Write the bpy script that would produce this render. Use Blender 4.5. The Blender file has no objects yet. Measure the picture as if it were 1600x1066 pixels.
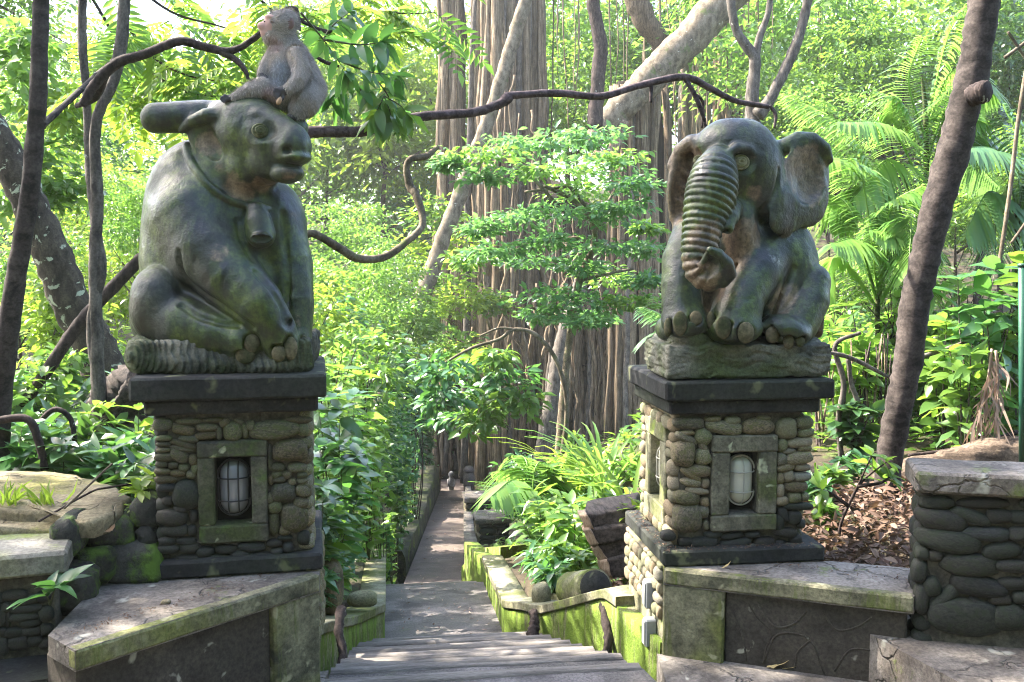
import bpy, math, random, os
import numpy as np
from mathutils import Vector, Matrix, Euler

rnd = random.Random(7)
rng = np.random.default_rng(11)
R = math.radians
scene = bpy.context.scene
COL = scene.collection

# ------------------------------------------------------------------ camera, light
CAM_H, F_PX, YAW, PITCH = 1.65, 1556.0, R(7.1), R(4.9)
cam_d = bpy.data.cameras.new('camera')
cam_d.sensor_width = 36.0
cam_d.lens = 36.0 * F_PX / 1600.0
cam_d.clip_start, cam_d.clip_end = 0.05, 600.0
cam = bpy.data.objects.new('camera', cam_d)
COL.objects.link(cam)
cam.location = (0, 0, CAM_H)
cam.rotation_euler = (R(90) - PITCH, 0, -YAW)
scene.camera = cam

SUN_DIR = Vector((-0.66, 0.34, 0.80)).normalized()      # towards the sun
world = bpy.data.worlds.new('World')
scene.world = world
world.use_nodes = True
wn = world.node_tree
wn.nodes.clear()
w_out = wn.nodes.new('ShaderNodeOutputWorld')
w_bg = wn.nodes.new('ShaderNodeBackground')
w_sky = wn.nodes.new('ShaderNodeTexSky')
w_sky.sky_type = 'NISHITA'
w_sky.sun_disc = False
w_sky.sun_elevation = math.asin(SUN_DIR.z)
w_sky.sun_rotation = math.atan2(SUN_DIR.x, SUN_DIR.y)
w_sky.air_density = 1.0
w_sky.dust_density = 3.0
w_sky.ozone_density = 1.0
w_bg.inputs['Strength'].default_value = 0.15
wn.links.new(w_sky.outputs[0], w_bg.inputs[0])
wn.links.new(w_bg.outputs[0], w_out.inputs[0])

sun_d = bpy.data.lights.new('sun', 'SUN')
sun_d.energy = 4.2
sun_d.angle = R(0.5)
sun_d.color = (1.0, 0.93, 0.80)
sun = bpy.data.objects.new('sun', sun_d)
COL.objects.link(sun)
sun.rotation_euler = (-SUN_DIR).to_track_quat('-Z', 'Y').to_euler()
sun.location = SUN_DIR * 40

scene.view_settings.view_transform = 'Standard'
scene.view_settings.look = 'None'
scene.view_settings.gamma = 1.0
scene.view_settings.use_curve_mapping = False
scene.view_settings.exposure = 2.88
scene.render.engine = 'CYCLES'
cy_ = scene.cycles
cy_.max_bounces = 7
cy_.diffuse_bounces = 4
cy_.glossy_bounces = 2
cy_.transmission_bounces = 5
cy_.transparent_max_bounces = 6
cy_.volume_bounces = 0
cy_.caustics_reflective = False
cy_.caustics_refractive = False
cy_.use_denoising = True
cy_.sample_clamp_indirect = 6.0
cy_.use_adaptive_sampling = True
cy_.adaptive_threshold = 0.008
cy_.pixel_filter_type = 'BLACKMAN_HARRIS'
cy_.filter_width = 1.05

# ------------------------------------------------------------------ camera maths: a photo pixel (1600 wide) at a depth -> a point
_cy, _sy, _cp, _sp = math.cos(YAW), math.sin(YAW), math.cos(PITCH), math.sin(PITCH)
FV = np.array([_sy * _cp, _cy * _cp, -_sp]); RV = np.array([_cy, -_sy, 0.0]); UV = np.cross(RV, FV)
CP = np.array([0.0, 0.0, CAM_H])
def ray(px, py): return FV + RV * (px - 800) / F_PX - UV * (py - 533) / F_PX
def P(px, py, Y):
    d = ray(px, py); return CP + d * (Y / d[1])
def PZ(px, py, z):
    d = ray(px, py); return CP + d * ((z - CAM_H) / d[2])
def PX(px, py, x):
    d = ray(px, py); return CP + d * (x / d[0])

# ------------------------------------------------------------------ objects
def tag(o, label=None, cat=None, group=None, kind=None):
    if label: o['label'] = label
    if cat: o['category'] = cat
    if group: o['group'] = group
    if kind: o['kind'] = kind
    return o
def thing(name, loc, label, cat, group=None, rz=0.0):
    o = bpy.data.objects.new(name, None)
    o.empty_display_size = 0.1
    COL.objects.link(o)
    o.location = loc; o.rotation_euler = (0, 0, rz)
    return tag(o, label, cat, group)
def fast_mesh(name, V, F, smooth=True, attrs=None):
    """V (n,3); F an (m,k) array or a list of such arrays with different k, or a list of tuples"""
    me = bpy.data.meshes.new(name)
    V = np.asarray(V, dtype=np.float32)
    if isinstance(F, np.ndarray): F = [F]
    elif F and not isinstance(F[0], np.ndarray):
        by = {}
        for f in F: by.setdefault(len(f), []).append(f)
        F = [np.array(v, dtype=np.int32) for v in by.values()]
    F = [f for f in F if len(f)]
    me.vertices.add(len(V)); me.vertices.foreach_set('co', V.ravel())
    nl = sum(f.size for f in F); npoly = sum(len(f) for f in F)
    me.loops.add(nl); me.loops.foreach_set('vertex_index', np.concatenate([f.ravel() for f in F]).astype(np.int32))
    me.polygons.add(npoly)
    tot = np.concatenate([np.full(len(f), f.shape[1], dtype=np.int32) for f in F])
    st = np.zeros(npoly, dtype=np.int32); st[1:] = np.cumsum(tot)[:-1]
    me.polygons.foreach_set('loop_start', st)
    me.polygons.foreach_set('use_smooth', np.full(npoly, smooth))
    me.update(calc_edges=True)
    if attrs:
        for k, a in attrs.items():
            a = np.asarray(a, dtype=np.float32)
            if a.ndim == 1:
                at = me.attributes.new(k, 'FLOAT', 'POINT'); at.data.foreach_set('value', a)
            else:
                at = me.attributes.new(k, 'FLOAT_COLOR', 'POINT')
                c = np.ones((len(a), 4), np.float32); c[:, :3] = a; at.data.foreach_set('color', c.ravel())
    return me
def link(name, me, mat=None, parent=None, loc=None, rot=None, scale=None):
    o = bpy.data.objects.new(name, me)
    COL.objects.link(o)
    if mat is not None and me is not None and not me.materials: me.materials.append(mat)
    if parent is not None: o.parent = parent
    if loc is not None: o.location = loc
    if rot is not None: o.rotation_euler = rot
    if scale is not None: o.scale = scale
    return o
def part(name, V, F, mat, root, smooth=True, attrs=None, world=True):
    """a part whose vertices are given in world space (the root is only moved and turned about z)"""
    V = np.asarray(V, dtype=np.float64)
    if world and root is not None: V = to_local(V, root)
    return link(name, fast_mesh(name, V, F, smooth, attrs), mat, root)
def to_local(V, root):
    r = root
    chain = []
    while r is not None: chain.append(r); r = r.parent
    V = np.asarray(V, dtype=np.float64)
    for r in reversed(chain):
        V = V - np.array(r.location)
        a = -r.rotation_euler[2]
        if a:
            c, s = math.cos(a), math.sin(a)
            V = V @ np.array([[c, s, 0], [-s, c, 0], [0, 0, 1.0]])
    return V
class MB:
    """collects shapes into one mesh"""
    def __init__(s): s.V = []; s.F = []; s.n = 0
    def add(s, V, F):
        V = np.asarray(V, dtype=np.float64)
        if isinstance(F, np.ndarray): F = [F]
        for f in F:
            if isinstance(f, np.ndarray) and f.ndim == 2: s.F.append(f + s.n)
            else: s.F.append(np.array([f], dtype=np.int64) + s.n)
        s.V.append(V); s.n += len(V)
        return s
    def out(s):
        by = {}
        for f in s.F: by.setdefault(f.shape[1], []).append(f)
        return np.concatenate(s.V), [np.concatenate(v) for v in by.values()]
def tube(pts, rad, sides=8, wob=0.0, seed=0, cap=True):
    pts = np.asarray(pts, dtype=np.float64); n = len(pts)
    rad = np.broadcast_to(np.asarray(rad, dtype=np.float64), (n,))
    T = np.gradient(pts, axis=0); T /= np.linalg.norm(T, axis=1)[:, None] + 1e-9
    up = np.array([0, 0, 1.0]) if abs(T[0][2]) < 0.9 else np.array([0, 1.0, 0])
    N = np.zeros_like(pts); u = np.cross(T[0], up); u /= np.linalg.norm(u)
    for i in range(n):
        u = u - T[i] * (u @ T[i]); u /= np.linalg.norm(u) + 1e-9; N[i] = u
    B = np.cross(T, N)
    a = np.linspace(0, 2 * np.pi, sides, endpoint=False)
    rr = rad[:, None] * np.ones((1, sides))
    if wob: rr = rr * (1 + wob * np.random.default_rng(seed).normal(size=(n, sides)).clip(-2, 2))
    V = pts[:, None, :] + rr[:, :, None] * (np.cos(a)[None, :, None] * N[:, None, :] + np.sin(a)[None, :, None] * B[:, None, :])
    V = V.reshape(-1, 3)
    i = np.arange(n - 1)[:, None] * sides; j = np.arange(sides)[None, :]; j2 = (j + 1) % sides
    Q = np.stack([i + j, i + j2, i + sides + j2, i + sides + j], -1).reshape(-1, 4)
    F = [Q]
    if cap:
        V = np.concatenate([V, pts[:1], pts[-1:]])
        k = n * sides
        jj = np.arange(sides); j2 = (jj + 1) % sides
        F.append(np.stack([np.full(sides, k), j2, jj], -1))
        b = (n - 1) * sides
        F.append(np.stack([np.full(sides, k + 1), b + jj, b + j2], -1))
    return V, F
def spline(pts, n):
    """Catmull-Rom through pts (rows may carry a radius too)"""
    p = np.asarray(pts, dtype=np.float64)
    p = np.concatenate([2 * p[:1] - p[1:2], p, 2 * p[-1:] - p[-2:-1]])
    m = len(p) - 3
    t = np.linspace(0, m - 1e-6, n); i = t.astype(int); f = (t - i)[:, None]
    a, b, c, d = p[i], p[i + 1], p[i + 2], p[i + 3]
    return 0.5 * (2 * b + (c - a) * f + (2 * a - 5 * b + 4 * c - d) * f ** 2 + (3 * b - a - 3 * c + d) * f ** 3)
def box(lo, hi, bev=0.0, M=None):
    """box with chamfered edges (24 vertices when bev>0)"""
    lo = np.array(lo, float); hi = np.array(hi, float)
    c, h = (lo + hi) / 2, (hi - lo) / 2
    b = min(bev, 0.49 * h.min() * 2)
    if b <= 0:
        s = np.array([[x, y, z] for x in (-1, 1) for y in (-1, 1) for z in (-1, 1)], float)
        V = c + s * h
        F = np.array([[0, 1, 3, 2], [4, 6, 7, 5], [0, 4, 5, 1], [2, 3, 7, 6], [0, 2, 6, 4], [1, 5, 7, 3]])
        return V, [F]
    V = []; idx = {}
    for x in (-1, 1):
        for y in (-1, 1):
            for z in (-1, 1):
                for ax in range(3):
                    p = np.array([x, y, z], float) * (h - b); p[ax] = (x, y, z)[ax] * h[ax]
                    idx[(x, y, z, ax)] = len(V); V.append(c + p)
    F4, F3 = [], []
    for ax in range(3):
        o = [a for a in range(3) if a != ax]
        for s in (-1, 1):
            q = []
            for (p, r) in ((-1, -1), (1, -1), (1, 1), (-1, 1)):
                k = [0, 0, 0]; k[ax] = s; k[o[0]] = p; k[o[1]] = r; q.append(idx[(*k, ax)])
            F4.append(q)
    for ax in range(3):
        o = [a for a in range(3) if a != ax]
        for p in (-1, 1):
            for r in (-1, 1):
                def K(s, f):
                    k = [0, 0, 0]; k[ax] = s; k[o[0]] = p; k[o[1]] = r; return idx[(*k, f)]
                F4.append([K(-1, o[0]), K(1, o[0]), K(1, o[1]), K(-1, o[1])])
    for x in (-1, 1):
        for y in (-1, 1):
            for z in (-1, 1): F3.append([idx[(x, y, z, a)] for a in range(3)])
    return np.array(V), [np.array(F4), np.array(F3)]
def prism(poly, z0, z1):
    """closed prism over a plan polygon; z1 may be one number or one per corner"""
    n = len(poly); z1 = np.broadcast_to(z1, (n,)); z0 = np.broadcast_to(z0, (n,))
    V = np.array([[x, y, z0[i]] for i, (x, y) in enumerate(poly)] + [[x, y, z1[i]] for i, (x, y) in enumerate(poly)])
    F = [tuple(range(n))[::-1], tuple(range(n, 2 * n))] + [(i, (i + 1) % n, n + (i + 1) % n, n + i) for i in range(n)]
    return V, [np.array([f]) for f in F]
def vnoise(p, scale, seed=0, octv=3):
    """smooth value noise in -1..1 over points (n,3)"""
    p = np.asarray(p, dtype=np.float64) * scale + seed * 17.13
    tot = np.zeros(len(p)); amp = 1.0; den = 0
    for o in range(octv):
        i = np.floor(p).astype(np.int64); f = p - i; f = f * f * (3 - 2 * f)
        def hsh(a, b, c):
            n = (a * 374761393 + b * 668265263 + c * 2147483647 + seed * 1274126177) & 0xffffffff
            n = ((n ^ (n >> 13)) * 1274126177) & 0xffffffff
            return ((n ^ (n >> 16)) & 0xffff) / 32767.5 - 1.0
        v = 0
        for a in (0, 1):
            for b in (0, 1):
                for c in (0, 1):
                    w = (f[:, 0] if a else 1 - f[:, 0]) * (f[:, 1] if b else 1 - f[:, 1]) * (f[:, 2] if c else 1 - f[:, 2])
                    v = v + w * hsh(i[:, 0] + a, i[:, 1] + b, i[:, 2] + c)
        tot += amp * v; den += amp; amp *= 0.5; p = p * 2.03 + 5.7
    return tot / den

# ------------------------------------------------------------------ materials
class NT:
    def __init__(s, name):
        s.m = bpy.data.materials.new(name); s.m.use_nodes = True
        s.t = s.m.node_tree; s.n = s.t.nodes; s.L = s.t.links
        s.n.clear(); s.out = s.n.new('ShaderNodeOutputMaterial')
    def node(s, kind, **kw):
        x = s.n.new(kind)
        for k, v in kw.items():
            if k in x.inputs:
                s.set(x.inputs[k], v)
            else: setattr(x, k, v)
        return x
    def set(s, sock, v):
        if isinstance(v, bpy.types.NodeSocket): s.L.new(v, sock)
        elif isinstance(v, tuple) and len(v) == 3 and sock.type == 'RGBA': sock.default_value = (*v, 1)
        else: sock.default_value = v
    def coord(s, stretch=None, rand=True):
        tc = s.node('ShaderNodeTexCoord').outputs['Object']
        if rand:
            oi = s.node('ShaderNodeObjectInfo').outputs['Random']
            mul = s.node('ShaderNodeMath', operation='MULTIPLY'); s.set(mul.inputs[0], oi); mul.inputs[1].default_value = 37.0
            ad = s.node('ShaderNodeVectorMath', operation='ADD'); s.set(ad.inputs[0], tc); s.set(ad.inputs[1], mul.outputs[0]); tc = ad.outputs[0]
        if stretch:
            mp = s.node('ShaderNodeMapping'); s.set(mp.inputs[0], tc); mp.inputs['Scale'].default_value = stretch; tc = mp.outputs[0]
        return tc
    def noise(s, co, scale, detail=5.0, rough=0.6, dist=0.0):
        n = s.node('ShaderNodeTexNoise'); s.set(n.inputs['Vector'], co)
        n.inputs['Scale'].default_value = scale; n.inputs['Detail'].default_value = detail
        n.inputs['Roughness'].default_value = rough; n.inputs['Distortion'].default_value = dist
        return n.outputs['Fac']
    def ramp(s, fac, stops):
        r = s.node('ShaderNodeValToRGB'); s.set(r.inputs[0], fac); e = r.color_ramp.elements
        while len(e) < len(stops): e.new(0.5)
        for k, (p, c) in zip(e, stops):
            k.position = p; k.color = (*c, 1) if isinstance(c, tuple) else (c, c, c, 1)
        return r.outputs[0]
    def mix(s, fac, a, b, mode='MIX'):
        x = s.node('ShaderNodeMix', data_type='RGBA', blend_type=mode)
        s.set(x.inputs[0], fac); s.set(x.inputs[6], a); s.set(x.inputs[7], b); return x.outputs[2]
    def math(s, op, a, b=0.0):
        x = s.node('ShaderNodeMath', operation=op); s.set(x.inputs[0], a); s.set(x.inputs[1], b); return x.outputs[0]
    def attr(s, name): return s.node('ShaderNodeAttribute', attribute_name=name)
    def bump(s, h, strength, dist=0.01):
        b = s.node('ShaderNodeBump'); s.set(b.inputs['Height'], h); b.inputs['Strength'].default_value = strength
        b.inputs['Distance'].default_value = dist; return b.outputs[0]
    def surf(s, col, rough=0.8, normal=None, spec=0.3, **kw):
        p = s.node('ShaderNodeBsdfPrincipled'); s.set(p.inputs['Base Color'], col); s.set(p.inputs['Roughness'], rough)
        p.inputs['Specular IOR Level'].default_value = spec
        if normal is not None: s.L.new(normal, p.inputs['Normal'])
        for k, v in kw.items(): s.set(p.inputs[k], v)
        s.L.new(p.outputs[0], s.out.inputs[0]); return s.m

def stone_mat(name, c0, c1, c2=None, moss=0.0, mosscol=(0.10, 0.14, 0.015), scale=6.0, rough=0.85, bump=0.5, bdist=0.008,
              lichen=0.0, lichcol=(0.42, 0.44, 0.30), rand=0.25, stretch=None, streak=False, fine=60.0, crack=0.0):
    t = NT(name); co = t.coord(stretch)
    n1 = t.noise(co, scale, 6, 0.65)
    col = t.ramp(n1, [(0.38, c0), (0.60, c1)])
    if c2:
        n2 = t.noise(co, scale * 0.45, 4, 0.6, 0.4)
        col = t.mix(t.ramp(n2, [(0.48, 0.0), (0.62, 1.0)]), col, c2)
    g = t.noise(co, fine, 4, 0.7)
    col = t.mix(0.55, col, t.ramp(g, [(0.36, 0.12), (0.62, 1.0)]), 'MULTIPLY')
    if lichen:
        n4 = t.noise(co, scale * 2.2, 3, 0.5, 0.3)
        col = t.mix(t.ramp(n4, [(0.66 - lichen * 0.2, 0.0), (0.72 - lichen * 0.2, 0.85)]), col, lichcol)
    crk = None
    if crack:
        wv = t.node('ShaderNodeVectorMath', operation='ADD'); t.set(wv.inputs[0], co)
        wm = t.node('ShaderNodeVectorMath', operation='SCALE'); nz = t.node('ShaderNodeTexNoise'); t.set(nz.inputs['Vector'], co); nz.inputs['Scale'].default_value = 5.0; nz.inputs['Detail'].default_value = 5.0
        t.set(wm.inputs[0], nz.outputs['Color']); wm.inputs['Scale'].default_value = 0.35; t.set(wv.inputs[1], wm.outputs[0])
        vo = t.node('ShaderNodeTexVoronoi', feature='DISTANCE_TO_EDGE'); t.set(vo.inputs['Vector'], wv.outputs[0]); vo.inputs['Scale'].default_value = crack
        crk = t.math('MULTIPLY', t.ramp(vo.outputs['Distance'], [(0.0, 1.0), (0.022, 0.0)]), t.ramp(n1, [(0.40, 0.0), (0.55, 1.0)]))
        col = t.mix(t.math('MULTIPLY', crk, 0.5), col, tuple(c * .25 for c in c0))
    mossmask = None
    if moss:
        mc = t.coord((1.6, 1.6, 0.28)) if streak else co
        n3 = t.noise(mc, scale * 0.9 if not streak else 7.0, 6, 0.7, 0.2)
        lo = 0.72 - 0.42 * moss
        mossmask = t.ramp(n3, [(lo, 0.0), (lo + 0.13, 1.0)])
        mv = t.mix(t.noise(co, 30, 3), mosscol, tuple(min(1, c * 2.1) for c in mosscol))
        col = t.mix(mossmask, col, mv)
    if rand:
        oi = t.node('ShaderNodeObjectInfo').outputs['Random']
        if rand > .3:
            hue = t.math('FRACT', t.math('MULTIPLY', oi, 7.31))
            col = t.mix(1.0, col, t.ramp(hue, [(0.0, (1.0, .82, .66)), (.35, (1.0, .96, .88)), (.6, (.92, 1.0, .76)), (.8, (1.0, .88, .74)), (1.0, (.92, .95, 1.0))]), 'MULTIPLY')
        col = t.mix(1.0, col, t.ramp(oi, [(0.0, 1.0 - rand), (1.0, 1.0 + 0 * rand)]), 'MULTIPLY')
    h = t.math('ADD', t.math('MULTIPLY', n1, 0.6), t.math('MULTIPLY', g, 0.4))
    if crk is not None: h = t.math('SUBTRACT', h, crk)
    if mossmask is not None: h = t.math('ADD', h, t.math('MULTIPLY', mossmask, 0.35))
    return t.surf(col, rough, t.bump(h, bump, bdist), 0.25)
def leaf_mat(name, cols, trans=0.5, tcol=None, rough=0.38, spec=0.45):
    """cols: ramp of colours picked per leaf; tcol: light let through"""
    t = NT(name)
    isl = t.node('ShaderNodeNewGeometry').outputs['Random Per Island']
    oi = t.node('ShaderNodeObjectInfo').outputs['Random']
    r = t.math('FRACT', t.math('ADD', isl, t.math('MULTIPLY', oi, 0.37)))
    n = len(cols)
    col = t.ramp(r, [(i / max(1, n - 1), c) for i, c in enumerate(cols)])
    p = t.node('ShaderNodeBsdfPrincipled'); t.set(p.inputs['Base Color'], col); p.inputs['Roughness'].default_value = rough
    p.inputs['Specular IOR Level'].default_value = spec
    tr = t.node('ShaderNodeBsdfTranslucent')
    tc = t.mix(0.6, col, tcol or (0.35, 0.55, 0.05)) 
    t.set(tr.inputs[0], tc)
    mx = t.node('ShaderNodeMixShader'); mx.inputs[0].default_value = trans
    t.L.new(p.outputs[0], mx.inputs[1]); t.L.new(tr.outputs[0], mx.inputs[2]); t.L.new(mx.outputs[0], t.out.inputs[0])
    return t.m
def bark_mat(name, c0, c1, spots=0.0, spotcol=(0.45, 0.46, 0.38), stretch=(14, 14, 2.0), bump=0.6, moss=0.0, rough=0.9, bdist=0.012, vary=.62):
    t = NT(name); co = t.coord(stretch); c3 = t.coord()
    n1 = t.noise(co, 1.6, 6, 0.65, 0.4); n2 = t.noise(c3, 5, 4)
    col = t.mix(t.ramp(n2, [(0.35, 0.0), (0.7, 1.0)]), t.ramp(n1, [(0.38, c0), (0.62, c1)]), t.ramp(n1, [(0.38, tuple(c * 0.5 for c in c0)), (0.62, tuple(c * 0.7 for c in c1))]))
    col = t.mix(.5, col, t.ramp(t.noise(c3, 70, 3), [(0.38, 0.25), (0.62, 1.0)]), 'MULTIPLY')
    col = t.mix(1.0, col, t.ramp(t.node('ShaderNodeObjectInfo').outputs['Random'], [(0.0, vary), (1.0, 1.0)]), 'MULTIPLY')
    if moss:
        col = t.mix(t.ramp(t.noise(c3, 3.0, 5, 0.7), [(0.68 - 0.3 * moss, 0.0), (0.8 - 0.3 * moss, 0.9)]), col, (0.07, 0.10, 0.02))
    if spots:
        col = t.mix(t.ramp(t.noise(c3, 9, 5, 0.6, 0.5), [(0.7 - 0.2 * spots, 0.0), (0.74 - 0.2 * spots, 0.9)]), col, spotcol)
    return t.surf(col, rough, t.bump(t.math('ADD', n1, t.math('MULTIPLY', t.noise(c3, 40, 3), 0.3)), bump, bdist), 0.2)
def flat_mat(name, col, rough=0.7, spec=0.3, grain=0.25, scale=40.0, bump=0.2, metallic=0.0):
    t = NT(name); co = t.coord(); n = t.noise(co, scale, 4)
    c = t.mix(grain, col, t.ramp(n, [(0.2, 0.3), (0.8, 1.0)]), 'MULTIPLY')
    return t.surf(c, rough, t.bump(n, bump, 0.003), spec, Metallic=metallic)
# ------------------------------------------------------------------ carving: solids blended on a grid, then meshed
class Sdf:
    def __init__(s, lo, hi, h):
        s.lo = np.array(lo, np.float32); s.h = h
        n = np.ceil((np.array(hi) - np.array(lo)) / h).astype(int) + 1
        s.ax = [s.lo[i] + h * np.arange(n[i], dtype=np.float32) for i in range(3)]
        s.D = np.full(n, 1.0, np.float32); s.Lb = np.zeros(n, np.int8)
    def put(s, fn, lo, hi, k=0.02, lab=1, sub=False, reach=0.05):
        pad = k + reach
        sl = []
        for i in range(3):
            a = int(np.searchsorted(s.ax[i], lo[i] - pad)); b = int(np.searchsorted(s.ax[i], hi[i] + pad))
            if b - a < 1: return s
            sl.append(slice(a, b))
        sl = tuple(sl)
        X = s.ax[0][sl[0]][:, None, None]; Y = s.ax[1][sl[1]][None, :, None]; Z = s.ax[2][sl[2]][None, None, :]
        d = fn(X, Y, Z).astype(np.float32)
        D = s.D[sl]
        k = max(k, 1e-4)
        if sub:
            hh = np.clip(0.5 - 0.5 * (D + d) / k, 0, 1)
            s.D[sl] = D * (1 - hh) - d * hh + k * hh * (1 - hh)
        else:
            hh = np.clip(0.5 + 0.5 * (D - d) / k, 0, 1)
            s.Lb[sl] = np.where(d < D, lab, s.Lb[sl])
            s.D[sl] = D * (1 - hh) + d * hh - k * hh * (1 - hh)
        return s
    def ell(s, c, r, rot=None, **kw):
        c = np.asarray(c, np.float32); r = np.asarray(r, np.float32)
        M = None if rot is None else np.array(Euler(rot).to_matrix(), np.float32)
        def fn(X, Y, Z):
            x, y, z = X - c[0], Y - c[1], Z - c[2]
            if M is not None:
                x, y, z = M[0, 0] * x + M[1, 0] * y + M[2, 0] * z, M[0, 1] * x + M[1, 1] * y + M[2, 1] * z, M[0, 2] * x + M[1, 2] * y + M[2, 2] * z
            k0 = np.sqrt((x / r[0]) ** 2 + (y / r[1]) ** 2 + (z / r[2]) ** 2)
            k1 = np.sqrt((x / r[0] ** 2) ** 2 + (y / r[1] ** 2) ** 2 + (z / r[2] ** 2) ** 2) + 1e-6
            return k0 * (k0 - 1) / k1
        R_ = float(r.max()) if M is not None else r
        return s.put(fn, c - R_, c + R_, **kw)
    def chain(s, pts, rad, rings=None, **kw):
        pts = np.asarray(pts, np.float32); rad = np.asarray(rad, np.float32)
        L = np.concatenate([[0], np.cumsum(np.linalg.norm(np.diff(pts, axis=0), axis=1))])
        m = rad.max()
        def fn(X, Y, Z):
            best = None
            for i in range(len(pts) - 1):
                a, b = pts[i], pts[i + 1]; ab = b - a; q = float(ab @ ab) + 1e-9
                t = np.clip(((X - a[0]) * ab[0] + (Y - a[1]) * ab[1] + (Z - a[2]) * ab[2]) / q, 0, 1)
                r = rad[i] + (rad[i + 1] - rad[i]) * t
                if rings is not None:
                    per, amp = rings
                    r = r + amp * (np.abs(np.sin(np.pi * (L[i] + t * (L[i + 1] - L[i])) / per)) - 0.6)
                d = np.sqrt((X - a[0] - t * ab[0]) ** 2 + (Y - a[1] - t * ab[1]) ** 2 + (Z - a[2] - t * ab[2]) ** 2) - r
                best = d if best is None else np.minimum(best, d)
            return best
        return s.put(fn, pts.min(0) - m, pts.max(0) + m, **kw)
    def rbox(s, lo, hi, r=0.01, **kw):
        lo = np.asarray(lo, np.float32); hi = np.asarray(hi, np.float32); c = (lo + hi) / 2; h = (hi - lo) / 2 - r
        def fn(X, Y, Z):
            x, y, z = np.abs(X - c[0]) - h[0], np.abs(Y - c[1]) - h[1], np.abs(Z - c[2]) - h[2]
            return np.sqrt(np.maximum(x, 0) ** 2 + np.maximum(y, 0) ** 2 + np.maximum(z, 0) ** 2) + np.minimum(np.maximum(x, np.maximum(y, z)), 0) - r
        return s.put(fn, lo, hi, **kw)
    def ringed(s, pts, rad, per, amp, lab_min=0):
        """carve rings round a limb: depth follows the nearest place on its centre line"""
        m = float(rad.max()) + .03
        sl = tuple(slice(int(np.searchsorted(s.ax[i], pts[:, i].min() - m)), int(np.searchsorted(s.ax[i], pts[:, i].max() + m))) for i in range(3))
        X = s.ax[0][sl[0]][:, None, None]; Y = s.ax[1][sl[1]][None, :, None]; Z = s.ax[2][sl[2]][None, None, :]
        L = np.concatenate([[0], np.cumsum(np.linalg.norm(np.diff(pts, axis=0), axis=1))])
        bd = None
        for i in range(len(pts) - 1):
            a, b = pts[i], pts[i + 1]; ab = b - a; q = float(ab @ ab) + 1e-9
            t = np.clip(((X - a[0]) * ab[0] + (Y - a[1]) * ab[1] + (Z - a[2]) * ab[2]) / q, 0, 1)
            d = np.sqrt((X - a[0] - t * ab[0]) ** 2 + (Y - a[1] - t * ab[1]) ** 2 + (Z - a[2] - t * ab[2]) ** 2)
            sv = L[i] + t * (L[i + 1] - L[i]); e = d - (rad[i] + (rad[i + 1] - rad[i]) * t)
            if bd is None: bd, sb, eb = d, sv + 0 * d, e
            else:
                c = d < bd; bd = np.where(c, d, bd); sb = np.where(c, sv, sb); eb = np.where(c, e, eb)
        fade = np.clip(1.3 - np.abs(eb) / .022, 0, 1) * np.clip(sb / .05, 0, 1)
        s.D[sl] -= (amp * fade * (np.abs(np.sin(np.pi * sb / per)) ** .7 - .75)).astype(np.float32)
    def chisel(s, seed=3):
        """uneven hand tooling and weather pits near the surface"""
        m = np.abs(s.D) < .014; ix = np.argwhere(m)
        q = s.lo + s.h * ix
        n = .0022 * vnoise(q, 9, seed, 2) + .0020 * vnoise(q, 28, seed + 3, 2)
        p = vnoise(q, 34, seed + 8, 1); n += .005 * np.clip(p - .55, 0, 1)
        s.D[m] += n.astype(np.float32)
    def clip(s, lo, hi):
        b = Sdf.__new__(Sdf); b.lo, b.h, b.ax = s.lo, s.h, s.ax
        b.D = np.full_like(s.D, 1.0); b.Lb = np.zeros_like(s.Lb)
        b.rbox(lo, hi, r=.004, k=.001, reach=.5)
        s.D = np.maximum(s.D, b.D)
    def hit(s, px, py):
        """first surface point along the line of sight of a photo pixel"""
        d = ray(px, py); d = d / np.linalg.norm(d)
        t0 = (s.ax[1][0] - 0.0) / d[1]
        for t in np.arange(t0, t0 + 2.5, s.h * 0.35):
            p = CP + d * t
            i = np.round((p - s.lo) / s.h).astype(int)
            if (i >= 0).all() and (i < s.D.shape).all() and s.D[tuple(i)] < 0: return p
        return None
    def mesh(s):
        D = s.D.copy()
        for a in range(3):
            ix = [slice(None)] * 3
            for e in (0, -1): ix[a] = e; D[tuple(ix)] = np.maximum(D[tuple(ix)], s.h)
        S = D < 0
        n = D.shape
        def corner(A, i, j, k): return A[i:n[0] - 1 + i, j:n[1] - 1 + j, k:n[2] - 1 + k]
        cnt = sum(corner(S, i, j, k).astype(np.int8) for i in (0, 1) for j in (0, 1) for k in (0, 1))
        act = (cnt > 0) & (cnt < 8)
        ci = np.argwhere(act)
        idx = np.full(act.shape, -1, np.int64); idx[act] = np.arange(len(ci))
        pos = np.zeros((len(ci), 3)); w = np.zeros(len(ci))
        for a in range(3):
            o = [x for x in range(3) if x != a]
            for p in (0, 1):
                for q in (0, 1):
                    c0 = np.zeros(3, int); c0[o[0]] = p; c0[o[1]] = q; c1 = c0.copy(); c1[a] = 1
                    d0 = D[tuple((ci + c0).T)]; d1 = D[tuple((ci + c1).T)]
                    cr = (d0 < 0) != (d1 < 0)
                    t = d0 / np.where(cr, d0 - d1, 1)
                    e = c0 + (c1 - c0) * t[:, None]
                    pos += np.where(cr[:, None], e, 0); w += cr
        V = s.lo + s.h * (ci + pos / w[:, None])
        F = []
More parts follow.
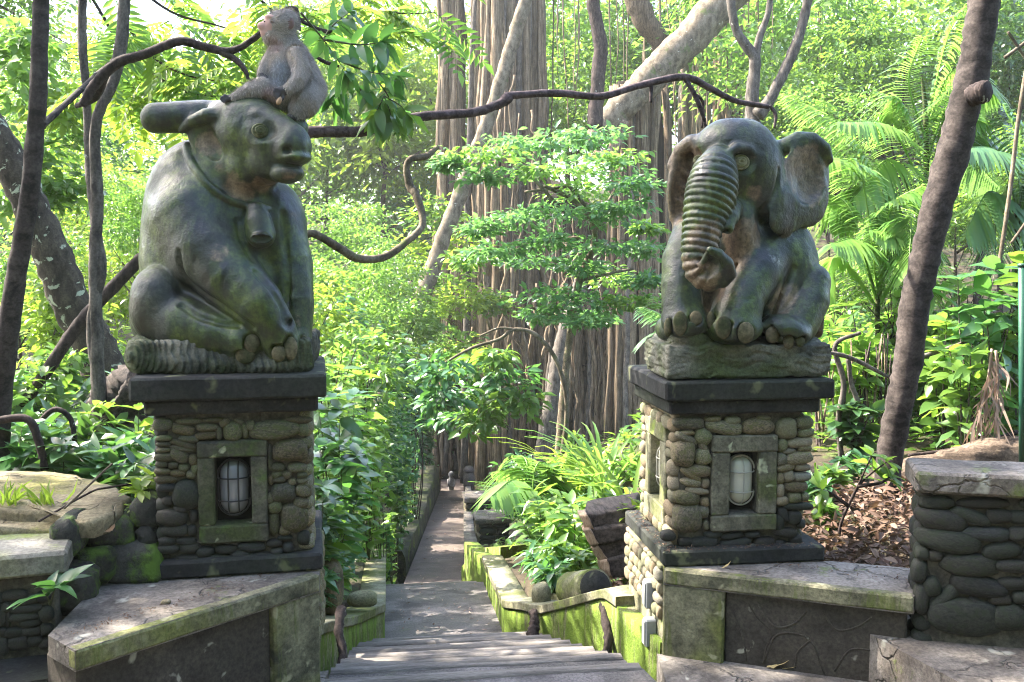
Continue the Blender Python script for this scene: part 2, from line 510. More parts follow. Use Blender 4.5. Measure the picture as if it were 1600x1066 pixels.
        for a in range(3):
            b, c = (a + 1) % 3, (a + 2) % 3
            A = np.moveaxis(S, (a, b, c), (0, 1, 2)); I = np.moveaxis(idx, (a, b, c), (0, 1, 2))
            e = A[:-1, 1:-1, 1:-1] != A[1:, 1:-1, 1:-1]
            q = np.argwhere(e); i, j, k = q[:, 0], q[:, 1] + 1, q[:, 2] + 1
            f = np.stack([I[i, j - 1, k - 1], I[i, j, k - 1], I[i, j, k], I[i, j - 1, k]], -1)
            flip = ~A[:-1, 1:-1, 1:-1][e]
            f[flip] = f[flip][:, ::-1]
            F.append(f)
        F = np.concatenate(F); F = F[(F >= 0).all(1)]
        g = np.stack(np.gradient(s.D, s.h), -1)
        ii = np.clip(np.round((V - s.lo) / s.h).astype(int), 0, np.array(n) - 1)
        N = g[tuple(ii.T)]; N /= np.linalg.norm(N, axis=1)[:, None] + 1e-9
        return V, F, s.Lb[tuple(ii.T)]
def relax(V, F, it=1, lam=0.5):
    """Laplacian smoothing"""
    E_ = np.concatenate([F[:, [0, 1]], F[:, [1, 2]], F[:, [2, 3]], F[:, [3, 0]]])
    for _ in range(it):
        S = np.zeros_like(V); c = np.zeros(len(V))
        np.add.at(S, E_[:, 0], V[E_[:, 1]]); np.add.at(S, E_[:, 1], V[E_[:, 0]])
        np.add.at(c, E_[:, 0], 1); np.add.at(c, E_[:, 1], 1)
        V = V + lam * (S / np.maximum(c, 1)[:, None] - V)
    return V
def vnormals(V, F):
    a = np.cross(V[F[:, 2]] - V[F[:, 0]], V[F[:, 3]] - V[F[:, 1]])
    N = np.zeros_like(V)
    for i in range(4): np.add.at(N, F[:, i], a)
    return N / (np.linalg.norm(N, axis=1)[:, None] + 1e-12)
def split_parts(V, F, L, names, mat, root, attrs=None):
    """one seamless surface cut into named part objects by label (normals kept from the whole)"""
    N = vnormals(V, F)
    fl = np.stack([L[F[:, i]] for i in range(4)], -1); fl = np.sort(fl, 1)[:, 1]
    made = {}
    for lab, nm in names.items():
        f = F[fl == lab]
        if not len(f): continue
        u, inv = np.unique(f, return_inverse=True)
        at = {k: a[u] for k, a in (attrs or {}).items()}
        o = part(nm, V[u], inv.reshape(f.shape), mat, root, True, at)
        o.data.normals_split_custom_set_from_vertices(N[u].tolist())
        made.setdefault(nm, []).append(o)
    return made
def blobs(V, items, seed=0):
    """soft-edged, uneven patches at given centres: (centre, radius[, strength])"""
    out = np.zeros(len(V)); nz = vnoise(V, 14, seed, 3)
    for it in items:
        c, r = np.asarray(it[0]), it[1]; st = it[2] if len(it) > 2 else 1.0
        d = np.linalg.norm(V - c, axis=1) / r
        out = np.maximum(out, st * np.clip((1.15 - d + 0.35 * nz) / 0.5, 0, 1))
    return out
def uv_ell(c, r, rot=(0, 0, 0), seg=20, rings=12, bumpf=None):
    th = np.linspace(0, np.pi, rings + 1); ph = np.linspace(0, 2 * np.pi, seg, endpoint=False)
    V = np.stack([np.sin(th)[:, None] * np.cos(ph), np.sin(th)[:, None] * np.sin(ph), np.cos(th)[:, None] * np.ones(seg)], -1).reshape(-1, 3)
    if bumpf is not None: V = V * bumpf(V)[:, None]
    V = (V * np.array(r)) @ np.array(Euler(rot).to_matrix()).T + np.array(c)
    i = np.arange(rings)[:, None] * seg; j = np.arange(seg)[None]; j2 = (j + 1) % seg
    return V, np.stack([i + j, i + seg + j, i + seg + j2, i + j2], -1).reshape(-1, 4)
# ------------------------------------------------------------------ ground, steps, path
def sstep(a, b, x):
    t = np.clip((np.asarray(x, float) - a) / (b - a), 0, 1); return t * t * (3 - 2 * t)
_PY = np.array([-10, 3.9, 5.95, 8.0, 11.85, 31, 60, 100], float)
_PZ = np.array([-.1, -.1, -.74, -1.05, -2.33, -5.76, -7.0, -7.0])
def zpath(Y): return np.interp(Y, _PY, _PZ)
def xpath(Y): return np.interp(Y, [0, 8, 11.85, 31, 100], [.36, .36, .525, 1.95, 6.0])
def zground(x, Y):
    x = np.asarray(x, float); Y = np.asarray(Y, float)
    zp = zpath(Y); u = x - xpath(Y); a = np.abs(u)
    bed = zp + np.where(Y < 6.5, .30, .22)
    plateau = np.where(u < 0, .42, .22) + 0 * Y
    far = zp + 1.1 + .10 * np.minimum(a, 25)
    plat = plateau + (np.minimum(far, plateau) - plateau) * sstep(7, 15, Y)
    lo_ = np.where((u > 0) & (Y > 9.5), 1.9, .9)
    z = bed + (plat - bed) * sstep(0, 1, (a - lo_) / np.where(lo_ > 1, 2.4, 1.3))
    z = z + sstep(34, 75, Y) * (10 + .08 * np.abs(x)) + sstep(14, 45, np.abs(x)) * 3.0
    z = np.where((a < np.interp(Y, [4.2, 4.9, 6, 8.2, 9.8, 10], [1.1, .80, .52, .55, .55, .5])) & (Y < 33), np.minimum(z, zp - .12), z)
    n = vnoise(np.stack([x, Y, 0 * x], -1).reshape(-1, 3), .9, 3, 3).reshape(x.shape)
    return z + .06 * n * sstep(.8, 1.5, a) + .35 * n * sstep(10, 30, Y) * sstep(1.2, 4, a)
M_soil = stone_mat('leaf_mould_soil', (.030, .022, .014), (.075, .055, .035), (.05, .06, .02), moss=.3, mosscol=(.05, .08, .015), scale=3, bump=1.0, bdist=.03, rand=0)
gx = np.concatenate([np.linspace(-70, -12, 30), np.linspace(-11, -3, 28), np.linspace(-2.8, 4.5, 66), np.linspace(4.8, 14, 30), np.linspace(15, 70, 28)])
gy = np.concatenate([np.linspace(-12, 3, 16), np.linspace(3.2, 12, 82), np.linspace(12.4, 34, 50), np.linspace(35.5, 100, 36)])
GX, GY = np.meshgrid(gx, gy, indexing='ij')
GZ = zground(GX, GY)
GZ = np.where(GY < 4.05, np.minimum(GZ, -.22), GZ)
GZ = np.where((GX > .95) & (GX < 2.5) & (GY < 4.85), np.minimum(GZ, -.25), GZ)
GZ = np.where((GX < -.15) & (GX > -2.3) & (GY < 4.7) & (GY > 3.0), np.minimum(GZ, .15), GZ)
ni, nj = GX.shape
ii, jj = np.meshgrid(np.arange(ni - 1), np.arange(nj - 1), indexing='ij')
k = (ii * nj + jj).ravel()
ground = link('ground', fast_mesh('ground', np.stack([GX, GY, GZ], -1).reshape(-1, 3), np.stack([k, k + nj, k + nj + 1, k + 1], -1)), M_soil)
tag(ground, kind='structure')

M_concrete = stone_mat('worn_step_concrete', (.085, .075, .075), (.23, .205, .20), (.15, .135, .125), moss=.16, mosscol=(.07, .085, .025), scale=3.5, bump=1.0, bdist=.012, rand=.3, fine=85)
M_path = stone_mat('path_concrete', (.105, .080, .072), (.17, .135, .12), (.13, .105, .088), moss=.1, mosscol=(.06, .07, .02), scale=2.5, bump=.5, bdist=.01, rand=0)
M_mosswall = stone_mat('mossy_streaked_plaster', (.11, .105, .05), (.30, .28, .17), (.10, .11, .03), moss=.80, mosscol=(.075, .115, .014), scale=4, bump=1.0, bdist=.02, rand=0, stretch=None, streak=True)
M_coping = stone_mat('pale_mossy_coping', (.15, .145, .085), (.31, .29, .205), (.12, .135, .04), moss=.35, mosscol=(.13, .17, .03), scale=5, bump=.6, rand=.1)
M_pave = stone_mat('mossy_grey_slab', (.085, .075, .068), (.25, .22, .195), (.15, .125, .105), moss=.28, mosscol=(.075, .10, .018), scale=3.6, bump=.9, bdist=.012, lichen=.06, lichcol=(.36, .35, .30), crack=2.3, rand=.1)
M_pier = stone_mat('mossy_pier_stone', (.06, .06, .040), (.27, .25, .16), (.19, .20, .065), moss=.45, mosscol=(.065, .080, .018), scale=5, bump=.9, bdist=.012, rand=.1, streak=True, lichen=.15, lichcol=(.36, .34, .22))
M_panel = stone_mat('dark_carved_panel', (.040, .034, .028), (.085, .072, .060), (.06, .05, .04), scale=5, bump=.6, rand=0, lichen=.02, lichcol=(.3, .29, .24))
M_blackslab = stone_mat('black_volcanic_slab', (.016, .016, .018), (.045, .045, .045), (.030, .034, .026), moss=.18, mosscol=(.055, .065, .02), scale=4, bump=.6, rand=.1, lichen=.22, lichcol=(.13, .135, .075))
M_topslab = stone_mat('slab_top', (.13, .12, .10), (.26, .24, .20), (.22, .22, .12), moss=.3, scale=4, rand=0)
M_mortar = stone_mat('dark_mortar', (.045, .042, .034), (.12, .108, .085), scale=12, bump=.8, rand=0)
M_river = stone_mat('river_stone', (.115, .105, .080), (.37, .33, .25), (.20, .21, .10), moss=.16, mosscol=(.075, .10, .03), scale=7, bump=.45, rand=.55, rough=.75, fine=90)
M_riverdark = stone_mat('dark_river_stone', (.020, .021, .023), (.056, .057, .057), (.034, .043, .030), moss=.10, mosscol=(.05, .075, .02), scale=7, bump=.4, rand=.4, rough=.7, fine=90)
M_riverpale = stone_mat('pale_river_stone', (.20, .18, .14), (.38, .345, .275), (.29, .27, .19), moss=.06, scale=7, bump=.4, rand=.35, fine=90)
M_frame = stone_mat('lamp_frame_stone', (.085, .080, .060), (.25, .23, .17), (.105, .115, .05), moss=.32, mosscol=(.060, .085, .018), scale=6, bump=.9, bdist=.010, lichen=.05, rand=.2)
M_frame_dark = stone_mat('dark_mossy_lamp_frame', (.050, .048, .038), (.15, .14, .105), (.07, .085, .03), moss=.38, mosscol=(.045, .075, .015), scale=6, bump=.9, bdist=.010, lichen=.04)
M_rivermoss = stone_mat('mossy_river_stone', (.065, .062, .046), (.22, .20, .145), (.12, .135, .055), moss=.26, mosscol=(.060, .090, .022), scale=7, bump=.5, rand=.55, rough=.75, fine=90)
M_mossblock = stone_mat('mossy_rough_block', (.022, .023, .020), (.062, .060, .052), (.04, .04, .03), moss=.58, mosscol=(.055, .095, .012), scale=7, bump=1.0, bdist=.02, rand=.2)
M_sandstone = stone_mat('yellow_sandstone', (.10, .078, .045), (.30, .245, .15), (.18, .16, .05), moss=.32, mosscol=(.12, .13, .02), lichen=.05, lichcol=(.10, .09, .06), crack=2.6, scale=2.6, bump=.8, bdist=.02, rand=0)

M_nosing = stone_mat('worn_step_nosing', (.13, .115, .105), (.31, .275, .25), (.21, .185, .165), moss=.08, mosscol=(.07, .085, .025), scale=5, bump=.9, bdist=.01, rand=.25, stretch=(.5, 6, 6), fine=60)
# steps (each tread is a part) and the sloping landing below them
stairs = thing('steps', (.36, 4.2, -.1), None, None); tag(stairs, kind='structure')
def xl(Y): return np.interp(Y, [3.0, 4, 6, 8], [-.26, -.17, -.055, -.045])
def xr(Y): return np.interp(Y, [3.0, 4, 6, 8], [1.10, .93, .70, .79])
def tread(y0, y1, z, seed, zb=-.35, mat=None, z1=None, name='step'):
    n = 26; m = max(4, int((y1 - y0) / .05)); g = np.random.default_rng(seed)
    V = []; ys = np.linspace(y0, y1, m)
    for a, y in enumerate(ys):
        xs = np.linspace(float(xl(y)) - .10, float(xr(y)) + .10, n)
        zz = z + ((z1 - z) * (y - y0) / (y1 - y0) if z1 is not None else 0)
        p = np.stack([xs, np.full(n, y), np.full(n, zz)], -1)
        p[:, 2] += .006 * vnoise(p, 5, seed, 2)
        if a in (0, m - 1): p[:, 1] += .012 * vnoise(p, 7, seed + 1, 2); p[:, 2] -= .006
        V.append(p)
    lo = V[-1].copy(); lo[:, 2] -= .5; lo[:, 1] += .004; V.append(lo)
    V = np.concatenate(V); q = []
    for a in range(m):
        for b in range(n - 1): q.append((a * n + b, a * n + b + 1, (a + 1) * n + b + 1, (a + 1) * n + b))
    o = part(name, V, np.array(q), mat or M_concrete, stairs)
    if name == 'step':                        # a worn nosing plank along the far edge
        n2 = 30; xs = np.linspace(float(xl(y1)) - .10, float(xr(y1)) + .10, n2); W = []
        for dy, dz in ((-.062, -.004), (-.058, .007), (-.004, .008), (.010, .002), (.012, -.03)):
            p = np.stack([xs, np.full(n2, y1 + dy), np.full(n2, z + dz)], -1); p[:, 1] += .010 * vnoise(p, 6, seed + 7, 2); p[:, 2] += .004 * vnoise(p, 8, seed + 9, 2); W.append(p)
        W = np.concatenate(W); q = [(a * n2 + b, a * n2 + b + 1, (a + 1) * n2 + b + 1, (a + 1) * n2 + b) for a in range(4) for b in range(n2 - 1)]
        part('nosing', W, np.array(q), M_nosing, stairs)
    return o
_z = [-.07, -.115, -.175, -.235, -.29, -.35, -.405, -.46, -.52, -.575, -.635, -.685]
_y = [3.1, 3.98, 4.20, 4.38, 4.58, 4.76, 4.96, 5.13, 5.33, 5.50, 5.68, 5.82, 5.96]
for i in range(12): tread(_y[i], _y[i + 1], _z[i], 40 + i)
tread(5.955, 8.05, -.735, 50, z1=-1.05, name='landing')
for i in range(8): tread(8.05 + .47 * i, 8.05 + .47 * (i + 1) + .01, -1.05 - .16 * (i + 1), 60 + i, mat=M_path)

# lower path
def strip(name, ys, wl, wr, zoff, mat, **kw):
    V = []; n = 7
    for y in ys:
        c = float(xpath(y)); a, b = c - wl(y), c + wr(y)
        for t in np.linspace(0, 1, n): V.append((a + (b - a) * t, y, float(zpath(y)) + zoff))
    V = np.array(V); V[:, 2] += .02 * vnoise(V, 1.5, 3, 2)
    m = len(ys); q = [(a * n + b, a * n + b + 1, (a + 1) * n + b + 1, (a + 1) * n + b) for a in range(m - 1) for b in range(n - 1)]
    return tag(link(name, fast_mesh(name, V, np.array(q)), mat), **kw)
strip('path', np.linspace(11.7, 34, 60), lambda y: .37, lambda y: .37, .02, M_path, kind='structure')

def wallstrip(pts, th, sub=.05, bump=.008, seed=1, sides=1):
    """wall over a plan polyline: pts rows (x, y, ztop, zbottom); the body lies on its left side by th"""
    p = np.asarray(pts, float)
    L = np.concatenate([[0], np.cumsum(np.linalg.norm(np.diff(p[:, :2], axis=0), axis=1))])
    n = max(3, int(L[-1] / sub)); s = np.linspace(0, L[-1], n)
    q = np.stack([np.interp(s, L, p[:, i]) for i in range(4)], -1)
    d = np.gradient(q[:, :2], axis=0); d /= np.linalg.norm(d, axis=1)[:, None] + 1e-9
    nr = np.stack([-d[:, 1], d[:, 0]], -1) * th
    m = 8; V = []
    for i in range(n):
        a = np.array([*q[i, :2]]); b = a + nr[i]
        for t in np.linspace(0, 1, m): V.append((a[0], a[1], q[i, 3] + (q[i, 2] - q[i, 3]) * t))
        for t in np.linspace(1, 0, m): V.append((b[0], b[1], q[i, 3] + (q[i, 2] - q[i, 3]) * t))
    V = np.array(V); k = 2 * m
    o = np.stack([vnoise(V, 6, seed), vnoise(V, 6, seed + 5), vnoise(V, 6, seed + 9)], -1); V = V + bump * o
    F = [(i * k + j, i * k + (j + 1) % k, (i + 1) * k + (j + 1) % k, (i + 1) * k + j) for i in range(n - 1) for j in range(k)]
    caps = [np.array([list(range(k))]), np.array([[(n - 1) * k + j for j in range(k)][::-1]])]
    return V, [np.array(F)] + caps

# moss walls beside the steps
mw = thing('moss_wall', (.95, 5.2, -.4), 'low retaining wall streaked with bright moss right of the steps below the elephant', 'wall')
Rw = [(.72, 9.6, -1.12, -2.2), (.76, 8.05, -.83, -1.6), (.71, 6.1, -.52, -1.2), (.86, 5.5, -.35, -1.0), (1.09, 4.90, -.055, -.8), (1.185, 4.18, -.02, -.5)]
Rw_ = np.array(Rw)[::-1]
V, F = wallstrip(Rw_[:, :] - np.array([0, 0, .045, 0]), -.13, seed=3); part('wall_body', V, F, M_mosswall, mw)
c = Rw_[:-1].copy(); c = np.concatenate([c]); c[0] = (1.12, 4.72, -.04, 0); c[:, 3] = c[:, 2] - .05; c[:, 0] -= .012
V, F = wallstrip(c, -.17, seed=8, bump=.005); part('coping', V, F, M_coping, mw)
lw = thing('moss_wall', (-.2, 5.2, -.4), 'low retaining wall with bright green moss left of the steps below the bull', 'wall')
Lw = [(-.37, 4.35, -.0, -.5), (-.33, 4.70, -.10, -.7), (-.17, 5.35, -.30, -.9), (-.045, 6.0, -.475, -1.2), (-.05, 8.05, -.86, -1.6), (-.05, 9.6, -1.2, -2.2)]
V, F = wallstrip(np.array(Lw) - np.array([0, 0, .045, 0]), .13, seed=4); part('wall_body', V, F, M_mosswall, lw)
c = np.array(Lw); c[:, 3] = c[:, 2] - .05; c[:, 0] += .010
V, F = wallstrip(c, .17, seed=9, bump=.005); part('coping', V, F, M_coping, lw)

# ------------------------------------------------------------------ river stones
def ico(sub):
    import bmesh
    bm = bmesh.new(); bmesh.ops.create_icosphere(bm, subdivisions=sub, radius=1.0)
    bm.verts.ensure_lookup_table()
    V = np.array([v.co[:] for v in bm.verts]); F = np.array([[v.index for v in f.verts] for f in bm.faces]); bm.free(); return V, F
_IV, _IF = ico(2)
_I3V, _I3F = ico(3)
def pebble_mesh(seed, fine=False):
    V, F = (_I3V, _I3F) if fine else (_IV, _IF)
    e = 0.78
    W = np.sign(V) * np.abs(V) ** e
    W = W / np.abs(W).max(0)
    W = W * (1 + .16 * vnoise(V, 1.1, seed, 2) + .05 * vnoise(V, 3, seed + 3, 2))[:, None]
    return W, F
PEB = {}
for mname, m_ in (('river', M_river), ('dark', M_riverdark), ('pale', M_riverpale), ('mossy', M_rivermoss)):
    PEB[mname] = []
    for sdd in range(9):
        W, F = pebble_mesh(sdd * 3 + 1, True); me = fast_mesh('stone', W, F); me.materials.append(m_); PEB[mname].append(me)
def plane_hit(px, py, p0, n):
    d = ray(px, py); return CP + d * (((np.asarray(p0) - CP) @ n) / (d @ n))
def stone_at(root, c, sdir, ndir, w, h, dep, rot, kind):
    """one stone as a part: c centre, sdir along the face, ndir out of it"""
    s = Vector(sdir).normalized(); n = Vector(ndir).normalized(); u = Vector((0, 0, 1))
    a = R(rot)
    xs = s * math.cos(a) + u * math.sin(a); zs = -s * math.sin(a) + u * math.cos(a)
    M = Matrix((xs, n, zs)).transposed().to_4x4()
    o = bpy.data.objects.new('stone', rnd.choice(PEB[kind])); COL.objects.link(o)
    o.parent = root
    rl = root.matrix_basis if False else Matrix.Translation(root.location) @ Euler(root.rotation_euler).to_matrix().to_4x4()
    fl = rnd.choice((1, -1))
    o.matrix_local = rl.inverted() @ (Matrix.Translation(Vector(c)) @ M @ Matrix.Diagonal((w / 2 * fl, dep, h / 2, 1)))
    return o
def stones_px(root, items, off, sc, p0, n, kind='river', dep=None, grow=1.04, kindf=None):
    n = np.asarray(n, float); n /= np.linalg.norm(n); sd = np.array([-n[1], n[0], 0])
    if sd @ RV < 0: sd = -sd
    for it in items:
        cx, cy, w, h = it[:4]; rot = it[4] if len(it) > 4 else 0
        c = plane_hit(off[0] + cx / sc, off[1] + cy / sc, p0, n)
        k = (c - CP) @ FV / F_PX / sc
        fs = abs(sd @ RV)
        W, H = w * k / fs * grow, h * k * grow
        dp = dep or min(.055, .42 * min(W, H) + .012)
        stone_at(root, c - n * dp * .35, sd, n, W, H, dp, rot + rnd.uniform(-3, 3), kindf(cx, cy) if kindf else kind)
def stones_fill(root, p0, p1, z0, z1, n, kind, size=(.07, .13), hh=(.03, .055), skip=None):
    """courses of stones over a vertical face from p0 to p1 (plan points)"""
    p0, p1 = np.array([*p0, 0.0]), np.array([*p1, 0.0]); Lh = np.linalg.norm(p1 - p0); sd = (p1 - p0) / Lh
    z = z0
    while z < z1 - .012:
        h = min(rnd.uniform(*hh), z1 - z); s = 0.0
        while s < Lh - .012:
            w = min(rnd.uniform(*size), Lh - s)
            if Lh - s - w < .03: w = Lh - s
            cs, cz = s + w / 2, z + h / 2
            if not (skip and skip(cs, cz)):
                c = p0 + sd * cs; c[2] = cz
                dp = min(.045, .4 * min(w, h) + .012)
                stone_at(root, c - np.asarray(n) * dp * .3, sd, n, w * 1.06, h * 1.1, dp, rnd.uniform(-6, 6), kind)
            s += w
        z += h

# ------------------------------------------------------------------ caged lamp in a stone niche
M_glass = NT('frosted_lamp_glass')
M_glass = M_glass.surf((.72, .72, .70), .25, None, .5)
def glass_mat(name, base):
    t = NT(name); co = t.coord((1, 1, 60)); w = t.noise(co, 1.2, 1)
    return t.surf(base, .22, t.bump(w, .25, .004), .6)
M_glass_white = glass_mat('frosted_white_glass', (.50, .48, .41))
M_glass_grey = glass_mat('ribbed_grey_glass', (.20, .20, .22))
M_wire_dark = flat_mat('black_cage_wire', (.02, .02, .022), .45, .4)
M_wire_pale = flat_mat('worn_zinc_cage_wire', (.36, .35, .30), .5, .4)
def capsule(c, r, half, flat=.8, axis_n=(0, -1, 0)):
    V, F = uv_ell((0, 0, 0), (1, 1, 1), seg=20, rings=14)
    V = V * np.array([r, r * flat, r]); V[:, 2] += np.where(V[:, 2] > 1e-6, half, np.where(V[:, 2] < -1e-6, -half, 0))
    q = np.array(Vector(axis_n).to_track_quat('-Y', 'Z').to_matrix())
    return V @ q.T + np.array(c), F
def lamp(root, c, n, glass, wire, nv, rad=.056, half=.052):
    q = np.array(Vector(n).to_track_quat('-Y', 'Z').to_matrix())
    T = lambda A: np.asarray(A) @ q.T + np.array(c)
    base = part('lamp', *capsule(np.array(c) + np.array(n) * -.012, rad * 1.12, half * 1.02, .25, n), wire, root)
    def sub(nm, V, F, m):
        V = to_local(V, root); o = link(nm, fast_mesh(nm, V, F), m, base); return o
    sub('glass', *capsule(c, rad, half, .72, n), glass)
    mb = MB()
    ring = [(rad * 1.09 * math.cos(a), -.012, (half if math.sin(a) >= 0 else -half) + rad * 1.09 * math.sin(a)) for a in np.linspace(0, 2 * np.pi, 41)]
    mb.add(*tube(T(ring), .0042, 6, cap=False))
    for z in (-half * .95, half * .8):
        mb.add(*tube(T([(rad * 1.1 * math.cos(a), -rad * .84 * math.sin(a) - .004, z) for a in np.linspace(0, np.pi, 15)]), .0032, 6))
    for x in ((0,) if nv == 1 else (-.35, .35)):
        w = math.sqrt(1 - x * x)
        pts = []
        for a in np.linspace(-np.pi / 2, np.pi / 2, 21):
            pts.append((x * rad, -rad * .84 * w * math.cos(a) - .004, (half if a >= 0 else -half) + rad * w * math.sin(a)))
        mb.add(*tube(T(pts), .0032, 6))
    sub('cage', *mb.out(), wire)

def pedestal(name, loc, label, rz, dims, lampspec, mats):
    """dims are in local metres: x across, y back from the front face"""
    r = thing(name, loc, label, 'pedestal', 'statue pedestals', rz)
    d = dims
    def bx(nm, lo, hi, m, bev=.008):
        V, F = box(lo, hi, bev); o = link(nm, fast_mesh(nm, V, F, False), m, r); return o
    return r, bx

# right pedestal: front at y 4.15
pr = thing('stone_pedestal', (1.57, 4.15, .285), 'river stone pedestal with caged lamp under the elephant statue', 'pedestal', 'pedestals of river stone')
def slab(root, nm, lo, hi, m, bev=.010, rough=.004, seed=1):
    """dressed stone slab with worn, slightly uneven faces"""
    V, F = grid_box(lo, hi, bev, rough, seed); return part(nm, V, F, m, root, False)
def grid_box(lo, hi, bev, rough, seed, cell=.05):
    lo = np.array(lo, float); hi = np.array(hi, float)
    nb = np.clip(np.ceil((hi - lo) / cell).astype(int), 2, 16)
    ln = []
    for a in range(3):
        e = min(.3, bev / (hi[a] - lo[a])) if bev > 0 else 0
        ln.append(np.concatenate([[0], np.linspace(e, 1 - e, nb[a] + 1), [1]]) if e else np.linspace(0, 1, nb[a] + 1))
    n = np.array([len(l) - 1 for l in ln])
    idx = {}; V = []; F = []
    def vid(i, j, k):
        t = (i, j, k)
        if t not in idx: idx[t] = len(V); V.append(t)
        return idx[t]
    for a in range(3):
        b, c = (a + 1) % 3, (a + 2) % 3
        for e in (0, n[a]):
            for i in range(n[b]):
                for j in range(n[c]):
                    q = []
                    for (p, w) in ((0, 0), (1, 0), (1, 1), (0, 1)):
                        t = [0, 0, 0]; t[a] = e; t[b] = i + p; t[c] = j + w; q.append(vid(*t))
                    F.append(q if e else q[::-1])
    V = np.array(V); V = np.stack([ln[a][V[:, a]] for a in range(3)], -1)
    U = V.copy()
    V = lo + (hi - lo) * V
    ext = ((U <= 0) | (U >= 1))
    cnt = ext.sum(1)
    ctr = (lo + hi) / 2
    pull = np.where(cnt >= 2, 1.0, 0)[:, None] * ext * np.sign(V - ctr) * bev * .45
    V = V - pull
    o = np.stack([vnoise(V, 9, seed, 2), vnoise(V, 9, seed + 4, 2), vnoise(V, 9, seed + 8, 2)], -1)
    return V + o * rough, np.array(F)
slab(pr, 'cap_slab', (1.185, 4.15, 1.020), (1.957, 4.85, 1.106), M_blackslab, seed=2)
slab(pr, 'neck_slab', (1.215, 4.185, .955), (1.905, 4.82, 1.019), M_blackslab, seed=3)
slab(pr, 'base_slab', (1.187, 4.15, .287), (1.93, 4.87, .358), M_blackslab, seed=4)
def mortar_core(lo, hi, holes):
    """boxes round the niches: holes are (axis, side, s0, s1, z0, z1, depth)"""
    mb = MB(); lo = np.array(lo, float); hi = np.array(hi, float); cl, ch = lo.copy(), hi.copy()
    for ax, sd, s0, s1, z0, z1, dp in holes:
        if sd < 0: cl[ax] = lo[ax] + dp
        else: ch[ax] = hi[ax] - dp
    mb.add(*box(cl, ch, .004))
    for ax, sd, s0, s1, z0, z1, dp in holes:
        o = 1 - ax
        for (a0, a1, b0, b1) in ((lo[o] + .001, s0, lo[2] + .001, hi[2] - .001), (s1, hi[o] - .001, lo[2] + .001, hi[2] - .001), (s0, s1, lo[2] + .001, z0), (s0, s1, z1, hi[2] - .001)):
            l, h = lo.copy(), hi.copy(); l[o], h[o], l[2], h[2] = a0, a1, b0, b1
            if sd < 0: h[ax] = cl[ax] + .003
            else: l[ax] = ch[ax] - .003
            mb.add(*box(l, h, .004))
    return mb.out()
V, F = mortar_core((1.275, 4.235, .357), (1.835, 4.78, .956), [(1, -1, 1.440, 1.635, .50, .80, .10), (0, -1, 4.42, 4.64, .47, .83, .10)]); part('mortar', V, F, M_mortar, pr, False)
def niche(root, P4, zlo, zhi, zo_lo, zo_hi, n, back, glass, wire, nv, proud=.02, fm=None):
    """stone frame of four bars round a dark recess with a lamp; P4: outer s0, inner s0, inner s1, outer s1 as plan points"""
    fm = fm or M_frame
    n = np.array([*n, 0.0])
    a, b, c, d = [np.array([*p, 0.0]) for p in P4]
    def bar(nm, p, q, z0, z1, pr_):
        s = (q - p); s /= np.linalg.norm(s)
        o = p + n * pr_
        V, F = grid_box((0, 0, z0), (np.linalg.norm(q - p), .10 + pr_, z1), .007, .003, rnd.randrange(99))
        W = o + np.outer(V[:, 0], s) + np.outer(V[:, 1], -n); W[:, 2] = V[:, 2]
        part(nm, W, F, fm, root, False)
    bar('frame_sill', a, d, zlo, zo_lo, proud + .004)
    bar('frame_lintel', a, d, zo_hi, zhi, proud + .004)
    bar('frame_jamb', a, b, zo_lo + .001, zo_hi - .001, proud)
    bar('frame_jamb', c, d, zo_lo + .001, zo_hi - .001, proud)
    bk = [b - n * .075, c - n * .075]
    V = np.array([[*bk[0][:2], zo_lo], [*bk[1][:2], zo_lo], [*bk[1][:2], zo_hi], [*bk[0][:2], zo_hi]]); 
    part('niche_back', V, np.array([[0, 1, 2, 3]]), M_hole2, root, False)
    m = (b + c) / 2 - n * .045; m[2] = (zo_lo + zo_hi) / 2 + .005
    lamp(root, m, n, glass, wire, nv)
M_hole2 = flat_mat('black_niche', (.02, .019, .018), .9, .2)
def fp(px, py, Y): q = P(px, py, Y); return (q[0], Y)
YF = 4.225
z_of = lambda py: P(1160, py, YF - .02)[2]
niche(pr, [fp(1110, 750, YF), fp(1139, 750, YF), fp(1184, 750, YF), fp(1212, 750, YF)], z_of(830), z_of(681), z_of(805), z_of(707), (0, -1), 0, M_glass_white, M_wire_pale, 1)
RS = [(345,300,140,60,0),(455,280,80,30,0),(505,320,180,65,-8),(548,288,75,40,0),(665,315,155,80,0),(690,275,60,20,0),(795,325,95,100,0),(880,298,85,60,0),
(335,372,110,40,-25),(340,345,60,25,0),(410,362,80,75,-40),(320,440,105,125,0),(415,420,40,90,25),(408,455,75,85,20),(390,520,115,60,0),(355,540,110,35,-30),(355,575,95,40,-10),(420,578,40,50,0),(385,612,110,35,-12),(335,645,135,65,-5),(418,665,40,45,0),(338,740,140,140,0),(410,710,55,60,0),(422,770,35,50,0),
(775,400,55,60,30),(885,345,80,45,0),(855,390,125,50,5),(880,415,70,35,5),(810,430,60,28,0),(772,468,50,65,0),(855,462,125,65,5),(790,505,90,40,10),(870,505,80,35,0),(765,555,40,60,0),(805,545,55,55,20),(868,548,90,45,0),(840,592,125,50,0),(765,610,40,70,0),(832,645,65,55,0),(880,640,40,40,0),(775,660,60,45,0),(848,685,135,38,0),(780,720,50,80,20),(830,735,70,70,0),(865,765,40,40,0),(762,760,45,85,0),
(410,855,140,65,0),(560,858,150,60,0),(693,855,115,60,0),(545,820,110,35,0),(790,805,130,45,-5),(640,815,80,30),(330,850,70,45),(455,815,90,30),(250,822,70,50),(770,860,60,40),(840,840,60,50)]
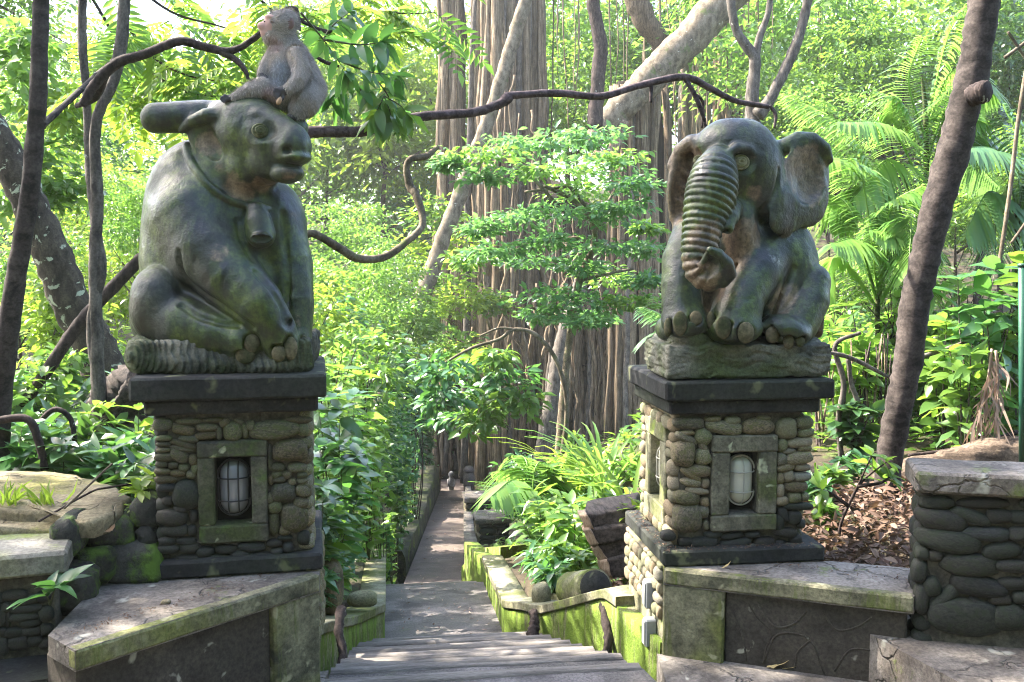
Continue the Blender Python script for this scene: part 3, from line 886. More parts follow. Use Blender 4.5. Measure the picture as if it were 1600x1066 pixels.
stones_px(pr, RS, (960, 560), 2.96, (1.5, YF, .6), (0, -1, 0), kindf=lambda x, y: 'dark' if y > 790 or (y > 670 and x > 700) else ('pale' if (rnd.random() < .22 and y < 700) else 'river'))
# its side towards the steps: sunlight is put into paler stones and frame
XS = 1.262
def zx(px, py): return PX(px, py, XS)[2]
niche(pr, [(XS, 4.70), (XS, 4.62), (XS, 4.44), (XS, 4.35)], .415, .885, .50, .80, (-1, 0), 0, M_glass_white, M_wire_pale, 1, fm=M_coping)
stones_fill(pr, (XS, 4.80), (XS, 4.24), .36, .955, (-1, 0, 0), 'pale', (.06, .12), (.035, .075), skip=lambda s, z: .085 < s < .465 and .405 < z < .895)
# right side, and the back
stones_fill(pr, (1.845, 4.24), (1.845, 4.80), .36, .955, (1, 0, 0), 'river', (.06, .12), (.035, .075))

# left pedestal, turned a little towards the steps
al = R(4)
nL = np.array([math.sin(al), -math.cos(al), 0.0]); sL = np.array([math.cos(al), math.sin(al), 0.0])
pl = thing('stone_pedestal', (-.60, 3.95, .388), 'darker river stone pedestal with caged lamp under the bull statue', 'pedestal', 'pedestals of river stone', al)
def lslab(nm, lo, hi, m, seed, bev=.01, rough=.004):
    V, F = grid_box(lo, hi, bev, rough, seed); V[:, 2] -= pl.location.z
    link(nm, fast_mesh(nm, V, F, False), m, pl)
lslab('cap_slab', (-.385, -.03, 1.094), (.355, .70, 1.186), M_blackslab, 12)
lslab('neck_slab', (-.338, .008, 1.034), (.322, .66, 1.093), M_blackslab, 13)
lslab('base_slab', (-.300, .0, .389), (.330, .72, .458), M_blackslab, 14)
V, F = mortar_core((-.275, .055, .457 - .388), (.275, .62, 1.036 - .388), [(1, -1, -.085, .095, .17, .49, .10)]); link('mortar', fast_mesh('mortar', V, F, False), M_mortar, pl)
pF = np.array([-.60, 3.95, .7]) - nL * .048
def lp(px): q = plane_hit(px, 760, pF, nL); return (q[0], q[1])
zl = lambda py: plane_hit(365, py, pF, nL)[2]
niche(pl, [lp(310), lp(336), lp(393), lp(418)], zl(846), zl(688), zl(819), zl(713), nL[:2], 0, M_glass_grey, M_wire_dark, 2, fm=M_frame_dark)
LS = [(220,305,90,65,0),(335,290,120,30,0),(450,285,100,25,0),(315,330,105,55,-8),(428,320,100,40,0),(418,358,100,40,0),(482,347,25,65,0),(507,298,45,40,30),(545,337,95,85,0),(572,292,45,25,-20),(602,335,28,75,8),(624,312,40,50,0),(740,330,230,95,0),(850,285,110,35,0),(870,330,45,60,0),
(225,370,75,28,0),(340,372,90,35,-10),(318,398,125,35,-15),(222,398,70,25),(315,418,130,28,-8),(225,424,70,25),(235,458,95,42),(295,450,90,65,-25),(362,470,40,55,10),(215,490,55,32),(270,495,50,38),(318,505,50,40),(370,510,40,50),(220,523,75,30),(292,530,70,35),(352,538,45,40),(235,560,100,38),(240,598,90,42),(330,630,120,140),(245,660,55,45),(305,695,80,40),(265,735,150,80,-5),(365,730,35,65),(275,795,115,65,0),(355,795,40,50),(240,845,80,40),(245,882,95,45),(330,845,90,40),(345,875,100,45),
(714,440,20,90),(810,428,165,105),(755,505,65,45),(842,505,95,42),(718,490,22,60),(750,537,50,35,20),(795,538,45,42),(865,540,50,32),(760,560,60,35),(818,570,40,35),(865,565,50,30),(720,560,25,50),(778,620,115,92),(865,612,65,60),(720,650,30,55),(740,690,60,60,20),(735,765,45,110),(830,735,120,140),(860,670,70,55),(785,795,50,50),(872,712,40,40),(870,830,60,70),(785,830,70,25),
(735,855,75,40),(415,893,95,45),(512,882,105,42),(630,870,125,48),(455,925,130,35),(580,912,85,50),(670,912,110,38),(750,897,55,50),(340,928,110,45),(800,875,50,50)]
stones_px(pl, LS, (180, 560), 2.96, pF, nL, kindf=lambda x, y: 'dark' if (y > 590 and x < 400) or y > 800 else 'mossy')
q0 = pF + sL * .275; q1 = q0 - nL * .55
stones_fill(pl, q0[:2], q1[:2], .46, 1.034, sL, 'river', (.06, .12), (.035, .075))
q0 = pF - sL * .29; q1 = q0 - nL * .55
stones_fill(pl, q1[:2], q0[:2], .46, 1.034, -sL, 'dark', (.06, .12), (.035, .075))

# ------------------------------------------------------------------ the low walls in front of the pedestals
def lowwall(label, a, b, ztop, zbot, back, pier, name='low_wall', relief=None, endface=True):
    a, b = np.array(a), np.array(b); Lw = np.linalg.norm(b - a); d = (b - a) / Lw
    nn = np.array([d[1], -d[0]])
    if nn[1] > 0: nn = -nn
    r = thing(name, (*a, zbot), label, 'wall')
    def sb(nm, s0, s1, t0, t1, z0, z1, m, seed, rough=.004):
        V, F = grid_box((s0, t0, z0), (s1, t1, z1), .009, rough, seed, .04)
        W = np.zeros_like(V); W[:, :2] = a + np.outer(V[:, 0], d) + np.outer(V[:, 1], -nn); W[:, 2] = V[:, 2]
        part(nm, W, F, m, r, False)
    sb('pier', -.004, pier, .003, .30, zbot, ztop - .072, M_pier, 21)
    sb('panel', pier + .001, Lw - .02, .032, .25, zbot - .02, ztop - .075, M_panel, 22, .003)
    poly = [a, b] + [np.array(p) for p in back]
    V, F = prism([tuple(p) for p in poly], ztop - .0715, ztop)
    # a finer front lip so that the edge is worn
    part('coping', V, F, M_pave, r, False)
    sb('lip', 0, Lw, -.006, .05, ztop - .069, ztop + .002, M_pier, 23, .003)
    if relief:
        for rr in relief:
            pts = [(a + d * s - nn * .0325) for s, z in rr]
            pts = np.array([[p[0], p[1], z] for p, (s, z) in zip(pts, rr)])
            sp = spline(pts, 16); V, F = tube(sp, .0048, 6); part('carved_line', V, F, M_panel, r)
    return r
aR, bR = PZ(1037, 889, .285)[:2], PZ(1428, 933, .285)[:2]
rel = [[(.36, .17), (.40, .11), (.46, .05), (.44, -.02), (.43, -.09)], [(.40, .17), (.47, .08), (.55, .10), (.60, .16)], [(.43, -.09), (.47, .03), (.54, .06), (.62, .04), (.66, -.05), (.68, -.1)],
       [(.66, .18), (.72, .10), (.80, .12), (.86, .17)], [(.56, -.09), (.57, -.02), (.62, .04)], [(.30, .12), (.34, .02), (.36, -.09)], [(.72, -.08), (.78, .02), (.88, .03)]]
lowwall('low wall with a carved dark panel and mossy pier below the elephant pedestal', aR, bR, .285, -.12, [(2.34, 3.98), (1.95, 4.16), (1.20, 4.16)], .262, relief=rel)
aL, bL = PZ(499, 898, .385)[:2], PZ(117, 1017, .385)[:2]
lowwall('low wall with plain dark panel and slanting slab top below the bull pedestal', aL, bL, .385, -.07, [(-1.14, 3.40), (-1.13, 3.72), (-1.10, 4.06), (-.285, 3.985)], .215)
# side of the right pedestal's foot: rubble face over the moss wall
rf = thing('rubble_footing', (1.20, 4.5, -.2), 'sunlit footing of pale rounded stones under the elephant pedestal beside the steps', 'footing')
V, F = grid_box((1.205, 4.175, -.30), (1.92, 4.86, .284), .01, .004, 31); part('mortar', V, F, M_coping, rf, False)
stones_fill(rf, (1.20, 4.86), (1.20, 4.22), .02, .28, (-1, 0, 0), 'pale', (.05, .11), (.045, .075))  # sunlight on this face is put into the pale stones and mortar
lf = thing('rubble_footing', (-.3, 4.4, -.2), 'shaded rubble footing under the bull pedestal beside the steps', 'footing')
V, F = grid_box((-1.0, 4.06, -.4), (-.335, 4.66, .386), .01, .004, 32); part('mortar', V, F, M_pier, lf, False)
stones_fill(lf, (-.33, 4.10), (-.33, 4.66), -.05, .38, (1, 0, 0), 'river', (.05, .11), (.045, .075))
# pale boxes fixed to the sunlit pier face
for (x0, y0, x1, y1, lab) in ((1005, 905, 1018, 950, 'narrow pale board fixed upright on the sunlit mossy pier'), (1003, 965, 1019, 1010, 'small grey metal box fixed to the sunlit mossy pier near the steps')):
    p = PX((x0 + x1) / 2, (y0 + y1) / 2, 1.165)
    k = (p @ FV) / F_PX
    V, F = box((1.150, p[1] - .028, p[2] - (y1 - y0) * k / 2), (1.205, p[1] + .028, p[2] + (y1 - y0) * k / 2), .006)
    bxr = thing('wall_box' if 'box' in lab else 'wall_board', (1.18, p[1], p[2]), lab, 'box' if 'box' in lab else 'board')
    part('casing', V, F, flat_mat('painted_grey_casing', (.26, .27, .28), .5), bxr, False)
    V, F = box((1.1455, p[1] - .022, p[2] - (y1 - y0) * k * .42), (1.1505, p[1] + .022, p[2] + (y1 - y0) * k * .42), .002)
    part('cover', V, F, flat_mat('worn_grey_cover', (.33, .33, .31), .5), bxr, False)

# landing and blocks at the camera's feet
V, F = prism([(1.165, 4.16), (2.02, 3.90), (2.1, 3.2), (2.2, 1.0), (1.15, 1.0), (1.10, 3.7)], -.40, -.105)
tag(link('pavement', fast_mesh('pavement', V, F, False), M_pave), kind='structure')
V, F = prism([(-.26, 4.06), (-.47, 4.00), (-1.06, 3.26), (-1.6, 3.2), (-1.6, 1.0), (-.35, 1.0), (-.30, 3.7)], -.40, -.062)
tag(link('pavement', fast_mesh('pavement', V, F, False), M_pave), kind='structure')
rb = thing('stone_block', (2.3, 3.4, -.2), 'raised grey slab block in front of the dark stone wall beyond the elephant', 'block')
V, F = prism([(1.947, 3.806), (2.22, 3.96), (3.3, 3.75), (3.3, 2.2), (2.30, 2.4), (2.056, 3.284)], -.35, .098); part('slab', V, F, M_pave, rb, False)
# dark stone wall with a cap at the right edge
aW, bW = PZ(1432, 737, .80)[:2], PZ(1600, 745, .80)[:2]
dW = (bW - aW) / np.linalg.norm(bW - aW); nW = np.array([dW[1], -dW[0]]); nW = nW if nW[1] < 0 else -nW
sw = thing('stone_wall', (*aW, .1), 'wall of dark rounded river stones under a thick grey cap slab beyond the elephant', 'wall', 'walls of dark river stones')
def wslab(root, a, d, n, nm, s0, s1, t0, t1, z0, z1, m, seed, cell=.05):
    V, F = grid_box((s0, t0, z0), (s1, t1, z1), .012, .005, seed, cell)
    W = np.zeros_like(V); W[:, :2] = np.array(a) + np.outer(V[:, 0], d) + np.outer(V[:, 1], -np.array(n)); W[:, 2] = V[:, 2]
    part(nm, W, F, m, root, False)
wslab(sw, aW, dW, nW, 'cap_slab', 0, 1.2, 0, .30, .712, .80, M_pave, 41)
wslab(sw, aW, dW, nW, 'mortar', .05, 1.2, .055, .25, .0, .714, M_mortar, 42)
WS = [(175,290,140,60),(375,293,200,48),(195,365,195,95,-8),(320,350,150,60,-15),(450,350,105,65),(530,355,90,60),(230,452,270,100,-8),(380,425,195,65,-3),(530,425,85,65),(455,498,150,75,8),(115,510,55,60),(315,558,250,95,-3),(510,565,140,60),(98,590,65,105),(360,650,225,95,-12),(155,655,75,90,15),(205,700,140,60,42),(110,705,60,130),(505,640,110,55),(450,710,90,50),(365,740,120,50,-35),(300,785,270,165),(490,785,140,120),(540,700,70,60),(170,520,60,50),(600,300,120,60),(610,420,120,80),(600,520,110,90),(600,640,110,90),(610,760,110,110)]
stones_px(sw, WS, (1400, 680), 2.76, (*(aW - nW * .045), .4), (*nW, 0), 'dark', grow=1.06)
e0 = aW + dW * .045 - nW * .05; e1 = aW + dW * .045 - nW * .25
stones_fill(sw, e1, e0, .05, .71, (-dW[0], -dW[1], 0), 'dark', (.07, .12), (.05, .09))
# low stone wall with slab at the left edge
aV = PZ(105, 862, .60)[:2]; bV = PZ(0, 871, .60)[:2]
dV = (bV - aV) / np.linalg.norm(bV - aV); nV = np.array([dV[1], -dV[0]]); nV = nV if nV[1] < 0 else -nV
vw = thing('stone_wall', (*aV, .2), 'low wall of small dark stones under a pale cap slab beside the mossy blocks', 'wall', 'walls of dark river stones')
wslab(vw, aV, dV, nV, 'cap_slab', 0, 1.0, 0, .34, .515, .60, M_topslab, 43)
wslab(vw, aV, dV, nV, 'mortar', .04, 1.0, .05, .40, .10, .516, M_mortar, 44)
VS = [(70,645,110,50),(125,670,120,50),(30,705,45,60),(120,712,130,45),(115,750,140,45),(145,780,100,40),(10,750,40,90),(40,765,20,80),(60,828,90,50),(150,820,90,50),(85,875,95,75),(170,865,70,55),(15,890,60,90),(10,820,50,40),(-30,660,90,60),(-40,720,80,60),(-50,800,90,80),(-50,890,90,80),(212,655,60,55),(222,735,60,75),(226,812,55,60),(222,880,60,60)]
stones_px(vw, VS, (0, 720), 3.08, (*(aV - nV * .045), .4), (*nV, 0), 'dark', grow=1.08)
for (z, y0, lab) in ((.215, 3.62, 'dark stone ledge below the small dark stones of the low wall'), (.10, 3.50, 'lower dark stone ledge nearest the left edge')):
    led = thing('stone_ledge', (-1.5, y0, z - .1), lab, 'ledge')
    V, F = prism([(-1.13, y0 - .16), (-1.15, y0 + .06), (-2.4, y0 + .1), (-2.4, y0 - .32), (-1.5, y0 - .27)], z - .115 if z > .15 else -.3, z); part('slab', V, F, M_blackslab, led, False)

# mossy blocks and the sandstone slab
def rough_block(lo, hi, seed, rough=.022, bev=.035, cell=.035):
    V, F = grid_box(lo, hi, bev, 0, seed, cell)
    o = np.stack([vnoise(V, 7, seed, 3), vnoise(V, 7, seed + 4, 3), vnoise(V, 7, seed + 8, 3)], -1)
    return V + o * rough, F
mbw = thing('rubble_wall', (-1.0, 3.9, .3), 'tumbled wall of mossy dark stone blocks left of the bull pedestal', 'wall')
for i, (cx, cy, w, h, Y) in enumerate(((295,385,130,190,3.80),(510,365,235,175,3.93),(690,262,150,155,3.98),(700,385,110,110,3.97),(620,525,265,195,3.90),(440,525,180,185,3.86),(330,645,200,225,3.74),(770,300,90,180,4.05),(560,290,200,80,4.02))):
    c = P(cx / 3.08, 720 + cy / 3.08, Y); k = Y / F_PX / 3.08
    V, F = rough_block((c[0] - w * k / 2, Y, c[2] - h * k / 2), (c[0] + w * k / 2, Y + .22, c[2] + h * k / 2), 51 + i)
    part('block', V, F, M_mossblock, mbw)
rs = thing('sandstone_slab', (-1.4, 4.1, .6), 'sunlit yellow flat topped rock behind the low slab wall', 'rock')
def slabtop(pxs, z, th, seed, mat, root, nm='slab'):
    pts = np.array([PZ(x, y, z)[:2] for x, y in pxs]); 
    # finer outline with rough edge
    q = []
    for i in range(len(pts)):
        a, b = pts[i], pts[(i + 1) % len(pts)]; m = max(2, int(np.linalg.norm(b - a) / .05))
        for t in range(m): q.append(a + (b - a) * t / m)
    q = np.array(q); q = q + .015 * np.stack([vnoise(np.c_[q, 0 * q[:, 0]], 8, seed, 2), vnoise(np.c_[q, 0 * q[:, 0]], 8, seed + 2, 2)], -1)
    c = q.mean(0); rings = [1, .985, .9, .7, .45, .2]; n = len(q); V = []
    zz = [z - th, z - .018, z, z, z, z]; rr = [.985, 1.0, .985, .8, .5, .2]
    for r_, z_ in zip(rr, zz):
        w = c + (q - c) * r_; V.append(np.c_[w, np.full(n, z_)])
    V = np.concatenate(V); V[n:, 2] += .020 * vnoise(V[n:], 4.5, seed, 3) + .010 * vnoise(V[n:], 15, seed, 2)
    F = [(a * n + j, a * n + (j + 1) % n, (a + 1) * n + (j + 1) % n, (a + 1) * n + j) for a in range(5) for j in range(n)]
    V = np.concatenate([V, [[*c, z]]]); F3 = [(5 * n + j, 5 * n + (j + 1) % n, 6 * n) for j in range(n)]
    part(nm, V, [np.array(F), np.array(F3)], mat, root, True)
slabtop([(-220, 735), (10, 734), (120, 742), (170, 757), (206, 778), (190, 797), (150, 812), (110, 812), (85, 800), (-20, 796), (-220, 796)], .66, .075, 3, M_sandstone, rs)
slabtop([(-220, 800), (-20, 800), (78, 804), (104, 814), (100, 822), (60, 824), (-60, 826), (-220, 826)], .625, .10, 6, M_sandstone, rs)

# ------------------------------------------------------------------ lower path: naga parapet, posts, pillars
M_darkmoss = stone_mat('dark_mossy_parapet', (.035, .034, .026), (.10, .095, .065), (.06, .07, .03), moss=.45, mosscol=(.07, .09, .02), scale=2.5, bump=1.0, bdist=.04, rand=0)
pp = thing('parapet', (.1, 18, -4), 'mossy parapet wall with humped top along the left of the lower path', 'wall')
ys = np.linspace(12.4, 31, 60); pts = []
for y in ys:
    x = float(xpath(y)) - .40; hgt = .34 + .42 * float(sstep(17, 27, y)) + .22 * max(0, math.sin((y - 18) * .95)) * float(sstep(19, 23, y)); pts.append((x, y, float(zpath(y)) + hgt, float(zpath(y)) - .4))
V, F = wallstrip(pts, .42, sub=.25, bump=.07, seed=12); part('parapet_body', V, F, M_darkmoss, pp)
def lathe(prof, seg=16):
    V = np.array([[r * math.cos(a), r * math.sin(a), z] for r, z in prof for a in np.linspace(0, 2 * np.pi, seg, endpoint=False)])
    n = len(prof); i = np.arange(n - 1)[:, None] * seg; j = np.arange(seg)[None]; j2 = (j + 1) % seg
    return V, np.stack([i + j, i + j2, i + seg + j2, i + seg + j], -1).reshape(-1, 4)
M_postbrown = stone_mat('brown_carved_post', (.06, .045, .04), (.17, .13, .115), scale=3, bump=.8, rand=.1)
M_palestatue = stone_mat('pale_weathered_statue', (.20, .19, .19), (.42, .41, .42), scale=4, bump=.8, rand=0)
c = P(733, 768, 26.5); k = 26.5 / F_PX
gp = thing('carved_post', tuple(c), 'brown jar shaped stone post at the far end of the lower path', 'post')
V, F = lathe([(0, -.4), (7 * k, -.4), (7 * k, 4 * k), (8.5 * k, 10 * k), (9.5 * k, 22 * k), (8 * k, 29 * k), (6.5 * k, 32 * k), (8 * k, 34 * k), (8 * k, 38 * k), (5 * k, 41 * k), (0, 41 * k)]); link('post_body', fast_mesh('post_body', V, F), M_postbrown, gp)
V, F = lathe([(6.9 * k, 31 * k), (8.9 * k, 33.2 * k), (8.9 * k, 36 * k), (6 * k, 37.5 * k)]); link('post_rim', fast_mesh('post_rim', V, F), M_postbrown, gp)
c = P(705, 770, 31); k = 31 / F_PX
gs = thing('small_statue', tuple(c), 'small pale crouching figure statue on the far end of the mossy parapet', 'statue')
V, F = uv_ell((0, 0, 14 * k), (5 * k, 5 * k, 15 * k)); link('torso', fast_mesh('torso', V, F), M_palestatue, gs)
V, F = uv_ell((0, -2 * k, 30 * k), (4.5 * k, 4.5 * k, 5 * k)); link('head', fast_mesh('head', V, F), M_palestatue, gs)
for sx in (-1, 1):
    V, F = tube([(sx * 4.5 * k, 0, 22 * k), (sx * 5 * k, -3 * k, 14 * k), (sx * 2 * k, -5 * k, 10 * k)], 1.8 * k, 8); link('arm', fast_mesh('arm', V, F), M_palestatue, gs)
for i, (sx, sy, Y, s, lab) in enumerate(((655, 712, 33, 1.2, 'dark blurred statue in the shade under the roots left of the path end'), (690, 705, 35, 1.5, 'dark seated statue in the shadow behind the path end'))):
    c = P(sx, sy + 45, Y); k = Y / F_PX * s
    g_ = thing('shaded_statue', tuple(c), lab, 'statue')
    V, F = lathe([(0, -.5), (14 * k, -.5), (13 * k, 6 * k), (9 * k, 10 * k), (10 * k, 18 * k), (6 * k, 25 * k), (0, 26 * k)]); link('torso', fast_mesh('torso', V, F), M_darkmoss, g_)
    V, F = uv_ell((0, 0, 30 * k), (6 * k, 6 * k, 6.5 * k)); link('head', fast_mesh('head', V, F), M_darkmoss, g_)
def pillar(px0, px1, py, Y, hpx, lab, dep=.55, kind='dark'):
    a = P(px0, py, Y); b = P(px1, py, Y); k = Y / F_PX; w = b[0] - a[0]
    r = thing('wall_pillar', (a[0], Y, a[2] - hpx * k), lab, 'pillar', 'pillars along the lower path')
    th = 9 * k
    V, F = grid_box((a[0], Y, a[2] - th), (b[0], Y + dep, a[2]), .02, .008, rnd.randrange(99), .08); part('cap_slab', V, F, M_pave, r, False)
    z0 = a[2] - hpx * k - .3
    V, F = box((a[0] + .06, Y + .06, z0), (b[0] - .04, Y + dep - .04, a[2] - th + .002), .01); part('mortar', V, F, M_mortar, r, False)
    stones_fill(r, (a[0] + .05, Y + .05), (b[0] - .03, Y + .05), z0 + .2, a[2] - th, (0, -1, 0), kind, (.14, .26), (.07, .12))
    stones_fill(r, (a[0] + .05, Y + dep - .04), (a[0] + .05, Y + .05), z0 + .2, a[2] - th, (-1, 0, 0), 'pale', (.14, .26), (.08, .14))  # paler than the front: sunlight on this side is put into the stones
pillar(725, 770, 778, 18.2, 58, 'farther stone pillar with flat cap right of the lower path')
pillar(743, 800, 812, 14.0, 72, 'middle stone pillar with wide grey cap right of the lower path')
pillar(800, 862, 868, 11.2, 60, 'nearest stone pillar half hidden by plants right of the lower path')
V, F = wallstrip([(.93, 12.2, -1.95, -3.0), (1.12, 15, -2.55, -3.6), (1.42, 19, -3.25, -4.4), (1.75, 23, -3.95, -5), (2.2, 29, -5.0, -6)], -.16, .2, .01, 14)
kb = thing('kerb_wall', (1.2, 16, -3), 'low grey kerb wall along the right of the lower path', 'wall'); part('kerb_body', V, F, M_pave, kb)
# short mossy parapet where the ramp ends
se = thing('moss_parapet', (.8, 9.2, -1.4), 'short mossy parapet with green slab top where the steps drop to the path', 'wall')
V, F = wallstrip([(.70, 9.7, -1.45, -2.4), (.80, 8.9, -1.02, -2.0), (.93, 8.3, -.84, -1.8)], .30, .06, .01, 18); part('parapet_body', V, F, M_mosswall, se)
# ------------------------------------------------------------------ vegetation
M_leaf_bright = leaf_mat('bright_sunlit_leaf', [(.045, .12, .020), (.09, .175, .028), (.15, .23, .035), (.06, .14, .035)], .48, (.30, .58, .08), .30, .55)  # sunlight on the leaves is put into this lighter, yellower colour
M_leaf_yellow = leaf_mat('yellow_green_leaf', [(.12, .20, .025), (.18, .25, .03), (.10, .18, .025)], .55, (.42, .62, .06))
M_leaf_teal = leaf_mat('skylit_blue_green_leaf', [(.022, .075, .036), (.035, .105, .050), (.055, .14, .055), (.045, .12, .035)], .38, (.18, .45, .06), .30, .6)  # bluish sky reflection on shaded leaves is put into the colour
M_leaf_teal2 = leaf_mat('fresh_blue_green_leaf', [(.045, .125, .055), (.07, .16, .065), (.10, .19, .06), (.06, .15, .05)], .45, (.22, .50, .10), .32, .55)
M_leaf_mid = leaf_mat('mid_green_leaf', [(.040, .105, .022), (.065, .14, .030), (.10, .175, .03), (.05, .12, .04)], .45, (.30, .52, .05), .34, .5)
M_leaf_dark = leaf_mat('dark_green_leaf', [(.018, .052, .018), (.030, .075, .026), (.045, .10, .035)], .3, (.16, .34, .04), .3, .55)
M_leaf_palm = leaf_mat('palm_leaflet', [(.085, .20, .045), (.13, .25, .05), (.18, .28, .06)], .46, (.36, .62, .11), .34, .5)
M_leaf_palmteal = leaf_mat('blue_palm_leaflet', [(.06, .15, .065), (.09, .19, .08), (.11, .20, .06)], .42, (.28, .5, .1), .3, .55)
M_leaf_dead = leaf_mat('dead_brown_frond', [(.22, .15, .13), (.32, .24, .20), (.27, .19, .14)], .2, (.3, .2, .12), .7, .2)
M_litter = leaf_mat('dry_fallen_leaf', [(.05, .03, .022), (.11, .065, .045), (.19, .135, .10), (.07, .04, .03), (.14, .085, .06)], .12, (.3, .18, .08), .75, .2)
M_bark_brown = bark_mat('brown_bark', (.040, .028, .026), (.115, .082, .074), spots=.04, stretch=(16, 16, 5), moss=.02)
M_bark_ring = bark_mat('ringed_brown_bark', (.034, .026, .024), (.105, .084, .076), spots=.10, spotcol=(.20, .17, .15), stretch=(7, 7, 11), bump=.5, bdist=.008)
M_bark_dark = bark_mat('dark_bark', (.030, .022, .022), (.085, .062, .056), spots=.05, stretch=(16, 16, 5))
M_bark_grey = bark_mat('grey_bark', (.10, .085, .075), (.24, .205, .175), spots=.12, spotcol=(.40, .39, .34), stretch=(12, 12, 4))
M_bark_lichen = bark_mat('dark_bark_with_lichen', (.040, .030, .022), (.10, .078, .055), spots=.55, spotcol=(.34, .36, .26), stretch=(10, 10, 5), moss=.1)
M_bark_pale = bark_mat('pale_smooth_bark', (.15, .115, .08), (.34, .275, .20), spots=.2, spotcol=(.46, .45, .38), stretch=(5, 5, 3), moss=.35)
M_bark_banyan = bark_mat('banyan_root_bark', (.16, .108, .068), (.56, .42, .285), stretch=(24, 24, .9), bump=1.0, bdist=.03, moss=.10, vary=.36)
M_bark_banyandark = bark_mat('shaded_banyan_core_bark', (.022, .017, .013), (.075, .055, .040), stretch=(14, 14, .6), bump=1.0, bdist=.05, moss=.1)  # shade in the gaps between roots is put into this dark core colour
M_liana = bark_mat('purple_grey_dead_branch', (.075, .052, .052), (.17, .125, .13), spots=.06, stretch=(14, 14, 14))
M_cutwood = stone_mat('split_pale_wood', (.30, .20, .13), (.52, .38, .27), scale=5, stretch=(20, 20, 2), bump=.6, rand=0)
M_charwood = stone_mat('weathered_log_bark', (.045, .036, .032), (.14, .11, .095), scale=4, stretch=(10, 2, 10), bump=1.0, bdist=.02, rand=0)

# leaf outlines: rows (along, across, lift)
def tmpl(kind):
    if kind == 'far': V = [(0, 0, 0), (.5, .5, .10), (1, 0, -.05), (.5, -.5, .10)]; F = [(0, 1, 2), (0, 2, 3)]
    elif kind == 'oval':
        V = [(0, 0, 0), (.22, .36, .07), (.58, .46, .05), (1, 0, -.16), (.58, -.46, .05), (.22, -.36, .07), (.3, 0, 0), (.65, 0, -.03)]
        F = [(0, 1, 6), (1, 2, 7), (1, 7, 6), (2, 3, 7), (0, 6, 5), (6, 7, 4), (6, 4, 5), (7, 3, 4)]
    elif kind == 'long':
        V = [(0, 0, 0), (.25, .5, .05), (.6, .42, .0), (1, 0, -.28), (.6, -.42, .0), (.25, -.5, .05), (.3, 0, -.02), (.65, 0, -.08)]
        F = [(0, 1, 6), (1, 2, 7), (1, 7, 6), (2, 3, 7), (0, 6, 5), (6, 7, 4), (6, 4, 5), (7, 3, 4)]
    return np.array(V, float), np.array(F)
TM = {k: tmpl(k) for k in ('far', 'oval', 'long')}
def unit(a): return a / (np.linalg.norm(a, axis=-1, keepdims=True) + 1e-9)
def leaves(pos, d, up, L, W, kind='far'):
    """many leaves as one set of arrays: base points, directions, up hints, lengths, widths"""
    T, F = TM[kind]; d = unit(d); s = unit(np.cross(d, up)); n = np.cross(s, d)
    L = np.broadcast_to(L, (len(pos),)); W = np.broadcast_to(W, (len(pos),))
    V = pos[:, None] + d[:, None] * (T[None, :, 0:1] * L[:, None, None]) + s[:, None] * (T[None, :, 1:2] * W[:, None, None]) + n[:, None] * (T[None, :, 2:3] * L[:, None, None])
    k = np.arange(len(pos))[:, None, None] * len(T)
    return V.reshape(-1, 3), (F[None] + k).reshape(-1, F.shape[1])
def crown(n, lobes, L, ratio=.45, seed=0, clump=26, flat=.35, kind='far', spread=.16, droop=.25, shell=.45):
    """leaves in clumps spread unevenly through lobes (centre, radii): gaps stay between the clumps"""
    g = np.random.default_rng(seed); m = max(1, n // clump)
    vol = np.array([np.prod(r) ** .67 for _, r in lobes]); pick = g.choice(len(lobes), m, p=vol / vol.sum())
    c = np.array([l[0] for l in lobes], float)[pick]; r = np.array([l[1] for l in lobes], float)[pick]
    u = unit(g.normal(size=(m, 3))); rad = shell + (1 - shell) * g.random((m, 1)) ** .6
    cc = c + u * r * rad
    sc = (spread * np.cbrt(np.prod(r, 1)))[:, None] * (.6 + .9 * g.random((m, 1)))
    idx = np.repeat(np.arange(m), clump); q = g.normal(size=(m * clump, 3)); q[:, 2] *= flat
    tilt = unit(u * np.array([1, 1, .3]) + .3 * g.normal(size=(m, 3)))
    p = cc[idx] + q * sc[idx]
    p[:, 2] -= .25 * np.abs((q * tilt[idx]).sum(1)) * sc[idx][:, 0]
    d = unit(q * np.array([1, 1, .4]) + .7 * tilt[idx] + .5 * g.normal(size=p.shape)); d[:, 2] -= droop
    up = np.array([0, 0, 1.0]) + .45 * g.normal(size=p.shape)
    Ls = L * (.65 + .7 * g.random(len(p)))
    return leaves(p, d, up, Ls, Ls * ratio, kind)
def corridor(p, grow=0.0):
    """True where a point stands over the steps or the path"""
    x, y = p[:, 0], p[:, 1]
    a = np.where(y < 8.2, xl(y) + .02, xpath(y) - .43); b = np.where(y < 8.2, xr(y) + .05, xpath(y) + np.where(y < 10, .20, .36))
    top = np.where(y < 8.2, 1.0, 1.9)
    zl_ = np.interp(y, [4.35, 4.7, 5.35, 6, 8], [0, -.1, -.3, -.475, -.86]) + .04
    face = (y > 4.2) & (y < 8) & (p[:, 2] < zl_) & (x > xl(y) - .32) & (x < xr(y) + .36)
    return face | (x > a - grow) & (x < b + grow) & (y > 3) & (y < 33) & (p[:, 2] < zpath(y) + top)
def thin(V, F, nv, p):
    """drop the leaves (nv vertices each) whose points p lie over the steps"""
    k = ~corridor(p)
    return V.reshape(-1, nv, 3)[k].reshape(-1, 3), F[:k.sum() * (len(F) // len(k))]
def limb(pts, sides=8, n=None, wob=.06, seed=0):
    """tapered limb through (x,y,z,r) rows"""
    p = spline(np.array(pts, float), n or max(6, 5 * len(pts)))
    return tube(p[:, :3], np.maximum(p[:, 3], .001), sides, wob, seed)
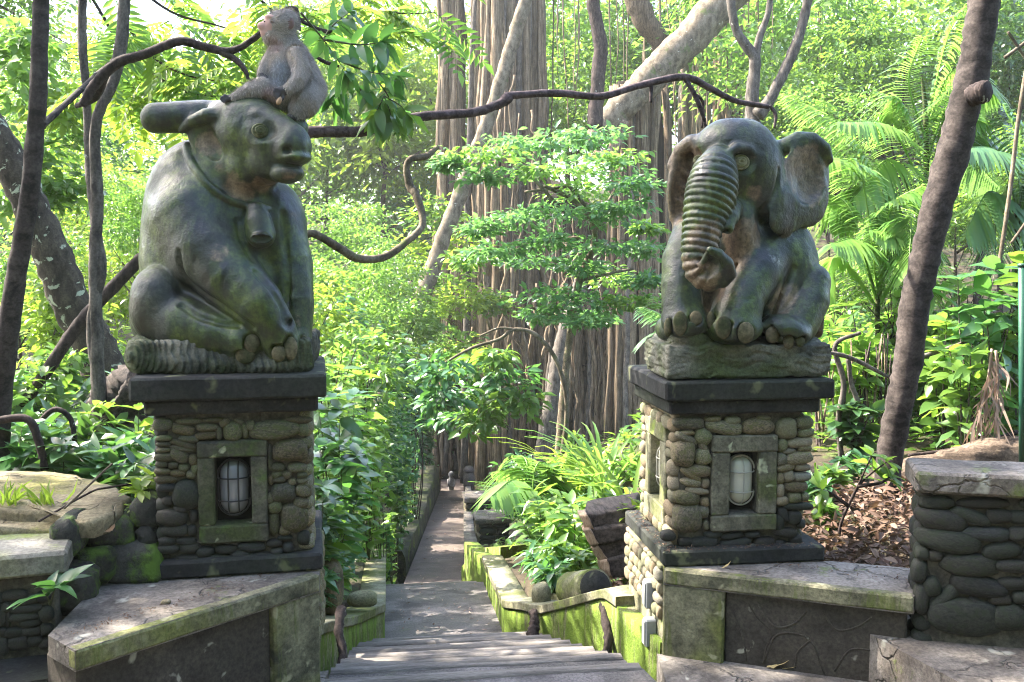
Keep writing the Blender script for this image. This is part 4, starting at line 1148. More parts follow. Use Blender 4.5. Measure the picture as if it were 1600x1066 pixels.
def px_limb(rows, sides=10, n=None, wob=.05, seed=0, knobs=0):
    """limb through rows (px, py, depth, radius in photo pixels)"""
    q = [[*P(a, b, Y), r * Y / F_PX] for a, b, Y, r in rows]
    p = spline(np.array(q), n or max(10, 9 * len(rows)))
    r = p[:, 3] * (1 + .05 * vnoise(p[:, :3] / p[:, 3].max(), .5, seed, 2))
    p[:, :3] += (.18 * r[:, None]) * np.stack([vnoise(p[:, :3], 3, seed + i, 2) for i in range(3)], -1)
    return tube(p[:, :3], r, sides, wob, seed)

# ---- near trees, branch by branch, from the photograph
def tree(name, label, rows, mat, cat='tree', group=None, limbs=(), seed=1, mats=None, partname='trunk'):
    base = rows[-1] if rows[-1][1] > rows[0][1] else rows[0]
    r = thing(name, tuple(P(base[0], base[1], base[2])), label, cat, group)
    V, F = px_limb(rows, 12, seed=seed); part(partname, V, F, mat, r)
    for i, lr in enumerate(limbs):
        V, F = px_limb(lr, 8, seed=seed + 3 + i); part('branch', V, F, mat, r)
    return r
t1 = tree('slim_tree', 'slim dark grey tree trunk nearest the left edge', [(68, -60, 5.2, 10.8), (62, 60, 5.2, 11.7), (58, 190, 5.2, 12.6), (42, 330, 5.2, 13.5), (14, 500, 5.2, 15.3), (-2, 660, 5.2, 17.1), (-8, 790, 5.2, 18.0)], M_bark_ring, seed=2,
          limbs=[[(62, 195, 5.2, 9), (80, 183, 5.4, 5), (160, 110, 6.2, 4), (215, 60, 7, 3)]])
t2 = tree('twisted_tree', 'thin twisted tree with two stems left of the bull', [(196, -50, 6.0, 8), (190, 60, 6.0, 9), (176, 130, 6.0, 8), (150, 200, 6.0, 8), (152, 330, 6.0, 9), (148, 400, 6.0, 9), (150, 520, 6.0, 10), (158, 660, 6.0, 11), (168, 720, 6.0, 11)], M_bark_grey, seed=5,
          limbs=[[(130, -50, 6.1, 6), (128, 60, 6.1, 6.5), (135, 150, 6.1, 6), (140, 260, 6.1, 7), (148, 345, 6.05, 7), (160, 420, 6.0, 7), (142, 500, 6.0, 7), (150, 590, 6.0, 7.5), (162, 700, 6.0, 8)]])
t3 = tree('leaning_tree', 'thick leaning tree trunk with pale lichen patches behind the slim tree', [(-60, 120, 9, 21), (10, 240, 9, 24), (60, 350, 9, 27), (110, 460, 9, 29), (160, 570, 9, 32), (190, 660, 9, 38)], M_bark_lichen, seed=7)
t4 = tree('fallen_branch', 'dark broken branch leaning diagonally behind the bull\'s knee', [(240, 385, 7.0, 8.5), (205, 420, 7.0, 9), (130, 500, 7.0, 9.5), (75, 575, 7.0, 9), (20, 660, 7.0, 7)], M_bark_dark, cat='branch', seed=9, partname='limb')
tree('arched_branch', 'brown branch arching over the bull\'s horn towards the monkey', [(128, 165, 5.6, 6.0), (150, 130, 5.6, 7.6), (185, 98, 5.6, 7.6), (225, 85, 5.6, 6.8), (280, 65, 5.6, 6.8), (320, 74, 5.6, 6.4), (360, 80, 5.6, 5.5), (395, 62, 5.6, 4.7), (425, 35, 5.6, 3.8), (450, 14, 5.6, 3.4)], M_bark_brown, 'branch', seed=11, partname='limb',
     limbs=[[(345, 80, 5.6, 6), (370, 95, 5.6, 4.5), (384, 112, 5.6, 3.5), (388, 124, 5.6, 2.5)], [(170, 105, 5.6, 6), (150, 150, 5.7, 6), (120, 165, 5.9, 4)]])
tree('twig', 'thin dark twig bent behind the monkey\'s head', [(446, 13, 5.2, 2.2), (462, 14, 5.2, 3.2), (468, 30, 5.2, 3), (490, 42, 5.2, 2.6), (512, 50, 5.2, 3), (520, 45, 5.2, 2)], M_bark_dark, 'branch', seed=12, partname='limb',
     limbs=[[(467, 30, 5.2, 3), (468, 48, 5.2, 2)], [(495, 90, 5.2, 2.5), (510, 98, 5.2, 3), (530, 104, 5.2, 2)]])
tree('long_branch', 'long bare purple grey branch spanning between the two statues', [(470, 214, 5.0, 10), (490, 206, 5.0, 9), (560, 206, 5.05, 8), (600, 196, 5.1, 8), (660, 182, 5.2, 7), (740, 176, 5.3, 7), (780, 163, 5.35, 7), (793, 154, 5.37, 9), (800, 149, 5.38, 6), (870, 146, 5.45, 6), (940, 150, 5.5, 5.5), (1000, 133, 5.6, 5.5), (1068, 120, 5.7, 6), (1110, 138, 5.75, 5), (1150, 158, 5.8, 4.5), (1200, 167, 5.85, 4)], M_liana, 'branch', seed=14, partname='limb',
     limbs=[[(1070, 122, 5.7, 4), (1086, 150, 5.7, 4), (1098, 180, 5.72, 3.5), (1104, 205, 5.75, 2.5)], [(1084, 146, 5.7, 2.5), (1098, 160, 5.75, 2.5), (1097, 200, 5.8, 2)], [(1018, 128, 5.62, 3), (1017, 160, 5.62, 2.5)], [(1203, 165, 5.85, 3), (1212, 180, 5.85, 3), (1210, 200, 5.85, 2)]])
tree('hooked_branch', 'bare branch curving up into a hook between the bull and the banyan', [(470, 372, 6.5, 5.5), (490, 366, 6.5, 6), (525, 385, 6.6, 6.5), (560, 404, 6.7, 6.5), (600, 402, 6.8, 6), (635, 378, 6.9, 5.5), (660, 350, 7.0, 5.5), (652, 310, 7.05, 6.5), (640, 290, 7.1, 6.5), (635, 262, 7.1, 5), (642, 248, 7.1, 5), (665, 244, 7.15, 5), (684, 230, 7.2, 3.5)], M_bark_pale, 'branch', seed=16, partname='limb')
t7 = tree('leaning_bare_tree', 'bare dark trunk leaning right beside the elephant with a cut knot', [(1545, -60, 5.4, 24.8), (1530, 60, 5.4, 24.8), (1512, 150, 5.4, 25.6), (1480, 270, 5.4, 25.6), (1452, 380, 5.4, 24.1), (1432, 470, 5.4, 24.1), (1420, 560, 5.4, 23.3), (1402, 640, 5.4, 21.9), (1390, 730, 5.4, 21.0), (1378, 820, 5.4, 21.9), (1374, 870, 5.4, 24.8)], M_bark_ring, seed=18)
V, F = px_limb([(1520, 150, 5.30, 17), (1536, 143, 5.24, 18), (1545, 142, 5.21, 17)], 12, seed=4); part('knot', V, F, M_bark_dark, t7)
V, F = px_limb([(1556, -60, 5.45, 14), (1545, 30, 5.45, 14), (1532, 110, 5.45, 13), (1520, 160, 5.42, 9)], 8, seed=4); part('pale_strip', V, F, M_bark_grey, t7)

# ---- banyan
BY = 30.0
bany = thing('banyan_tree', tuple(P(830, 730, BY)), 'enormous banyan with curtains of hanging roots behind the tiered shrub', 'tree')
g_b = np.random.default_rng(21)
n_root = 0
def root_strand(x0, y0, x1, y1, Y, r0, r1, mat, seed, sides=7, wav=7, owner=None):
    global n_root
    n = 12; t = np.linspace(0, 1, n); g = np.random.default_rng(seed)
    xs = x0 + (x1 - x0) * t + wav * np.cumsum(g.normal(size=n)) * .35; ysx = y0 + (y1 - y0) * t
    rows = np.array([[*P(a, b, Y), r * Y / F_PX] for a, b, r in zip(xs, ysx, r0 + (r1 - r0) * t)])
    V, F = tube(rows[:, :3], rows[:, 3] * (1 + .15 * g.normal(size=n)).clip(.6, 1.5), sides, .08, seed)
    n_root += 1
    return part('aerial_root', V, F, mat, owner or bany)
def column(x0, x1, y0, y1, flare, Y, n, rr, seed, core=True):
    g = np.random.default_rng(seed)
    if core:
        c0, c1 = (x0 + x1) / 2, (x0 + x1) / 2
        w = (x1 - x0) / 2
        V, F = px_limb([(c0, y0, Y + 1.0, w * .85), (c0, (y0 + y1) / 2, Y + 1.0, w * .9), (c1, y1 - (y1 - y0) * .15, Y + 1.0, w * .9 * (1 + flare * .4)), (c1, y1 + 10, Y + 1.0, w * (1 + flare))], 16, 24, .10, seed)
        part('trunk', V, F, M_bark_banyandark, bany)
    for i in range(n):
        u = (i + g.random()) / n; x = x0 + (x1 - x0) * u; c = (x0 + x1) / 2
        dep = Y + .2 - .9 * math.sqrt(max(0, 1 - (2 * u - 1) ** 2)) * (x1 - x0) / 110 + g.random() * .3
        root_strand(x, y0 + g.random() * 6, c + (x - c) * (1 + flare * g.random() * 1.3), y1 + g.uniform(-10, 12), dep, g.uniform(*rr), g.uniform(*rr) * 1.15, M_bark_banyan if g.random() < .88 else M_bark_grey, seed * 100 + i)
column(742, 846, -60, 755, .10, BY, 44, (1.8, 7), 3)
column(690, 722, -60, 560, .25, BY + 1, 9, (3, 7), 4, core=False)
column(690, 722, -60, 560, .25, BY + 1.5, 5, (6, 8), 5, core=False)
column(762, 790, -60, 420, .1, BY - 1, 5, (3, 6), 6, core=False)
column(955, 1042, 130, 700, .35, BY - 3, 30, (1.8, 6.5), 7)
column(664, 728, 560, 740, 0, BY + 3, 16, (2, 5), 14)  # added roots with a dark core that darken the shaded path end
column(738, 950, 330, 735, .10, BY + .8, 60, (1.6, 5.5), 8, core=False)
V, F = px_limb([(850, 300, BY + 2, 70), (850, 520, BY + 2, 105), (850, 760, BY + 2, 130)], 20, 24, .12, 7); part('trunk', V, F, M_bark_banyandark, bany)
column(860, 1000, 470, 715, .1, BY - 1.5, 34, (1.6, 4.5), 9, core=False)
column(1000, 1062, 240, 640, .15, BY - 2, 16, (1.5, 4.5), 13, core=False)
column(1062, 1100, -60, 520, .1, BY + 4, 10, (3, 6), 10)
column(1118, 1176, -60, 330, .1, BY + 5, 12, (3, 7), 11)
column(628, 672, 440, 690, .1, BY - 2, 8, (3, 6), 12, core=False)
for i in range(46):      # strands that cross and fuse
    x = g_b.uniform(700, 1000); y = g_b.uniform(80 if 740 < x < 850 else 330, 560); dx = g_b.uniform(-45, 45)
    root_strand(x, y, x + dx, y + g_b.uniform(90, 240), BY - 2.2 + g_b.uniform(-.5, 1.0), g_b.uniform(1.5, 3.2), g_b.uniform(1.5, 4), M_bark_banyan, 1500 + i, 6, 8)
for i in range(34):
    x = g_b.uniform(850, 1300); root_strand(x, -40, x + g_b.uniform(-8, 8), g_b.uniform(120, 330), BY + g_b.uniform(-2, 6), g_b.uniform(.7, 1.8), g_b.uniform(.6, 1.4), M_bark_banyan, 900 + i, 5, 3)
for rows in ([(1150, -20, 26, 31), (1085, 55, 26, 27), (1030, 110, 26, 25), (985, 155, 26, 23), (940, 200, 26, 20), (925, 225, 26, 13)],):
    V, F = px_limb(rows, 14, seed=31); part('limb', V, F, M_bark_pale, bany)
V, F = px_limb([(985, -30, 28, 20), (1005, 30, 28, 18), (1040, 75, 28, 16), (1060, 110, 28, 12)], 10, seed=33); part('limb', V, F, M_bark_banyan, bany)
V, F = px_limb([(975, 190, 25.8, 9), (962, 230, 25.8, 8), (940, 245, 25.8, 10), (925, 240, 25.8, 6)], 10, seed=34); part('limb', V, F, M_bark_banyan, bany)
tree('pale_leaning_tree', 'pale smooth trunk leaning across the left of the banyan', [(838, -60, 25, 9), (818, 10, 25, 10), (802, 60, 25, 11), (785, 120, 25, 11), (755, 210, 25, 11), (735, 260, 25, 12), (700, 350, 25, 12), (672, 430, 25, 13), (650, 490, 25, 13), (636, 530, 25, 14)], M_bark_pale, seed=36)
tree('lichened_stump_tree', 'grey lichened trunk slanting at the foot of the banyan', [(910, 430, 20, 10), (890, 500, 20, 14), (875, 560, 20, 14), (862, 640, 20, 15), (848, 730, 20, 18)], M_bark_grey, seed=37)
tree('grey_forked_tree', 'pale grey forked tree rising behind the elephant\'s head', [(1172, 260, 16, 20), (1175, 200, 16, 14), (1176, 150, 16, 11), (1180, 95, 16, 9), (1168, 75, 16, 8), (1150, 45, 16, 7), (1142, 0, 16, 7), (1140, -40, 16, 7)], M_bark_grey, seed=38,
     limbs=[[(1180, 95, 16, 7), (1186, 60, 16, 6), (1200, 20, 16, 5), (1206, -30, 16, 5)], [(1184, 180, 15.8, 12), (1205, 150, 15.8, 9), (1235, 90, 15.8, 9), (1256, 30, 15.8, 8), (1268, -30, 15.8, 8)]])
tree('mid_trunk', 'brown curving trunk standing between the banyan columns', [(922, -40, 24, 10), (930, 30, 24, 10), (938, 80, 24, 11), (934, 130, 24, 11), (930, 200, 24, 13)], M_bark_brown, seed=39)

# ---- tiered shrub tree in front of the banyan
sh = thing('tiered_tree', tuple(P(880, 720, 13)), 'small tree with flat tiers of blue green leaves in front of the banyan', 'tree')
V, F = px_limb([(872, 760, 13, 10), (880, 640, 13, 8.5), (886, 560, 13, 6), (905, 440, 13, 6), (930, 370, 13, 5), (905, 320, 13, 4), (850, 290, 13, 3)], 8, seed=41); part('trunk', V, F, M_bark_pale, sh)
for i, rows in enumerate(([(935, 345, 13, 4), (890, 292, 13, 3), (880, 292, 13, 3), (820, 300, 13, 2)], [(905, 372, 13, 3.5), (880, 374, 13, 3), (840, 380, 13, 2)], [(900, 440, 13, 4), (940, 430, 13, 3), (990, 420, 13, 2)], [(888, 500, 13, 4), (850, 490, 13, 3), (830, 480, 13, 2)], [(930, 365, 13, 3), (960, 300, 13, 2.5), (990, 290, 13, 2)], [(880, 330, 13, 3), (800, 250, 13, 3), (730, 240, 13, 2)])):
    V, F = px_limb(rows, 6, seed=50 + i); part('branch', V, F, M_bark_pale, sh)
TIERS = [(745,240,60,28),(800,225,60,26),(870,218,70,30),(930,208,50,26),(850,262,80,26),(920,262,80,30),(985,288,45,20),(760,275,45,22),(960,240,50,22),(800,340,60,26),(860,330,60,26),(750,355,40,18),(900,300,60,24),(975,320,50,22),
         (780,390,55,22),(830,405,60,24),(735,405,40,20),(950,385,70,28),(1000,390,40,24),(905,415,50,20),(960,430,70,28),(1010,440,30,22),(870,460,60,24),(930,470,70,26),(990,470,40,22),(850,490,40,20),(910,500,40,18),(935,495,30,18),(1005,355,30,16),(860,375,50,20),(940,335,60,24),(700,255,26,16)]
for i, (x, y, rx, rz) in enumerate(TIERS):
    Y = 13 + rng.uniform(-1.0, .6); k = Y / F_PX; c = P(x, y, Y)
    V, F = crown(250, [(c, (rx * k, rx * k * .9, rz * k * .6))], .105, .48, 300 + i, clump=10, flat=.22, kind='oval', spread=.30, droop=.12, shell=.1)
    part('leaf_tier', V, F, M_leaf_teal2 if i % 4 else M_leaf_bright, sh)['kind'] = 'stuff'
sp = thing('arching_sapling', tuple(P(885, 700, 12)), 'thin bare stem arching left with leafy sprays at its end', 'plant')
V, F = px_limb([(878, 720, 12, 5), (886, 640, 12, 4), (872, 570, 12, 3.5), (840, 525, 12, 3.5), (805, 515, 12, 3), (780, 530, 12, 2.5), (735, 545, 12, 2.5), (690, 570, 12, 1.5)], 7, seed=61); part('stem', V, F, M_bark_pale, sp)
V, F = px_limb([(805, 515, 12, 2.5), (780, 513, 12, 2), (750, 525, 12, 1.5)], 6, seed=62); part('branch', V, F, M_bark_pale, sp)
for i, (x, y, rx, rz) in enumerate(((700,575,40,22),(745,570,35,20),(790,590,40,22),(810,625,30,22),(735,610,40,20),(770,630,35,18),(715,650,35,18),(750,660,35,20),(690,620,30,18),(780,555,30,14))):
    Y = 12 + rng.uniform(-.6, .4); k = Y / F_PX
    V, F = crown(130, [(P(x, y, Y), (rx * k, rx * k, rz * k))], .15, .45, 360 + i, clump=10, flat=.3, kind='oval', spread=.3, shell=.1); part('leaf_spray', V, F, (M_leaf_teal, M_leaf_mid)[i % 2], sp)['kind'] = 'stuff'

# ---- background: hillside wood and separate trees
CROWNS = {}
def crown_mesh(kind, seed, n, L, mat, ratio=.5, lob=9, clump=26, shell=.45, sx=1.0):
    g = np.random.default_rng(seed)
    lobes = [((0, 0, .55), (.75, .75, .5))] + [((*(unit(g.normal(size=2)) * g.uniform(.35, .8)), g.uniform(.05, 1.05)), tuple(g.uniform(.28, .5, 3) * np.array([1.1, 1.1, .8]))) for _ in range(lob)]
    V, F = crown(n, lobes, L, ratio, seed, clump=clump, shell=shell, spread=.27, flat=.28)
    me = fast_mesh('crown', V, F); me.materials.append(mat); return me
CR = {}
for kname, m_ in (('bright', M_leaf_bright), ('yellow', M_leaf_yellow), ('mid', M_leaf_mid), ('teal', M_leaf_teal), ('dark', M_leaf_dark)):
    CR[kname] = [crown_mesh(kname, 70 + i + 10 * len(CR), 5600, .070, m_, clump=48, shell=.35) for i in range(2)]
TRUNK_ME = {}
for tn, m_ in (('brown', M_bark_brown), ('grey', M_bark_grey)):
    TRUNK_ME[tn] = []
    for sd in range(2):
        mb = MB(); mb.add(*limb([(0, 0, -1, .045), (.03, .02, -.4, .032), (-.02, .03, .1, .026), (.03, 0, .6, .014), (.02, .02, 1.0, .004)], 7, 18, .06, sd))
        g = np.random.default_rng(sd)
        for q in range(7):
            z = g.uniform(-.1, .6); u = unit(g.normal(size=2)) * g.uniform(.4, .7)
            mb.add(*limb([(0, 0, z, .014), (u[0] * .5, u[1] * .5, z + .15, .009), (u[0], u[1], z + .35, .003)], 5, 8, .05, q))
        V, F = mb.out(); me = fast_mesh('trunk', V, F); me.materials.append(m_); TRUNK_ME[tn].append(me)
def bgtree(x, Y, ztop, rad, kind, label, trunk='brown', squash=1.0, zb=None, group='background forest trees', name='forest_tree', cat='tree'):
    zg = float(zground(np.array([x]), np.array([Y]))[0]) if zb is None else zb
    r = thing(name, (x, Y, zg), label, cat, group)
    h = (ztop - zg)
    cb = max(zg + .1 * h, ztop - 1.9 * rad * squash); s = rad
    o = bpy.data.objects.new('crown', rnd.choice(CR[kind])); COL.objects.link(o); o.parent = r; o['kind'] = 'stuff'
    o.scale = (s, s, (ztop - cb) / 1.55); o.location = (0, 0, cb - zg + .2 * s * squash); o.rotation_euler = (0, 0, rnd.uniform(0, 6.28))
    t = bpy.data.objects.new('trunk', rnd.choice(TRUNK_ME[trunk])); COL.objects.link(t); t.parent = r
    tz = (cb - zg) + .9 * rad * squash
    t.scale = (s * .9, s * .9, tz / 2); t.location = (0, 0, tz / 2); t.rotation_euler = (0, 0, rnd.uniform(0, 6.28))
    return r
# far wood on the hillside, one mass
g = np.random.default_rng(77); N = 3400
fx = g.uniform(-62, 66, N); fy = g.uniform(44, 88, N); fz = zground(fx, fy)
mb = MB()
c = np.stack([fx, fy, fz + g.uniform(.3, 1.0, N) * np.interp(fx, [-30, -6, 4], [4.5, 6.0, 13.0])], -1); s = g.uniform(.7, 1.7, N)
idx = np.repeat(np.arange(N), 22); q = g.normal(size=(len(idx), 3)) * np.array([1, 1, .5]); p = c[idx] + q * s[idx][:, None]
V, F = leaves(p, q + .5 * g.normal(size=q.shape), np.array([0, 0, 1.]) + .5 * g.normal(size=q.shape), .40 * (.7 + .6 * g.random(len(p))), .22, 'far')
fw = link('distant_forest', fast_mesh('distant_forest', V, F), M_leaf_mid); tag(fw, kind='stuff')
def at(px, py, Y): return P(px, py, Y)
_adj = {'bright': 'bright green', 'yellow': 'yellow green', 'mid': 'mid green', 'teal': 'blue green', 'dark': 'dark green'}
BG = []
def addbg(px, Y, pytop, rpx, kind, where, trunk='brown', squash=1.0, **kw):
    c = P(px, pytop, Y); k = Y / F_PX
    bgtree(c[0], Y, c[2], rpx * k, kind, where, trunk, squash, **kw)
# (px, depth, top py, radius px, colour, label)
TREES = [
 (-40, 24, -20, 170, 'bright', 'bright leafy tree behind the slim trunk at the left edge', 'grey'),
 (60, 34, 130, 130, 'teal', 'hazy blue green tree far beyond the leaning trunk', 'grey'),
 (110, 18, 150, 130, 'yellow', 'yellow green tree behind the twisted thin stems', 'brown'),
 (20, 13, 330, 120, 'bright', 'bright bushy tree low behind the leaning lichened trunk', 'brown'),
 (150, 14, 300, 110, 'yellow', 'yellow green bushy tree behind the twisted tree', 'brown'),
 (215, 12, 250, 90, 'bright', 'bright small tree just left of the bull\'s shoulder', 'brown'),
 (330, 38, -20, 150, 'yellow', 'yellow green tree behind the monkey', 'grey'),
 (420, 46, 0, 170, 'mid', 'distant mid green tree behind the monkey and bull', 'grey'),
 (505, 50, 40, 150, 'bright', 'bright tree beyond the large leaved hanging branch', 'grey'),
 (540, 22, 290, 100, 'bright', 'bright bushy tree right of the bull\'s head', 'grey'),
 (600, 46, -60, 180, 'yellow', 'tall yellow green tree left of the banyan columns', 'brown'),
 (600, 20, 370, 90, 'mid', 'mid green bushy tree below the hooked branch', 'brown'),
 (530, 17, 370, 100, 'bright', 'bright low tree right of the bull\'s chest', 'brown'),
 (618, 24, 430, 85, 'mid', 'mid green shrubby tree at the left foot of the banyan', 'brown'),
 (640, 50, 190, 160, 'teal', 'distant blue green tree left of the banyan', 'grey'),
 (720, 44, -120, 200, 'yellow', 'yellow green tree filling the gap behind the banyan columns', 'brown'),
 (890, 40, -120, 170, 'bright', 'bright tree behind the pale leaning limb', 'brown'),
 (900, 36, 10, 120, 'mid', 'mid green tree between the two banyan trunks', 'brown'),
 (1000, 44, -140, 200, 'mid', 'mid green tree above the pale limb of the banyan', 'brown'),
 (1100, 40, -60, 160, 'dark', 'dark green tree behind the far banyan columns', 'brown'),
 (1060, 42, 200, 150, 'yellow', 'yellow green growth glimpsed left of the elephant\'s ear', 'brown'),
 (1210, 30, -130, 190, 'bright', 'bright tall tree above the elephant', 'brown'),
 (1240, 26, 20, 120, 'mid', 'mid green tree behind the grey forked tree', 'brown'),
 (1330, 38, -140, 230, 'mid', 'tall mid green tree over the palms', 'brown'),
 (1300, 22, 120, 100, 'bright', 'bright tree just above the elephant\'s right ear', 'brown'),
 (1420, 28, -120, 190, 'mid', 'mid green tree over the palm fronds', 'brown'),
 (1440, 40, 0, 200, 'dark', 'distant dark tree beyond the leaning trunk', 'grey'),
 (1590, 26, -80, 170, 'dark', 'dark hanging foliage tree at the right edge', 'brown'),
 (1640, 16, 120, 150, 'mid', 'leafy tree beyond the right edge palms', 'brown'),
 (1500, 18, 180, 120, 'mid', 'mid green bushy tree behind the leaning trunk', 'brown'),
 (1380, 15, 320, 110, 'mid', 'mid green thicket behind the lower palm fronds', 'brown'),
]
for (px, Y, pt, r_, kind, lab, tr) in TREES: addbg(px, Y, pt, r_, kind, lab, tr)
for x, Y, zt, rad, kind, lab in ((-16, 26, 7, 3.6, 'bright', 'bright tree beyond the picture\'s left edge, nearer'), (-23, 36, 8, 4.5, 'mid', 'mid green tree beyond the left edge, farther up'), (-12, 16, 5.5, 2.8, 'mid', 'mid green tree just outside the left edge'), (-20, 48, 10, 5, 'yellow', 'yellow green tree far beyond the left edge'), (20, 26, 9, 4, 'bright', 'bright tree beyond the right edge'), (24, 38, 11, 5, 'mid', 'mid green tree far beyond the right edge'), (14, 15, 6, 3, 'mid', 'mid green tree just outside the right edge')):
    bgtree(x, Y, zt, rad, kind, lab)
cr_ = thing('climbing_creeper', tuple(P(690, 700, BY - 3)), 'small leaved creeper climbing over the roots at the banyan\'s left', 'creeper')
for i, (x, y, rx, rz) in enumerate(((680, 330, 40, 30), (720, 380, 40, 35), (690, 430, 50, 35), (660, 480, 45, 35), (720, 470, 40, 30), (690, 540, 55, 35), (650, 590, 50, 40), (720, 560, 35, 30), (690, 630, 45, 30), (770, 470, 25, 20), (640, 400, 40, 30))):
    Y = BY - 3 + rng.uniform(-1, 1); k = Y / F_PX
    V, F = crown(420, [(P(x, y, Y), (rx * k, .5, rz * k))], .20, .5, 500 + i, clump=14, flat=.4, kind='far', spread=.3, shell=.1); part('leaf_spray', V, F, (M_leaf_mid, M_leaf_yellow, M_leaf_bright)[i % 3], cr_)['kind'] = 'stuff'
# bushes on the slopes
g = np.random.default_rng(91)
BUSH = [(640,27,640,40,'dark','dark bush in the shade left of the lower path\'s end'),(668,34,655,45,'dark','dark bush in the shadow behind the path\'s end'),(612,22,620,45,'dark','dark bush above the far end of the mossy parapet'),(500,9.5,505,75,'bright','low bright bush behind the bull\'s pedestal cap'),(560,10.5,520,70,'mid','leafy mid green bush beyond the steps, second from the bull'),(535,13,520,70,'bright','light green bush above the lower path'),(560,15,470,80,'teal','blue green bush on the slope below the hooked branch'),(648,17,560,42,'teal','small bush beside the arching sapling'),  # the first two dark bushes are added to darken the shaded path end
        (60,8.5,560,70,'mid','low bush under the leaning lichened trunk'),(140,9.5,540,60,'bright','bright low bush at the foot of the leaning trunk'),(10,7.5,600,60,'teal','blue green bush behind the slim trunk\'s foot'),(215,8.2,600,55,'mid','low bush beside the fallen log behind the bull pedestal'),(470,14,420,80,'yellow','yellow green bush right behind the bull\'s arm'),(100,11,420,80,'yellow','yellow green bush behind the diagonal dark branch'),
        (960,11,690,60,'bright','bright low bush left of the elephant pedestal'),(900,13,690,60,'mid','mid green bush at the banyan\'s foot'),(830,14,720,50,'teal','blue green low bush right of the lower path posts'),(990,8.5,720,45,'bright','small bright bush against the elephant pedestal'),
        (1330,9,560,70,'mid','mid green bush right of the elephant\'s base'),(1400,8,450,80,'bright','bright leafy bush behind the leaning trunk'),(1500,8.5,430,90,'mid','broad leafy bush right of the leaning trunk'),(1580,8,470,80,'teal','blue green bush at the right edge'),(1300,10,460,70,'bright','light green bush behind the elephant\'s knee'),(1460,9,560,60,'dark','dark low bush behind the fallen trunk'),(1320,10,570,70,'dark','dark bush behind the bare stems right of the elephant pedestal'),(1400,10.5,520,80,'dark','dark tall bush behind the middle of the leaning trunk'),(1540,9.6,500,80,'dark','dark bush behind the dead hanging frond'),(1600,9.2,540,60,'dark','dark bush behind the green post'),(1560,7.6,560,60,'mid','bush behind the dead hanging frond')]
for (px, Y, pt, r_, kind, lab) in BUSH:
    c = P(px, pt, Y); k = Y / F_PX; zg = float(zground(np.array([c[0]]), np.array([Y]))[0])
    r = thing('bush', (c[0], Y, min(zg, c[2] - .3)), lab, 'bush', 'bushes on the forest slopes')
    rad = r_ * k; hh = c[2] - min(zg, c[2] - .3)
    n = int(np.clip(rad * rad * hh * 2600 / 1.0, 900, 3800))
    lobes = [((0, 0, hh * .55), (rad, rad * .8, hh * .42))] + [((g.uniform(-.7, .7) * rad, g.uniform(-.6, .6) * rad, hh * g.uniform(.3, .95)), (rad * .45, rad * .45, hh * .2)) for _ in range(5)]
    V, F = crown(n, lobes, .085 + .002 * Y, .5, int(px) + 7, clump=9, flat=.4, kind='oval', spread=.20, shell=.25)
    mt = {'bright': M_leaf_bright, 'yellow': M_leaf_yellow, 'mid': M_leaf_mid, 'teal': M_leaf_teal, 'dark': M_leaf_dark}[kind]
    W8 = V.reshape(-1, 8, 3) + np.array(r.location); V, F = thin(V, F, 8, W8.mean(1))
    o = link('foliage', fast_mesh('foliage', V, F), mt, r); o['kind'] = 'stuff'
    for q in range(7): link('stem', fast_mesh('stem', *limb([(g.uniform(-.08, .08), g.uniform(-.08, .08), 0, .014), (g.uniform(-.3, .3) * rad, g.uniform(-.3, .3) * rad, hh * .5, .010), (g.uniform(-.8, .8) * rad, g.uniform(-.5, .5) * rad, hh * .9, .003)], 5, 10, .05, q)), M_bark_brown, r)
# leafy ground cover on the slopes
N = 30000
px_ = np.concatenate([g.uniform(-14, 14, N), g.uniform(-4.5, 5.5, 9000)]); py_ = np.concatenate([5.0 + 26 * g.random(N) ** 1.5, g.uniform(4.9, 11, 9000)])
keep = (np.abs(px_ - xpath(py_)) > np.where(py_ < 8.5, .75, .65)) & ~((py_ < 5.6) & (px_ > -1.15) & (px_ < -.2)) & ~((py_ < 5.6) & (px_ > 1.1) & (px_ < 2.6)) & ~((py_ < 6.6) & (px_ > 1.9)) & ~((px_ < -.9) & (py_ < 5.2))
px_, py_ = px_[keep], py_[keep]; pz = zground(px_, py_)
nn = len(px_); p = np.stack([px_, py_, pz + g.uniform(-.02, .16, nn)], -1)
d = np.stack([g.normal(size=nn), g.normal(size=nn), g.uniform(-.1, .7, nn)], -1)
V, F = leaves(p, d, np.array([0, 0, 1.]) + .3 * g.normal(size=(nn, 3)), g.uniform(.07, .15, nn), g.uniform(.035, .07, nn), 'oval')
gc = link('ground_cover', fast_mesh('ground_cover', V, F), M_leaf_mid); tag(gc, kind='stuff')
